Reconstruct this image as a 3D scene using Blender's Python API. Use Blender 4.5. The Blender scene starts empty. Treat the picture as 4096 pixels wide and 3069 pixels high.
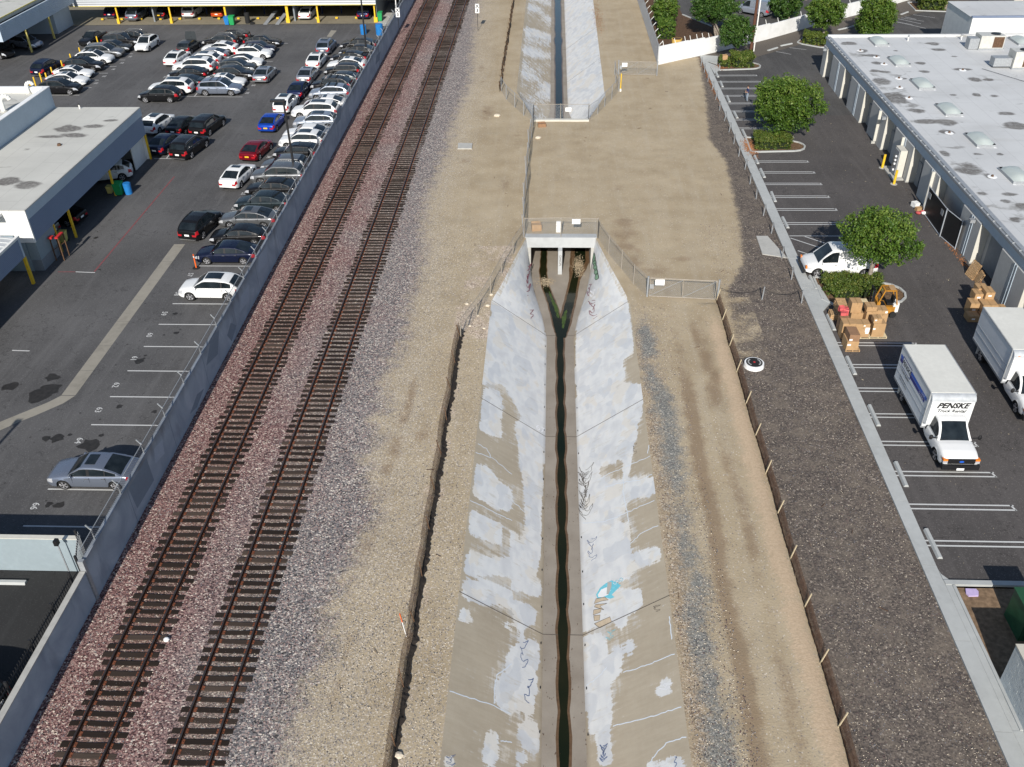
import bpy, bmesh, math, random
import numpy as np
from mathutils import Vector, Matrix
random.seed(7); np.random.seed(7)
R_ = math.radians
sc = bpy.context.scene
COL = sc.collection

# ------------------------------------------------------------------ camera
CAM_H = 33.3
PITCH, YAW, ROLL, FPX = 0.61690603, 0.04840565, 0.01821703, 3650.0
_fw = np.array([-math.sin(YAW)*math.cos(PITCH), math.cos(YAW)*math.cos(PITCH), -math.sin(PITCH)])
_rt = np.array([math.cos(YAW), math.sin(YAW), 0.0]); _dn = np.cross(_fw, _rt)
_r2 = math.cos(ROLL)*_rt + math.sin(ROLL)*_dn; _d2 = -math.sin(ROLL)*_rt + math.cos(ROLL)*_dn
CM = np.array([_r2, _d2, _fw])
cam_d = bpy.data.cameras.new('camera'); cam = bpy.data.objects.new('camera', cam_d); COL.objects.link(cam)
cam.matrix_world = Matrix(((_r2[0], -_d2[0], -_fw[0], 0), (_r2[1], -_d2[1], -_fw[1], 0), (_r2[2], -_d2[2], -_fw[2], CAM_H), (0, 0, 0, 1)))
cam_d.sensor_width = 36; cam_d.lens = FPX/4096*36; cam_d.clip_start = 0.5; cam_d.clip_end = 1500
sc.camera = cam

# ------------------------------------------------------------------ light
SUN_EL, SUN_AZ = 31.0, 4.8          # shadows fall towards +Y, a little east
w = bpy.data.worlds.new('World'); sc.world = w; w.use_nodes = True
wn = w.node_tree.nodes; bg = wn['Background']
sky = wn.new('ShaderNodeTexSky'); sky.sky_type = 'NISHITA'; sky.sun_disc = False
sky.sun_elevation = R_(SUN_EL); sky.sun_rotation = R_(180+SUN_AZ)
sky.air_density = 1.0; sky.dust_density = 0.6; sky.ozone_density = 1.2
w.node_tree.links.new(sky.outputs[0], bg.inputs[0]); bg.inputs[1].default_value = 0.085
sd = bpy.data.lights.new('sun', 'SUN'); sd.energy = 4.3; sd.angle = R_(0.5); sd.color = (1.0, 0.955, 0.88)
so = bpy.data.objects.new('sun', sd); COL.objects.link(so)
sdir = Vector((math.sin(R_(SUN_AZ))*math.cos(R_(SUN_EL)), math.cos(R_(SUN_AZ))*math.cos(R_(SUN_EL)), -math.sin(R_(SUN_EL))))
so.rotation_euler = sdir.to_track_quat('-Z', 'Y').to_euler(); so.location = (0, -50, 60)
sc.view_settings.view_transform = 'Standard'; sc.view_settings.look = 'None'
sc.view_settings.exposure = 0.42; sc.view_settings.gamma = 1.0; sc.view_settings.use_curve_mapping = False

# ------------------------------------------------------------------ survey helpers: photo point -> point on a real plane of the place
KC = 0.46356
def ray(px, py): return np.array([px-2048.0, py-1534.5, FPX]) @ CM
def gp(px, py, z=0.0):
    d = ray(px, py); t = (z-CAM_H)/d[2]; return (d[0]*t, d[1]*t)
def _o(c):
    k = (c-1) % 4
    if c <= 4: return (1024*k, 0)
    if c <= 8: return (1024*k, 768)
    if c <= 12: return (1024*k, 1536)
    return (1024*k, 2301)
def cp(c, x, y): o = _o(c); return (o[0]+x*KC, o[1]+y*KC)
def g(c, x, y, z=0.0): return gp(*cp(c, x, y), z)
def at_y(c, x, y, Y):
    d = ray(*cp(c, x, y)); t = Y/d[1]; return (d[0]*t, CAM_H+d[2]*t)

# ------------------------------------------------------------------ mesh helpers
def tag(o, label=None, cat=None, group=None, kind=None):
    if label: o['label'] = label
    if cat: o['category'] = cat
    if group: o['group'] = group
    if kind: o['kind'] = kind
    return o
def thing(name, label, cat, loc=(0, 0, 0), rz=0.0, group=None):
    o = bpy.data.objects.new(name, None); COL.objects.link(o); o.empty_display_size = 0.3
    o.location = loc if len(loc) == 3 else (loc[0], loc[1], 0); o.rotation_euler = (0, 0, rz)
    return tag(o, label, cat, group)
KIDS = {}
def adopt(o, p):
    o.parent = p; KIDS.setdefault(p.name, []).append(o)
def copy_tree(o, parent=None):
    c = o.copy(); COL.objects.link(c)
    if parent is not None: adopt(c, parent)
    for ch in KIDS.get(o.name, []): copy_tree(ch, c)
    return c
class MB:
    def __init__(s): s.v = []; s.f = []; s.m = []; s.mi = 0
    def add(s, vs, fs):
        b = len(s.v); s.v.extend([tuple(p) for p in vs]); s.f.extend([tuple(i+b for i in f) for f in fs]); s.m.extend([s.mi]*len(fs)); return s
    def box(s, x0, y0, z0, x1, y1, z1):
        vs = [(x0,y0,z0),(x1,y0,z0),(x1,y1,z0),(x0,y1,z0),(x0,y0,z1),(x1,y0,z1),(x1,y1,z1),(x0,y1,z1)]
        return s.add(vs, [(0,3,2,1),(4,5,6,7),(0,1,5,4),(1,2,6,5),(2,3,7,6),(3,0,4,7)])
    def obox(s, c, size, rz=0.0, tilt=None):
        m = Matrix.Rotation(rz, 3, 'Z')
        if tilt is not None: m = m @ Matrix.Rotation(tilt[1], 3, tilt[0])
        hx, hy, hz = [q/2 for q in size]
        vs = [Vector(c) + m @ Vector((a*hx, b*hy, d*hz)) for d in (-1, 1) for a, b in ((-1,-1),(1,-1),(1,1),(-1,1))]
        return s.add(vs, [(0,3,2,1),(4,5,6,7),(0,1,5,4),(1,2,6,5),(2,3,7,6),(3,0,4,7)])
    def bar(s, p, q, a, b=None, up=(0, 0, 1)):
        p = Vector(p); q = Vector(q); b = b or a; d = (q-p)
        if d.length < 1e-6: return s
        d.normalize(); u = Vector(up)
        if abs(d.dot(u)) > .98: u = Vector((1, 0, 0))
        x = d.cross(u).normalized()*a/2; y = x.cross(d).normalized()*b/2
        vs = [p-x-y, p+x-y, p+x+y, p-x+y, q-x-y, q+x-y, q+x+y, q-x+y]
        return s.add(vs, [(0,3,2,1),(4,5,6,7),(0,1,5,4),(1,2,6,5),(2,3,7,6),(3,0,4,7)])
    def cyl(s, p, q, r0, r1=None, n=8, cap=True):
        p = Vector(p); q = Vector(q); r1 = r0 if r1 is None else r1; d = (q-p).normalized()
        u = Vector((0,0,1)) if abs(d.z) < .9 else Vector((1,0,0))
        x = d.cross(u).normalized(); y = d.cross(x).normalized(); vs = []
        for c_, r in ((p, r0), (q, r1)):
            for i in range(n):
                a = 2*math.pi*i/n; vs.append(c_ + x*math.cos(a)*r + y*math.sin(a)*r)
        fs = [(i, (i+1) % n, n+(i+1) % n, n+i) for i in range(n)]
        if cap: fs += [tuple(range(n-1, -1, -1)), tuple(range(n, 2*n))]
        return s.add(vs, fs)
    def prism(s, poly, z0, z1):
        n = len(poly); vs = [(x, y, z0) for x, y in poly] + [(x, y, z1) for x, y in poly]
        return s.add(vs, [tuple(range(n-1, -1, -1)), tuple(range(n, 2*n))] + [(i, (i+1) % n, n+(i+1) % n, n+i) for i in range(n)])
    def sheet(s, poly, z):
        return s.add([(x, y, z) for x, y in poly], [tuple(range(len(poly)))])
    def ball(s, c, r, n=8, k=5, sq=(1, 1, 1)):
        vs = []; fs = []
        for i in range(k+1):
            t = math.pi*i/k
            for j in range(n):
                a = 2*math.pi*j/n
                vs.append((c[0]+r*sq[0]*math.sin(t)*math.cos(a), c[1]+r*sq[1]*math.sin(t)*math.sin(a), c[2]+r*sq[2]*math.cos(t)))
        for i in range(k):
            for j in range(n): fs.append((i*n+j, (i+1)*n+j, (i+1)*n+(j+1) % n, i*n+(j+1) % n))
        return s.add(vs, fs)
    def mesh(s, name, mats, smooth=False):
        me = bpy.data.meshes.new(name); me.from_pydata(s.v, [], s.f)
        for m in (mats if isinstance(mats, (list, tuple)) else [mats]): me.materials.append(m)
        if s.mi or any(s.m): me.polygons.foreach_set('material_index', s.m)
        if smooth: me.polygons.foreach_set('use_smooth', [True]*len(s.f))
        me.update(); return me
    def build(s, name, mats, parent=None, smooth=False, kind=None, local=False):
        if parent is not None and not local:
            L = parent.location; s.v = [(a-L[0], b-L[1], c-L[2]) for a, b, c in s.v]
        o = bpy.data.objects.new(name, s.mesh(name, mats, smooth)); COL.objects.link(o)
        if parent is not None: adopt(o, parent)
        if kind: o['kind'] = kind
        return o
def inst(name, me, parent=None, loc=(0,0,0), rot=(0,0,0), scale=(1,1,1), kind=None):
    o = bpy.data.objects.new(name, me); COL.objects.link(o); o.location = loc; o.rotation_euler = rot; o.scale = scale
    if parent is not None: adopt(o, parent)
    if kind: o['kind'] = kind
    return o
def struct(o, label=None): o['kind'] = 'structure'; return o
_txt = {}
def text_mesh(txt, size, mat, shear=0.0, bold=0.0):
    key = (txt, size, mat.name, shear, bold)
    if key in _txt: return _txt[key]
    cu = bpy.data.curves.new('lettering', 'FONT'); cu.body = txt; cu.size = size; cu.align_x = 'CENTER'; cu.align_y = 'CENTER'; cu.shear = shear; cu.offset = bold; cu.resolution_u = 2
    ob = bpy.data.objects.new('lettering', cu); COL.objects.link(ob)
    bpy.context.view_layer.update()
    me = bpy.data.meshes.new_from_object(ob.evaluated_get(bpy.context.evaluated_depsgraph_get()))
    me.name = 'lettering'; me.materials.clear(); me.materials.append(mat)
    bpy.data.objects.remove(ob); bpy.data.curves.remove(cu); _txt[key] = me; return me

# ------------------------------------------------------------------ material helpers
class NT:
    def __init__(s, name):
        s.mat = bpy.data.materials.new(name); s.mat.use_nodes = True; s.t = s.mat.node_tree
        s.b = s.t.nodes['Principled BSDF']; s._p = None
    def n(s, ty, out=0, **kw):
        nd = s.t.nodes.new('ShaderNode'+ty)
        for k, v in kw.items():
            if k.startswith('_'): setattr(nd, k[1:], v); continue
            key = int(k[1:]) if k[0] == 'i' and k[1:].isdigit() else k.replace('_', ' ')
            s.set(nd.inputs[key], v)
        return nd.outputs[out]
    def set(s, sock, v):
        if isinstance(v, bpy.types.NodeSocket): s.t.links.new(v, sock)
        elif isinstance(v, (tuple, list)) and len(v) == 3 and sock.type == 'RGBA': sock.default_value = (*v, 1)
        else: sock.default_value = v
    def pos(s):
        if s._p is None: s._p = s.n('NewGeometry')
        return s._p
    def obj(s): return s.n('TexCoord', 3)
    def vscale(s, v, k): return s.n('VectorMath', _operation='MULTIPLY', i0=v, i1=k)
    def noise(s, scale, detail=3, v=None, rough=.55, dist=0.0, col=False):
        return s.n('TexNoise', 1 if col else 0, Vector=v if v is not None else s.pos(), Scale=scale, Detail=detail, Roughness=rough, Distortion=dist)
    def vor(s, scale, out=1, v=None, rnd=1.0): return s.n('TexVoronoi', out, Vector=v if v is not None else s.pos(), Scale=scale, Randomness=rnd)
    def m(s, op, a, b=0.0, c=None, clamp=False):
        kw = dict(i0=a, i1=b)
        if c is not None: kw['i2'] = c
        return s.n('Math', _operation=op, _use_clamp=clamp, **kw)
    def ss(s, x, lo, hi):
        return s.n('MapRange', _interpolation_type='SMOOTHSTEP', Value=x, From_Min=lo, From_Max=hi)
    def ramp(s, fac, stops, const=False):
        o = s.n('ValToRGB', Fac=fac); r = o.node.color_ramp
        if const: r.interpolation = 'CONSTANT'
        while len(r.elements) < len(stops): r.elements.new(0.5)
        for e, (p, c) in zip(r.elements, stops): e.position = p; e.color = (*(c if isinstance(c, (tuple, list)) else (c, c, c)), 1)
        return o
    def mix(s, fac, a, b, mode='MIX'):
        nd = s.t.nodes.new('ShaderNodeMix'); nd.data_type = 'RGBA'; nd.blend_type = mode
        s.set(nd.inputs[0], fac); s.set(nd.inputs[6], a); s.set(nd.inputs[7], b); return nd.outputs[2]
    def sep(s, v, k): return s.n('SeparateXYZ', k, i0=v)
    def r(s, col): return s.n('SeparateColor', 0, Color=col)
    def attr(s, name): return s.n('Attribute', 2, _attribute_name=name)
    def bump(s, h, strength=.3, dist=.02): return s.n('Bump', Height=h, Strength=strength, Distance=dist)
    def done(s, col=None, rough=.8, metal=0.0, normal=None, spec=.3, **kw):
        if col is not None: s.set(s.b.inputs['Base Color'], col)
        s.set(s.b.inputs['Roughness'], rough); s.set(s.b.inputs['Metallic'], metal); s.b.inputs['Specular IOR Level'].default_value = spec
        if normal is not None: s.set(s.b.inputs['Normal'], normal)
        for k, v in kw.items(): s.set(s.b.inputs[k.replace('_', ' ')], v)
        return s.mat
def simple(name, col, rough=.6, metal=0.0, var=.12, scale=6.0, spec=.3, bump=0.0, obj=False):
    t = NT(name); v = t.obj() if obj else t.pos(); n = t.noise(scale, 4, v)
    c2 = tuple(max(0, q*(1-var)) for q in col); c3 = tuple(q*(1+var) for q in col)
    return t.done(t.ramp(n, [(.3, c2), (.7, c3)]), rough, metal, t.bump(n, bump, .02) if bump else None, spec)
MT = {}
for nm, col, ro, me_, var, sc_ in [
    ('white_paint', (.78,.78,.77), .45, 0, .05, 2), ('galv', (.33,.345,.36), .5, .3, .15, 8), ('rail_tan', (.30,.265,.22), .6, .1, .2, 8), ('dark_metal', (.03,.03,.032), .45, .3, .2, 8),
    ('black', (.012,.012,.013), .5, 0, .2, 5), ('rubber', (.018,.018,.018), .85, 0, .2, 8), ('yellow', (.72,.46,.03), .5, 0, .12, 5), ('yellow_pale', (.62,.52,.16), .6, 0, .12, 4),
    ('orange', (.75,.13,.02), .5, 0, .08, 6), ('stencil', (.50,.50,.49), .7, 0, .15, 20), ('line_paint', (.52,.52,.51), .7, 0, .18, 25),
    ('stake_wood', (.48,.40,.27), .8, 0, .2, 9), ('pallet_wood', (.42,.27,.14), .8, 0, .3, 7), ('pale_wood', (.60,.50,.32), .8, 0, .15, 7),
    ('card', (.40,.25,.125), .8, 0, .1, 3), ('card_dark', (.26,.15,.085), .8, 0, .12, 3), ('paper', (.8,.8,.78), .7, 0, .04, 3), ('tape', (.30,.19,.09), .5, 0, .1, 3),
    ('blue_drum', (.02,.17,.45), .4, 0, .1, 3), ('green_bin', (.02,.30,.09), .5, 0, .1, 3), ('hedge_core', (.012,.02,.007), .9, 0, .3, 5), ('dark_green', (.02,.075,.035), .5, 0, .15, 3), ('red', (.45,.03,.03), .5, 0, .15, 4),
    ('grey_door', (.20,.22,.24), .55, 0, .08, 3), ('vent_pipe', (.75,.74,.70), .5, 0, .1, 3), ('white_wall', (.70,.70,.68), .8, 0, .06, 1.5), ('brown', (.10,.055,.03), .7, 0, .3, 6),
    ('skylight', (.42,.46,.44), .4, 0, .05, 2), ('ac_metal', (.55,.54,.50), .5, .2, .1, 3), ('purple', (.50,.40,.62), .5, 0, .05, 8), ('fabric_navy', (.02,.03,.09), .9, 0, .2, 12),
    ('skin', (.45,.27,.19), .6, 0, .1, 12), ('denim', (.10,.13,.20), .9, 0, .2, 12), ('hair', (.05,.03,.02), .8, 0, .2, 20), ('shoe', (.03,.03,.03), .6, 0, .2, 12), ('tub_yellow', (.62,.40,.10), .7, 0, .15, 4),
    ('blue_stripe', (.02,.10,.48), .35, 0, .03, 2), ('navy_stripe', (.015,.02,.20), .35, 0, .03, 2), ('letter_black', (.015,.015,.017), .5, 0, .1, 3), ('slat_grey', (.36,.38,.41), .5, 0, .08, 2),
    ('graf_cyan', (.16,.52,.62), .6, 0, .1, 9), ('graf_blue', (.13,.17,.28), .6, 0, .1, 9), ('graf_red', (.20,.06,.08), .6, 0, .1, 9), ('graf_white', (.75,.75,.77), .6, 0, .05, 9), ('graf_tan', (.52,.42,.30), .7, 0, .1, 5), ('graf_green', (.22,.36,.24), .6, 0, .1, 5),
    ('crack_fill', (.60,.64,.68), .7, 0, .05, 9), ('joint', (.10,.085,.07), .9, 0, .2, 9), ('foam_red', (.55,.10,.10), .6, 0, .3, 3), ('trash', (.75,.75,.72), .7, 0, .2, 5), ('utility_wood', (.10,.045,.028), .9, 0, .25, 5), ('leaf_litter', (.32,.14,.06), .95, 0, .4, 12)]:
    MT[nm] = simple(nm, col, ro, me_, var, sc_)
def mk_paint():
    t = NT('car_paint'); oi = t.n('ObjectInfo', 1); al = oi.node.outputs['Alpha']
    n = t.noise(3, 2, t.obj())
    c = t.mix(t.m('MULTIPLY', n, .03), oi, (.10, .09, .08))
    t.done(c, t.m('MULTIPLY_ADD', n, .10, .24), al, None, .22); t.b.inputs['Coat Weight'].default_value = .15; t.b.inputs['Coat Roughness'].default_value = .06
    return t.mat
MT['paint'] = mk_paint()
def mk_glass():
    t = NT('tinted_glass'); n = t.noise(1.5, 2, t.obj())
    return t.done(t.ramp(n, [(.3, (.006,.009,.011)), (.7, (.018,.024,.028))]), .06, 0, None, .4)
MT['glass'] = mk_glass()
MT['chrome'] = simple('chrome', (.6,.6,.6), .2, .9, .05, 4, .5)
MT['rim'] = simple('rim', (.58,.58,.60), .3, .7, .15, 6, .5)
MT['lamp_red'] = simple('lamp_red', (.38,.012,.018), .2, 0, .1, 9, .5)
MT['lamp_clear'] = simple('lamp_clear', (.55,.56,.58), .12, .3, .1, 12, .6)
MT['amber'] = simple('amber', (.7,.2,.02), .2, 0, .1, 9, .5)
def mk_concrete(name, base, stain=.35, sc=1.0, joint=None):
    t = NT(name); a = t.noise(.35*sc, 5, rough=.6); b = t.noise(14*sc, 3); c = t.noise(2.2*sc, 4, dist=.6)
    d = tuple(q*(1-stain) for q in base); l = tuple(min(1, q*1.10) for q in base)
    col = t.ramp(t.m('MULTIPLY_ADD', c, .5, t.m('MULTIPLY', a, .5)), [(.32, d), (.5, base), (.68, l)])
    col = t.mix(t.m('MULTIPLY', b, .25), col, d)
    return t.done(col, .85, 0, t.bump(b, .12, .01))
MT['concrete'] = mk_concrete('concrete', (.42,.41,.38), .2)
MT['kerb'] = mk_concrete('kerb_concrete', (.40,.41,.40), .14)
MT['bay_floor'] = mk_concrete('bay_floor', (.24,.21,.15), .3)
MT['gutter_conc'] = mk_concrete('gutter_concrete', (.27,.25,.21), .25)
MT['headwall'] = mk_concrete('headwall_concrete', (.42,.43,.43), .15)
MT['panel'] = mk_concrete('tilt_panel', (.46,.455,.44), .08, 2)
MT['panel_return'] = mk_concrete('panel_return', (.55,.53,.47), .06, 2)  # panel colour with sunlight mixed in; plain cream on small parts
MT['fascia'] = mk_concrete('fascia_band', (.42,.49,.56), .06, 2)
MT['pale_blue_wall'] = mk_concrete('pale_blue_wall', (.25,.30,.325), .06, 2)
MT['stucco'] = mk_concrete('stucco', (.50,.47,.40), .08, 4)
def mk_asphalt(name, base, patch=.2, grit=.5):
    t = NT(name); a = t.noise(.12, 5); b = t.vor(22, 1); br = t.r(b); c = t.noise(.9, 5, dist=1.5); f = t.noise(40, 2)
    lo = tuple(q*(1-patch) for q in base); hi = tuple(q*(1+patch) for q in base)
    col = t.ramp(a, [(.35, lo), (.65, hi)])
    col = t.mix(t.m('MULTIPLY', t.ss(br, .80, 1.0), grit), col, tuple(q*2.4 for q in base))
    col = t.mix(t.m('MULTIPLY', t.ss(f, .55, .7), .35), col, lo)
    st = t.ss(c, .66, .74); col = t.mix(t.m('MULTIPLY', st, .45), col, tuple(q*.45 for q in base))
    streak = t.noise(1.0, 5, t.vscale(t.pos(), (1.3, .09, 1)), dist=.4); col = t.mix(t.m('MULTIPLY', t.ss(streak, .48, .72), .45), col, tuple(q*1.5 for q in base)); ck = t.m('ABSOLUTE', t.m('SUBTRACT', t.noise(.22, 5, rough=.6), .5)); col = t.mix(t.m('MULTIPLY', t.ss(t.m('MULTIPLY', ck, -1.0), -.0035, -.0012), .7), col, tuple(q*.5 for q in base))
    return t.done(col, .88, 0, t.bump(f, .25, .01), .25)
MT['asphalt_old'] = mk_asphalt('asphalt_old', (.088,.086,.086), .20, .35)
MT['asphalt_new'] = mk_asphalt('asphalt_new', (.076,.069,.066), .14, .5)
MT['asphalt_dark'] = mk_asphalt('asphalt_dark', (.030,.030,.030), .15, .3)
def mk_corr(name, base, s=1.0):
    t = NT(name); n = t.noise(.6, 3); return t.done(t.ramp(n, [(.3, tuple(q*.93 for q in base)), (.7, base)]), .5, 0.1, None, .3)
MT['corr_blue'] = mk_corr('corrugated_blue', (.19,.23,.32)); MT['corr_white'] = mk_corr('corrugated_white', (.40,.415,.435)); MT['corr_roof'] = mk_corr('corrugated_roof', (.55,.56,.56))
def mk_roof(name, base):
    t = NT(name); p = t.pos(); a = t.noise(.16, 5, rough=.62); b = t.noise(.55, 5, t.vscale(p, (.6, 1.3, 1)), rough=.65, dist=.5); f = t.noise(9, 3); g_ = t.noise(.05, 2)
    col = t.ramp(a, [(.35, tuple(q*.88 for q in base)), (.6, base)])
    zone = t.noise(.11, 3, t.vscale(p, (1.5, 1, 1)), rough=.6); blot = t.noise(.42, 4, t.vscale(p, (.75, 1.1, 1)), rough=.6, dist=.5)
    edge = t.m('MULTIPLY', t.m('MULTIPLY', t.ss(t.sep(p, 0), 32.4, 33.2), t.ss(t.m('MULTIPLY', t.sep(p, 0), -1.0), -37.5, -34.5)), .085)
    mask = t.ss(t.m('ADD', t.m('ADD', blot, edge), t.m('MULTIPLY', zone, .25)), .76, .86)
    fb = t.m('MULTIPLY_ADD', t.noise(3.5, 4), .9, .15)
    col = t.mix(t.m('MULTIPLY', t.m('MULTIPLY', mask, fb), .95), col, (.13,.12,.105))
    sm_ = t.m('MULTIPLY', t.ss(t.m('ADD', t.attr('stn'), t.m('MULTIPLY', t.m('SUBTRACT', blot, .5), 1.3)), .30, .54), t.m('MULTIPLY', fb, 1.5, clamp=True)); col = t.mix(t.m('MULTIPLY', sm_, .95), col, (.12,.11,.10))
    wash = t.ss(t.noise(.3, 3, t.vscale(p, (.5, 2.2, 1))), .5, .75); col = t.mix(t.m('MULTIPLY', wash, .2), col, (.36,.35,.32))
    xs = t.m('FRACT', t.m('DIVIDE', t.sep(p, 0), 1.75)); ln = t.m('LESS_THAN', xs, .022)
    ys = t.m('FRACT', t.m('DIVIDE', t.m('ADD', t.sep(p, 1), t.m('MULTIPLY', t.m('FLOOR', t.m('DIVIDE', t.sep(p, 0), 1.75)), 2.3)), 7.7)); l2 = t.m('LESS_THAN', ys, .006)
    col = t.mix(t.m('MULTIPLY', t.m('MAXIMUM', ln, l2), .4), col, tuple(q*.5 for q in base))
    col = t.mix(t.m('MULTIPLY', f, .12), col, (.25,.24,.22))
    return t.done(col, .7, 0, t.bump(f, .15, .01))
MT['roof_white'] = mk_roof('roof_membrane', (.56,.565,.565)); MT['roof_pale'] = mk_roof('roof_pale', (.55,.54,.495))
def mk_wallpaint():
    t = NT('rail_wall_paint'); p = t.pos(); n = t.noise(.5, 4, dist=.8); r = t.noise(1.0, 5, t.vscale(p, (1, .7, .25))); f = t.noise(20, 2)
    col = t.ramp(n, [(.35, (.27,.31,.37)), (.6, (.35,.39,.45))])
    col = t.mix(t.m('MULTIPLY', t.ss(n, .60, .62), .5), col, (.42,.45,.50))
    col = t.mix(t.m('MULTIPLY', t.ss(r, .58, .70), .4), col, (.16,.18,.22))
    top = t.ss(t.m('ADD', t.sep(p, 2), t.m('MULTIPLY', r, 1.6)), 2.5, 3.4)
    col = t.mix(t.m('MULTIPLY', top, .55), col, (.12,.12,.12))
    bx = t.n('TexBrick', 1, Vector=t.n('CombineXYZ', X=t.sep(p, 1), Y=t.sep(p, 2), Z=0.0), Scale=1.0, Mortar_Size=.006, Brick_Width=.4, Row_Height=.2)
    return t.done(col, .75, 0, t.bump(t.m('ADD', t.m('MULTIPLY', f, .3), bx), .15, .008))
MT['rail_wall'] = mk_wallpaint()
def mk_blockwall():
    t = NT('white_block_wall'); p = t.pos(); n = t.noise(.7, 4)
    u = t.m('ADD', t.sep(p, 0), t.m('MULTIPLY', t.sep(p, 1), .35))
    bx = t.n('TexBrick', 1, Vector=t.n('CombineXYZ', X=u, Y=t.sep(p, 2), Z=0.0), Scale=1.0, Mortar_Size=.008, Brick_Width=.4, Row_Height=.2)
    return t.done(t.ramp(n, [(.3, (.66,.66,.64)), (.6, (.76,.76,.75))]), .8, 0, t.bump(bx, .25, .01))
MT['block_white'] = mk_blockwall()

# ------------------------------------------------------------------ ground shader (bands come from painted vertex layers traced on site)
def stones(t, sc_, stops, v=None):
    c = t.r(t.vor(sc_, 1, v)); return t.ramp(c, stops)
def mk_ground():
    t = NT('ground_soil_and_gravel'); p = t.pos()
    warp = t.noise(1.1, 5, rough=.62); fine = t.noise(7, 4, rough=.7); big = t.noise(.13, 4); mid = t.noise(.5, 5)
    jit = t.m('ADD', t.m('MULTIPLY', t.m('SUBTRACT', warp, .5), 1.1), t.m('MULTIPLY', t.m('SUBTRACT', fine, .5), .9))
    def mask(name, soft=.16): return t.ss(t.m('ADD', t.attr(name), jit), .5-soft, .5+soft)
    # compacted tan soil
    soil = t.ramp(t.m('MULTIPLY_ADD', mid, .5, t.m('MULTIPLY', big, .5)), [(.36, (.335,.265,.172)), (.52, (.400,.325,.220)), (.66, (.445,.368,.258))])
    trk = t.noise(1.0, 4, t.vscale(p, (1.5, .10, 1)))
    soil = t.mix(t.m('MULTIPLY', t.ss(trk, .45, .7), .3), soil, (.44,.38,.29))
    soil = t.mix(t.m('MULTIPLY', fine, .2), soil, (.27,.21,.145))
    # loose pebbles over soil
    pc = t.vor(19, 1); pr_ = t.r(pc); peb = t.ramp(pr_, [(0, (.13,.12,.12)), (.35, (.30,.26,.215)), (.75, (.50,.43,.35)), (1, (.66,.60,.51))])
    pg = t.n('SeparateColor', 1, Color=pc)
    soil = t.mix(t.m('MULTIPLY', t.m('GREATER_THAN', pg, t.m('SUBTRACT', .97, t.m('MULTIPLY', t.attr('peb'), .45))), .8), soil, peb)
    # wet / brown tracks
    soil = t.mix(t.m('MULTIPLY', mask('stain', .35), .72), soil, (.215,.150,.095))
    # berm sand
    soil = t.mix(mask('berm', .3), soil, t.ramp(fine, [(.3, (.40,.30,.20)), (.7, (.52,.40,.28))]))
    # tan cobble
    cob = stones(t, 15, [(0, (.15,.12,.10)), (.25, (.36,.28,.215)), (.6, (.50,.40,.31)), (1, (.66,.57,.47))])
    soil = t.mix(mask('cob', .2), soil, cob)
    # brown gravel at channel edge, blue-grey gravel
    soil = t.mix(mask('brn', .3), soil, stones(t, 17, [(0, (.14,.11,.08)), (.4, (.30,.225,.15)), (.8, (.41,.315,.22)), (1, (.60,.54,.45))]))
    soil = t.mix(mask('blu', .25), soil, stones(t, 18, [(0, (.11,.11,.105)), (.5, (.20,.197,.180)), (.85, (.27,.26,.23)), (1, (.45,.42,.37))]))
    # ballast: red in the west, grey-blue in the east
    rg = t.ss(t.m('ADD', t.sep(p, 0), t.m('MULTIPLY', t.m('SUBTRACT', big, .5), 12)), -18.5, -12.0)
    red = stones(t, 14, [(0, (.038,.020,.021)), (.3, (.14,.072,.068)), (.6, (.26,.148,.135)), (.86, (.34,.235,.205)), (1, (.64,.55,.46))])
    gry = stones(t, 14, [(0, (.036,.034,.036)), (.3, (.15,.14,.14)), (.55, (.245,.225,.215)), (.72, (.29,.205,.185)), (.88, (.39,.345,.305)), (1, (.68,.61,.53))])
    bal = t.mix(rg, red, gry)
    bal = t.mix(t.m('MULTIPLY', t.attr('rust'), .42), bal, (.19,.145,.10))
    # dark asphalt-grindings gravel on the east strip
    drk = stones(t, 14, [(0, (.060,.052,.047)), (.45, (.112,.093,.081)), (.8, (.150,.124,.104)), (.95, (.20,.165,.135)), (1, (.36,.31,.26))])
    drk = t.mix(t.m('MULTIPLY', t.ss(t.m('ADD', warp, t.m('MULTIPLY', t.m('SUBTRACT', mid, .5), .6)), .42, .72), .55), drk, (.20,.165,.13))
    col = t.mix(mask('bal', .26), soil, bal)
    col = t.mix(mask('drk', .25), col, drk)
    h = t.m('ADD', t.m('MULTIPLY', t.vor(11, 0), t.m('MAXIMUM', t.attr('bal'), .25)), t.m('MULTIPLY', fine, .5))
    return t.done(col, .95, 0, t.bump(h, .55, .05), .15)
MT['ground'] = mk_ground()
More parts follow.
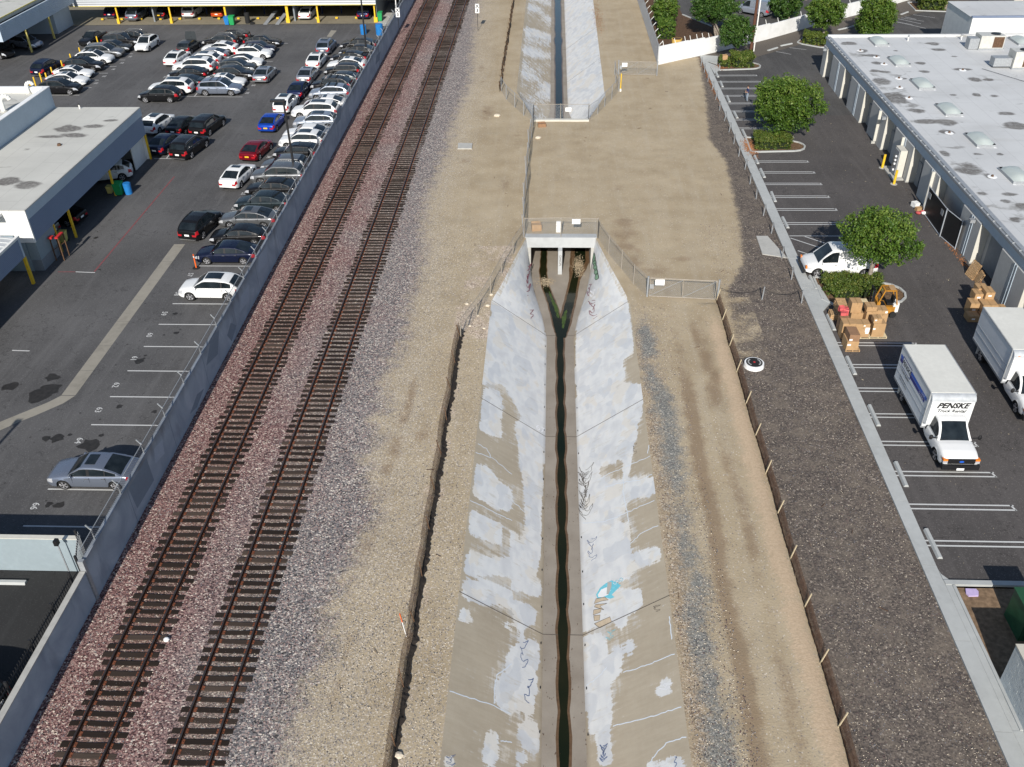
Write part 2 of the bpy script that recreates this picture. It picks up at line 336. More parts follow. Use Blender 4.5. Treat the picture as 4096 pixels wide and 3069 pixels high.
def mk_channel():
    t = NT('channel_concrete'); p = t.pos()
    w2 = t.noise(6, 4, t.vscale(p, (1, .35, 1))); big = t.noise(.35, 4); f = t.noise(25, 2); mid = t.noise(1.3, 4, rough=.65)
    sa = t.noise(1.0, 4, t.vscale(p, (.8, 5.0, .8)), rough=.7); sb = t.noise(1.0, 4, t.vscale(p, (5.0, .7, 5.0)), rough=.7); blk = t.noise(1.0, 1, t.vscale(p, (1.7, 1.1, 1.7)), dist=.4)
    base = t.ramp(t.m('MULTIPLY_ADD', big, .6, t.m('MULTIPLY', sa, .4)), [(.3, (.325,.270,.195)), (.7, (.455,.390,.295))])
    base = t.mix(t.m('MULTIPLY', w2, .3), base, (.50,.45,.37))
    jit = t.m('ADD', t.m('ADD', t.m('MULTIPLY', t.m('SUBTRACT', sa, .5), 1.15), t.m('MULTIPLY', t.m('SUBTRACT', sb, .5), .75)), t.m('MULTIPLY', t.m('SUBTRACT', mid, .5), .7))
    smear = t.m('MULTIPLY', t.ss(t.m('ADD', t.attr('ps'), t.m('MULTIPLY', jit, 1.5)), .34, .80), .62)
    base = t.mix(smear, base, t.ramp(blk, [(.40, (.56,.565,.56)), (.60, (.64,.60,.53))]))
    k = t.ss(t.m('ADD', t.attr('pw'), jit), .43, .53)
    tn = t.m('ADD', t.m('MULTIPLY', blk, .62), t.m('ADD', t.m('MULTIPLY', sa, .22), t.m('MULTIPLY', sb, .16)))
    pc = t.ramp(tn, [(.34, (.585,.59,.595)), (.46, (.64,.645,.645)), (.52, (.68,.685,.675)), (.62, (.71,.705,.69)), (.70, (.70,.675,.63))])
    crm = t.ss(t.m('ADD', t.noise(.55, 2, t.vscale(p, (1.4, 1, 1.4)), dist=.3), t.m('MULTIPLY', jit, .12)), .56, .60); pc = t.mix(t.m('MULTIPLY', crm, .75), pc, (.68,.64,.57))
    gb = t.ss(t.m('ADD', t.noise(.62, 1, t.vscale(t.n('VectorMath', _operation='ADD', i0=p, i1=(31.0, 7.0, 3.0)), (1.3, .8, 1.3)), dist=.2), t.m('MULTIPLY', jit, .10)), .57, .60); pc = t.mix(t.m('MULTIPLY', gb, .5), pc, (.50,.525,.56))
    pc = t.mix(t.m('MULTIPLY', w2, .25), pc, (.50,.50,.49))
    dirt = t.ss(t.m('ADD', sa, t.m('MULTIPLY', mid, .6)), .86, 1.05)
    pc = t.mix(t.m('MULTIPLY', dirt, .5), pc, (.47,.43,.36))
    col = t.mix(k, base, pc)
    col = t.mix(t.m('MULTIPLY', t.attr('wet'), .75), col, (.115,.090,.065))
    col = t.mix(t.m('MULTIPLY', f, .10), col, (.12,.10,.08))
    return t.done(col, .8, 0, t.bump(f, .1, .01), .25)
MT['channel'] = mk_channel()
def mk_chfloor():
    t = NT('channel_floor'); a = t.noise(.6, 5); f = t.noise(12, 3); s_ = t.noise(1, 4, t.vscale(t.pos(), (3, .12, 1)))
    col = t.ramp(a, [(.3, (.23,.195,.155)), (.7, (.325,.285,.235))]); col = t.mix(t.m('MULTIPLY', s_, .4), col, (.26,.235,.205)); col = t.mix(t.m('MULTIPLY', f, .2), col, (.1,.08,.06))
    return t.done(col, .75, 0, t.bump(f, .1, .01))
MT['ch_floor'] = mk_chfloor()
MT['wet_edge'] = simple('wet_silt', (.115,.068,.035), .35, 0, .25, 5, .5)
def mk_water():
    t = NT('dark_water'); n = t.noise(3, 3, t.vscale(t.pos(), (1, .5, 1))); a = t.noise(.25, 3)
    return t.done(t.ramp(a, [(.35, (.006,.010,.004)), (.7, (.016,.016,.006))]), .08, 0, t.bump(n, .05, .01), .25)
MT['water'] = mk_water()
MT['algae'] = simple('algae', (.045,.075,.012), .5, 0, .5, 4, .4)
MT['scum'] = simple('litter_scum', (.35,.28,.19), .9, 0, .5, 9, .2, .5)
def mk_sleeper():
    t = NT('sleeper_timber'); oi = t.n('ObjectInfo', 5); o = t.obj(); g_ = t.noise(2, 5, t.vscale(o, (.7, 9, 4)))
    c = t.ramp(oi, [(0, (.014,.010,.008)), (.5, (.022,.016,.013)), (.78, (.042,.031,.025)), (1, (.085,.063,.050))])
    return t.done(t.mix(t.m('MULTIPLY', g_, .5), c, (.034,.024,.019)), .9, 0, t.bump(g_, .5, .02), .15)
MT['sleeper'] = mk_sleeper()
MT['rail_rust'] = simple('rail_rust', (.085,.038,.022), .7, .1, .3, 9); MT['rail_head'] = simple('rail_head', (.10,.085,.08), .4, .7, .2, 3)
MT['tie_plate'] = simple('tie_plate_rust', (.16,.055,.028), .8, 0, .35, 6)
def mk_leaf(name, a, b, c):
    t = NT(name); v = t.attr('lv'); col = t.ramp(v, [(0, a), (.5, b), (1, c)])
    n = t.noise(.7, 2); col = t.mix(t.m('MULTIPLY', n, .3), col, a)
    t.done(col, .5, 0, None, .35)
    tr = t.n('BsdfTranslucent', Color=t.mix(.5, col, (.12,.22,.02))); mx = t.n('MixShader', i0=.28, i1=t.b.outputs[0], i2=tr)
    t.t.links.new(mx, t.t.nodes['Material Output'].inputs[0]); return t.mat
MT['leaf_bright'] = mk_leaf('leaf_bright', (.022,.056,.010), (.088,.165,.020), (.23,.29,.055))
MT['leaf_dark'] = mk_leaf('leaf_dark', (.018,.050,.012), (.055,.120,.020), (.14,.21,.040))
MT['hedge_leaf'] = mk_leaf('hedge_leaf', (.040,.070,.012), (.10,.155,.024), (.26,.25,.06))
MT['bark'] = simple('bark', (.24,.205,.17), .9, 0, .3, 6, .2, .6)
# ================================================================== GROUND, CHANNEL, TRACKS
def curve(pts):            # pts (X, Y) -> X as a function of Y
    pts = sorted(pts, key=lambda q: q[1]); ys = [q[1] for q in pts]; xs = [q[0] for q in pts]
    return lambda Y: np.interp(Y, ys, xs)
def inpoly(px, py, poly):
    r = np.zeros(px.shape, bool); n = len(poly)
    for i in range(n):
        x1, y1 = poly[i]; x2, y2 = poly[(i+1) % n]
        c = ((y1 > py) != (y2 > py)) & (px < (x2-x1)*(py-y1)/((y2-y1) or 1e-9)+x1); r ^= c
    return r
def vnoise(X, Y, s, seed=0):
    xi = X/s; yi = Y/s; x0 = np.floor(xi); y0 = np.floor(yi); fx = xi-x0; fy = yi-y0; fx = fx*fx*(3-2*fx); fy = fy*fy*(3-2*fy)
    h = lambda a, b: np.modf(np.abs(np.sin(a*127.1+b*311.7+seed*74.7)*43758.5453))[0]
    return (h(x0, y0)*(1-fx)+h(x0+1, y0)*fx)*(1-fy)+(h(x0, y0+1)*(1-fx)+h(x0+1, y0+1)*fx)*fy
def grid_obj(name, X, Y, Z, mat, attrs=None, smooth=True, parent=None):
    r, c = X.shape; co = np.stack([X, Y, Z], -1).reshape(-1, 3); idx = np.arange(r*c).reshape(r, c)
    f = np.stack([idx[:-1, :-1], idx[:-1, 1:], idx[1:, 1:], idx[1:, :-1]], -1).reshape(-1, 4)
    me = bpy.data.meshes.new(name); me.vertices.add(len(co)); me.vertices.foreach_set('co', co.astype('f').ravel())
    me.loops.add(f.size); me.loops.foreach_set('vertex_index', f.astype('i').ravel()); me.polygons.add(len(f)); me.polygons.foreach_set('loop_start', np.arange(0, f.size, 4, dtype='i'))
    me.update(calc_edges=True); me.polygons.foreach_set('use_smooth', np.ones(len(f), bool)); me.materials.append(mat)
    for k, a in (attrs or {}).items():
        at = me.attributes.new(k, 'FLOAT', 'POINT'); at.data.foreach_set('value', a.astype('f').ravel())
    o = bpy.data.objects.new(name, me); COL.objects.link(o)
    if parent is not None: adopt(o, parent)
    return o
GA = ['bal', 'drk', 'peb', 'stain', 'berm', 'cob', 'brn', 'blu', 'rust']
bal_edge = curve([g(2, 1920, 0), g(2, 1870, 400), g(2, 1850, 700), g(2, 1720, 1000), g(2, 1640, 1300), g(2, 1560, 1500), g(6, 1490, 0), g(6, 1440, 250), g(6, 1450, 550), g(6, 1400, 800), g(6, 1320, 1000), g(6, 1310, 1200), g(6, 1190, 1450), g(10, 1080, 0), g(10, 1130, 220), g(10, 1000, 330), g(10, 1070, 470), g(10, 930, 650), g(10, 1010, 900), g(10, 1050, 1150), g(10, 880, 1350), g(10, 850, 1500), g(14, 620, 300), g(14, 640, 700), g(14, 420, 1000), g(14, 300, 1500)])
cob_l = curve([g(6, 1700, 700), g(6, 1690, 1000), g(6, 1600, 1400), g(10, 1500, 400), g(10, 1400, 1000), g(10, 1330, 1500), g(14, 1250, 500), g(14, 1130, 1200)])
drk_l = curve([(12.25, 8), (12.3, 48), (12.8, 54.5), (13.1, 58.9), (15, 63.5), (15.9, 71.8), (16.2, 76.6), (16.7, 83.6), (15.9, 89.7), (17.1, 100), (18.3, 115), (18.6, 200)])
stain1 = curve([g(11, 1510, 0), g(11, 1560, 300), g(11, 1620, 700), g(11, 1700, 1000), g(11, 1760, 1300), g(11, 1800, 1650), g(15, 1900, 400), g(15, 1990, 800), g(15, 2060, 1200), g(15, 2130, 1600)])
blu_c = curve([g(7, 1150, 1200), g(7, 1200, 1600), g(11, 1290, 100), g(11, 1380, 600), g(11, 1450, 1100), g(11, 1560, 1600), g(15, 1600, 400), g(15, 1720, 900), g(15, 1790, 1500)])
def bell(d, w): return np.exp(-(d/w)**2)
def ground_attrs(X, Y):
    A = {k: np.zeros_like(X) for k in GA}
    A['bal'] = np.clip(.5+(bal_edge(Y)-X)*.30, 0, 1.3); A['bal'] = np.where(X > -12.3, np.minimum(A['bal'], .98), A['bal'])
    near = np.clip((75-Y)/45, 0, 1)
    A['peb'] = np.where(X < -3, np.clip(.95*bell(X-bal_edge(Y)-.3, 2.2)+.62*near, 0, 1), .04+.10*near)
    A['peb'] = np.where((X > -4.5) & (Y > 60) & (X < 12), .05, A['peb'])
    cb = np.clip((X-cob_l(Y)+.3)*1.6, 0, 1)*(X < -5.6)*np.clip((62-Y)/6, 0, 1)
    A['cob'] = cb*(.16+.34*vnoise(X, Y, 1.4, 3))
    m = (Y > 52) & (Y < 66) & (X > -9) & (X < -2.6); A['cob'] = np.where(m & (X > -6.3-(60-Y)*.05), np.maximum(A['cob'], .25+.4*vnoise(X, Y, 1.1, 9)), A['cob'])
    A['drk'] = np.clip(.5+(X-drk_l(Y))*.9, 0, 1.1)*((X > 11)*1.0)
    A['drk'] = np.where((Y < 52) & (X > 12.2), 1.05, A['drk'])
    A['drk'] = np.where((Y > 49) & (Y < 58) & (X > 12.2) & (X < 14.6), np.minimum(A['drk'], .35+.5*vnoise(X, Y, 1.2, 5)), A['drk'])
    e = (X > 5)*1.0; s = e*np.clip((57.3-Y)/4, 0, 1)
    A['brn'] = s*np.clip(1.15-np.abs(X-6.5)*.75, 0, 1)*(.55+.35*vnoise(X, Y, 1.3, 2))
    A['blu'] = s*np.clip(1.1-np.abs(X-blu_c(Y))*.75, 0, 1)*(.50+.35*vnoise(X, Y, 1.6, 4))
    A['stain'] = s*(.95*bell(X-stain1(Y), .5)*np.clip((52-Y)/6, .4, 1)+.75*bell(X-stain1(Y)-1.7, .5)*vnoise(X, Y, 3, 6))
    def spot(c, x, y, rx, ry, k=.7):
        q = g(c, x, y); A['stain'] = np.maximum(A['stain'], k*np.exp(-((X-q[0])/rx)**2-((Y-q[1])/ry)**2))
    for a in [(7, 980, 270, 1.0, 1.6), (7, 950, 370, 1.4, 1.0), (7, 990, 480, 1.0, 1.4), (7, 1220, 680, 1.5, 1.3, .6), (7, 1060, 600, .8, 1.4, .6), (7, 1590, 1250, .35, 2.4, .8), (7, 1680, 1450, .5, 2.0, .9), (7, 1750, 1590, .5, 1.3, .9), (7, 1340, 850, .4, 1.2, .5), (11, 1740, 80, .6, 1.8, .8), (11, 1850, 700, .35, 2.5, .6), (11, 1950, 1000, .4, 2.5, .55),
              (3, 930, 1620, .7, .8, .5), (2, 2000, 960, .9, 3, .6), (2, 1940, 600, .5, 2.5, .5), (2, 1800, 1390, .9, 1, .5), (2, 2150, 1580, .7, 2, .5), (10, 1330, 130, .35, 2.0, .8), (10, 1270, 290, .4, 1.2, .7), (10, 1200, 560, .5, 1.6, .7), (10, 1440, 430, .5, 1.0, .6), (10, 1130, 730, .4, .8, .7), (10, 960, 1400, .4, 1.3, .6), (14, 790, 620, .3, .9, .6), (14, 690, 1000, .5, 1.2, .5), (7, 1460, 580, 1.4, .6, .5), (3, 60, 1150, 1, 2, .4), (3, 100, 1230, 1, 1, .4)]: spot(*a)
    A['berm'] = s*np.clip(1.0-np.abs(X-11.45)*1.1, 0, 1)*.95 + .75*(Y > 57)*(Y < 90)*bell(X-9, 5)*.25
    for cx_, cy_, r_ in [(16, 62, 9.5), (16, 62, 11.2), (2, 58, 13.6), (2, 58, 15.2), (-14, 90, 9.0), (-14, 90, 10.6), (22, 92, 17.0), (22, 92, 18.7)]:
        m_ = (Y > 58) & (Y < 112) & (X < 16) & (X > -8); A['stain'] += m_*.26*bell(np.hypot(X-cx_, Y-cy_)-r_, .22)*vnoise(X, Y, 4, 12)
    T = np.minimum(np.abs(X+18.45), np.abs(X+14.08)); A['rust'] = np.clip(1.3-T, 0, 1)*.9
    return A
def ground_z(X, Y, fade):
    z = (vnoise(X, Y, 3.1, 1)-.5)*.05+(vnoise(X, Y, .9, 2)-.5)*.025
    z += .16*bell(X-11.5, .45)*(Y < 57)
    return z*fade
def sheet_grid(name, ys, xl, xr, nx):
    Y = np.repeat(ys[:, None], nx, 1); u = np.linspace(0, 1, nx)[None, :]; X = xl(ys)[:, None]*(1-u)+xr(ys)[:, None]*u
    fade = np.minimum(1, np.minimum(u, 1-u)*18); return X, Y, ground_z(X, Y, fade)
topL = curve([(-4.15, 0), (-4.15, 57.2), (-3.45, 60), (-2.88, 62.9), (-1.9, 67.35)])
topR = curve([(5.83, 0), (5.83, 57.0), (5.35, 59.5), (4.7, 62.5), (3.75, 67.35)])
toeL = curve([(-.13, 0), (-.13, 57.0), (-.5, 60), (-1.2, 64), (-1.52, 67.35)])
toeR = curve([(1.84, 0), (1.84, 57.0), (2.25, 60), (3.0, 64), (3.4, 67.35)])
ftL = curve([(-1.75, 95.3), (-3.95, 105), (-3.95, 300)]); ftR = curve([(4.0, 95.3), (6.1, 103.3), (6.35, 150), (6.4, 300)])
foL = curve([(-1.5, 95.3), (-.05, 107), (-.05, 300)]); foR = curve([(3.7, 95.3), (2.05, 107), (2.15, 300)])
CHD = 3.0
kerbL = lambda Y: 18.2+.0052*(np.asarray(Y, float)-20); kerbR = lambda Y: np.interp(Y, [0, 31, 47, 76, 120], [18.95, 18.95, 19.17, 19.33, 19.4])
const = lambda v: (lambda Y: np.full(np.shape(Y), float(v)))
ysN = np.concatenate([np.arange(4, 67.35, .22), [67.35]]); ysM = np.concatenate([np.arange(67.35, 95.3, .3), [95.3]]); ysF = np.concatenate([np.arange(95.3, 180, .5), [180, 300]])
ground = None
for nm, ys, xl, xr, nx in [('w', ysN, const(-21.5), topL, 84), ('e', ysN, topR, kerbL, 62), ('m', ysM, const(-21.5), kerbL, 130), ('fw', ysF, const(-21.5), ftL, 60)]:
    X, Y, Z = sheet_grid(nm, ys, xl, xr, nx); o = struct(grid_obj('ground', X, Y, Z, MT['ground'], ground_attrs(X, Y)))
X, Y, Z = sheet_grid('fe', np.concatenate([np.arange(95.3, 119, .5), [119]]), ftR, kerbL, 40); struct(grid_obj('ground', X, Y, Z, MT['ground'], ground_attrs(X, Y)))
X, Y, Z = sheet_grid('fe2', np.concatenate([np.arange(119, 180, 1.0), [180, 300]]), ftR, const(13.1), 24); struct(grid_obj('ground', X, Y, Z, MT['ground'], ground_attrs(X, Y)))

# ---- channel
def slope_pt(side, c, x, y):
    d = ray(*cp(c, x, y)); k = CHD/4.02 if side < 0 else CHD/3.99
    t = -(CAM_H+4.15*k)/(d[2]+d[0]*k) if side < 0 else -(CAM_H+5.83*k)/(d[2]-d[0]*k)
    return (d[0]*t, d[1]*t)
def slope_z(side, X): return -(X+4.15)*CHD/4.02 if side < 0 else -(5.83-X)*CHD/3.99
PR = [  # painted-over areas of the east slope, traced
    (7, [(545, 1240), (640, 900), (700, 560), (730, 430), (860, 640), (1010, 960), (1030, 1060), (1060, 1390), (970, 1440), (970, 1657), (535, 1657)]),
    (11, [(545, -5), (1125, -5), (1140, 250), (1090, 330), (1075, 470), (1035, 600), (1020, 780), (955, 820), (960, 640), (860, 700), (740, 720), (760, 800), (940, 830), (1230, 790), (1240, 960), (1000, 1010), (985, 1110), (830, 1180), (1010, 1190), (1045, 1660), (580, 1660), (570, 1200), (555, 800)]),
    (11, [(1050, 1450), (1290, 1400), (1305, 1520), (1060, 1600)]),
    (15, [(580, -5), (1050, -5), (1050, 20), (950, 50), (810, 120), (1120, 118), (1130, 300), (830, 400), (590, 512), (595, 200)]),
    (15, [(870, 370), (990, 358), (1000, 450), (900, 475)]),
    (15, [(620, 520), (760, 500), (830, 560), (850, 900), (875, 1050), (850, 1340), (640, 1380), (635, 1200), (600, 1000), (590, 620)]),
    (15, [(860, 640), (950, 600), (960, 850), (890, 905), (840, 880)]), (15, [(985, 540), (1050, 540), (1050, 700), (985, 740)]),
    (15, [(1220, 980), (1350, 870), (1410, 1000), (1260, 1075)]), (15, [(740, 1380), (850, 1340), (870, 1657), (730, 1657)]), (15, [(1140, 1640), (1450, 1560), (1540, 1700), (1130, 1700)]), (15, [(1290, 245), (1355, 230), (1360, 270), (1300, 275)])]
PL = [
    (7, [(-500, 1657), (-100, 900), (0, 740), (60, 480), (140, 420), (160, 600), (205, 950), (300, 1240), (300, 1657)]), (6, [(2209, 690), (2030, 930), (2005, 1240), (2140, 1160), (2110, 1300), (2050, 1310), (2030, 1460), (2209, 1520)]),
    (11, [(-80, -5), (298, -5), (290, 600), (275, 900), (100, 960), (60, 600), (20, 330), (90, 300)]), (11, [(110, 930), (270, 900), (255, 1400), (230, 1657), (100, 1657), (100, 1250)]), (11, [(-20, 1240), (60, 1300), (110, 1657), (-20, 1657)]),
    (10, [(1955, 30), (2125, 60), (2120, 480), (1915, 400)]), (10, [(1885, 690), (2000, 700), (2120, 860), (2209, 900), (2209, 1100), (2080, 1080), (1850, 960)]), (10, [(1840, 1070), (2130, 1210), (2115, 1400), (1830, 1300)]), (10, [(1800, 1430), (1990, 1490), (2209, 1500), (2209, 1657), (1785, 1657)]),
    (14, [(1765, 60), (1920, 30), (2209, 120), (2209, 290), (1910, 240), (1750, 200)]), (14, [(1740, 260), (1850, 300), (1870, 400), (1745, 420)]), (14, [(2130, 390), (2209, 400), (2209, 480), (2135, 480)]), (14, [(2080, 860), (2209, 880), (2209, 1240), (2060, 1110)]), (14, [(1975, 1320), (2095, 1370), (2085, 1657), (1965, 1657)]), (14, [(1600, 1520), (1690, 1560), (1750, 1657), (1590, 1657)]),
    (15, [(0, -5), (150, 30), (265, 60), (270, 200), (160, 180), (90, 140), (0, 130)]), (15, [(20, 210), (150, 240), (220, 320), (200, 430), (130, 440), (100, 530), (50, 520), (10, 380)]), (15, [(50, 560), (180, 540), (240, 560), (225, 850), (200, 1100), (185, 1225), (40, 1190), (-60, 1000), (-60, 700)]), (15, [(50, 1260), (180, 1260), (250, 1330), (245, 1540), (100, 1500), (45, 1400)]), (15, [(30, 1530), (120, 1530), (130, 1640), (200, 1657), (30, 1657)])]
def chan_attrs(X, Y, side, polys):
    a = np.zeros_like(X)
    for c, pl in polys:
        a = np.maximum(a, inpoly(X, Y, [slope_pt(side, c, *q) for q in pl])*1.0)
    def blur(a, n):
        for _ in range(n):
            b = a.copy(); b[1:-1, 1:-1] = (a[1:-1, 1:-1]*2+a[:-2, 1:-1]+a[2:, 1:-1]+a[1:-1, :-2]+a[1:-1, 2:])/6; a = b
        return a
    a = blur(a, 7); return a, np.clip(blur(a, 45)*1.15+.25*(vnoise(X*1.5, Y, 1.6, 15)-.45), 0, 1)
channel = thing('storm_channel', None, None, (0.85, 40, -3)); channel['kind'] = 'structure'
for side, top, toe, polys in ((-1, topL, toeL, PL), (1, topR, toeR, PR)):
    n = 42; ys = np.concatenate([np.arange(4, 67.3, .14), [67.35]]); u = np.linspace(0, 1, n)[None, :]
    X = top(ys)[:, None]*(1-u)+toe(ys)[:, None]*u; Y = np.repeat(ys[:, None], n, 1); Z = -CHD*u*np.ones_like(X)
    if side > 0: X, Y, Z = X[:, ::-1], Y[:, ::-1], Z[:, ::-1]
    pw, psm = chan_attrs(X, Y, side, polys); pw = np.where(Y > 58, np.where(np.abs(Z) > .25, .95, .45), pw)
    o = grid_obj('slope_slab', X-.85, Y-40, Z+3, MT['channel'], {'pw': pw, 'ps': psm, 'wet': np.clip((np.abs(Z)-2.9)*8, 0, .5)}, parent=channel)
    top, toe = (ftL, foL) if side < 0 else (ftR, foR)
    ys = np.concatenate([np.arange(95.3, 180, .4), [180, 300]]); n = 20; u = np.linspace(0, 1, n)[None, :]
    X = top(ys)[:, None]*(1-u)+toe(ys)[:, None]*u; Y = np.repeat(ys[:, None], n, 1); Z = -CHD*u*np.ones_like(X)
    if side > 0: X, Y, Z = X[:, ::-1], Y[:, ::-1], Z[:, ::-1]
    dd = np.abs(Z)/CHD; pw = (.80 if side < 0 else 1.15)-(.55 if side < 0 else .35)*(vnoise(X*1.3, Y+X*1.8*side, 3.4, 8)) - .25*(dd < .08)
    grid_obj('slope_slab', X-.85, Y-40, Z+3, MT['channel'], {'pw': pw, 'ps': pw*.6, 'wet': np.clip((dd-.97)*8, 0, .5)}, parent=channel)
for Ya, Yb, l, r in ((4, 57, toeL, toeR), (57, 67.35, toeL, toeR), (67.35, 95.3, const(-1.5), const(3.7)), (95.3, 107, foL, foR), (107, 300, foL, foR)):
    ys = np.linspace(Ya, Yb, 8); X = np.stack([l(ys), r(ys)], 1); Y = np.stack([ys, ys], 1)
    grid_obj('channel_floor', X-.85, Y-40, np.full_like(X, 0.0), MT['ch_floor'], smooth=False, parent=channel)
def wavy(name, cen, wid, ys, z, mat, kind='structure', par=None):
    rng = np.random.RandomState(int(abs(z*1000)) % 97+3); L = cen(ys)-wid(ys)/2; Rr = cen(ys)+wid(ys)/2
    return grid_obj(name, np.stack([L, Rr], 1), np.stack([ys, ys], 1), np.full((len(ys), 2), z), mat, smooth=False)
ysw = np.arange(4, 57.35, .12); ph = lambda Y: .5+.5*np.cos(2*np.pi*(Y-3.2)/2.95)
wd = lambda Y: .30+.17*ph(Y)**.5+.05*vnoise(Y, Y*0, .7, 2)
o = wavy('wet_silt', const(.86), lambda Y: wd(Y)+.22+.05*vnoise(Y, Y*0, .5, 7), ysw, -2.994, MT['wet_edge']); struct(o)
o = wavy('water', const(.86), wd, ysw, -2.988, MT['water']); struct(o)
ysw2 = np.arange(96, 300, .5); wd2 = lambda Y: .75+.35*vnoise(Y, Y*0, 3.2, 2)
struct(wavy('wet_silt', const(1.0), lambda Y: wd2(Y)+.3, ysw2, -2.994, MT['wet_edge'])); struct(wavy('water', const(1.0), wd2, ysw2, -2.988, MT['water']))
def branch(name, pts, wds, z, mat, n=40, jit=.05):
    P = np.array([g(7, x, y, -3) for x, y in pts]); s = np.linspace(0, len(P)-1, n); X = np.interp(s, range(len(P)), P[:, 0]); Y = np.interp(s, range(len(P)), P[:, 1]); W = np.interp(s, range(len(wds)), wds)
    W = W+(np.random.RandomState(5).rand(n)-.5)*jit*2
    return struct(grid_obj(name, np.stack([X-W/2, X+W/2], 1), np.stack([Y, Y], 1), np.full((n, 2), z), mat, smooth=False))
LB = [(418, 1260), (400, 1150), (345, 960), (290, 820), (268, 700), (272, 600), (280, 440)]; RB = [(432, 1260), (455, 1130), (505, 930), (540, 760), (560, 690), (585, 600), (590, 440)]
branch('wet_silt', LB, [.62, .92, .78, .7, .7, .62, .62], -2.9945, MT['wet_edge']); branch('wet_silt', RB, [.62, 1.05, 1.0, .9, 1.3, 1.7, 1.6], -2.9932, MT['wet_edge'])
branch('water', LB, [.5, .72, .58, .5, .54, .5, .5], -2.9885, MT['water']); branch('water', RB, [.5, .75, .68, .55, .62, .95, .9], -2.987, MT['water'])
branch('algae', [(400, 1090), (380, 1000), (345, 930), (320, 860)], [.15, .3, .2, .1], -2.984, MT['algae'], 14, .08); branch('algae', [(440, 1180), (450, 1080), (470, 1020)], [.1, .35, .12], -2.9835, MT['algae'], 14, .08)
def scatter_blobs(name, cen, n, spread, r, z, mat, label, seed):
    rr = random.Random(seed); mb = MB()
    for _ in range(n): mb.ball((cen[0]+rr.gauss(0, spread[0]), cen[1]+rr.gauss(0, spread[1]), z+rr.random()*.03), r*rr.uniform(.4, 1.3), 6, 3, (1, 1.2, .45))
    return tag(mb.build(name, mat), label, 'litter', None, 'stuff')
scatter_blobs('litter_scum', g(7, 295, 780, -3), 420, (.30, .36), .035, -2.97, MT['scum'], 'scum and leaf litter caught in the left branch of the water', 1)
scatter_blobs('litter_scum', g(7, 575, 640, -3), 700, (.22, .85), .036, -2.97, MT['scum'], 'larger raft of scum and rubbish in the right culvert mouth', 2)
# joints across the channel
for Yj in (g(7, 420, 1240, -3)[1], g(11, 420, 455, -3)[1], g(15, 430, 515, -3)[1], 118.0, 133.0):
    tl, bl, br_, tr_ = (topL, toeL, toeR, topR) if Yj < 68 else (ftL, foL, foR, ftR)
    p = [(float(tl(Yj)), Yj, .004), (float(bl(Yj)), Yj, -2.996), (float(br_(Yj)), Yj, -2.996), (float(tr_(Yj)), Yj, .004)]; mb = MB()
    for a, b in zip(p[:-1], p[1:]): mb.bar(a, b, .035, .012, up=(0, 1, 0) if False else (0, 0, 1))
    mb.build('joint_line', MT['joint'], channel)
for side in (-1, 1):
    mb = MB()
    for Yh in np.arange(12, 56, 2.42):
        X_ = (-.22 if side < 0 else 1.93); mb.ball((X_, Yh+random.random()*.3, -2.93), .07, 6, 3, (.5, 1.3, .6))
    mb.build('weep_hole', MT['black'], channel, kind='stuff')
def ribbon(side, pts, wdt, mat, name='paint_stroke', par=channel, lift=.006, world=False):
    P = []
    for q in pts:
        X_, Y_ = q if world else slope_pt(side, *q); P.append(Vector((X_, Y_, slope_z(side, X_)+lift)))
    nrm = Vector((CHD/4.02, 0, 1)).normalized() if side < 0 else Vector((-CHD/3.99, 0, 1)).normalized(); vs = []; fs = []
    for i, p in enumerate(P):
        d = (P[min(i+1, len(P)-1)]-P[max(i-1, 0)]); d = d.normalized() if d.length > 1e-6 else Vector((1, 0, 0)); s_ = d.cross(nrm).normalized()*wdt/2
        vs += [p-s_, p+s_]
        if i: fs.append((2*i-2, 2*i-1, 2*i+1, 2*i))
    return MB().add(vs, fs).build(name, mat, par)
def wob(c, pts, n=5, amp=7, seed=0):
    rr = random.Random(seed); out = []
    for (x1, y1), (x2, y2) in zip(pts[:-1], pts[1:]):
        for i in range(n): t = i/n; out.append((c, x1+(x2-x1)*t+rr.uniform(-amp, amp), y1+(y2-y1)*t+rr.uniform(-amp, amp)))
    return out+[(c, *pts[-1])]
for k, (sd_, c, pts) in enumerate([(1, 15, [(1400, 680), (1250, 740), (1120, 790), (960, 840)]), (1, 15, [(1465, 1135), (1290, 1195), (1100, 1250), (870, 1305)]), (1, 15, [(1500, 1395), (1330, 1450), (1230, 1560), (1190, 1620)]), (1, 15, [(1360, 355), (1365, 450), (1378, 555)]), (1, 15, [(820, 800), (720, 900), (640, 950)]),
        (1, 11, [(1190, 620), (1020, 700), (830, 780), (740, 830)]), (1, 11, [(1205, 780), (1110, 830), (960, 850), (800, 890)]), (1, 11, [(1230, 1010), (1080, 1070), (930, 1140), (800, 1190), (610, 1200)]), (1, 11, [(1265, 1220), (1130, 1280), (1030, 1370)]), (1, 11, [(965, 780), (960, 950), (990, 1080), (1010, 1190)]), (1, 11, [(1180, 530), (1170, 600)]),
        (-1, 14, [(1670, 1000), (1850, 1060), (2060, 1130), (2200, 1200)]), (-1, 14, [(2209, 765), (2140, 820), (2080, 860), (2060, 960), (2055, 1110)]), (-1, 10, [(1850, 1005), (2000, 1080), (2150, 1150), (2209, 1180)]), (-1, 10, [(1900, 590), (2040, 640), (2209, 780)]), (-1, 10, [(1910, 520), (1990, 560), (2030, 640)]), (-1, 11, [(0, 1010), (60, 1060), (110, 1110)]), (-1, 14, [(2110, 1430), (2209, 1445)])]):
    ribbon(sd_, wob(c, pts, 6, 5, k), .055, MT['crack_fill'], 'filled_crack')
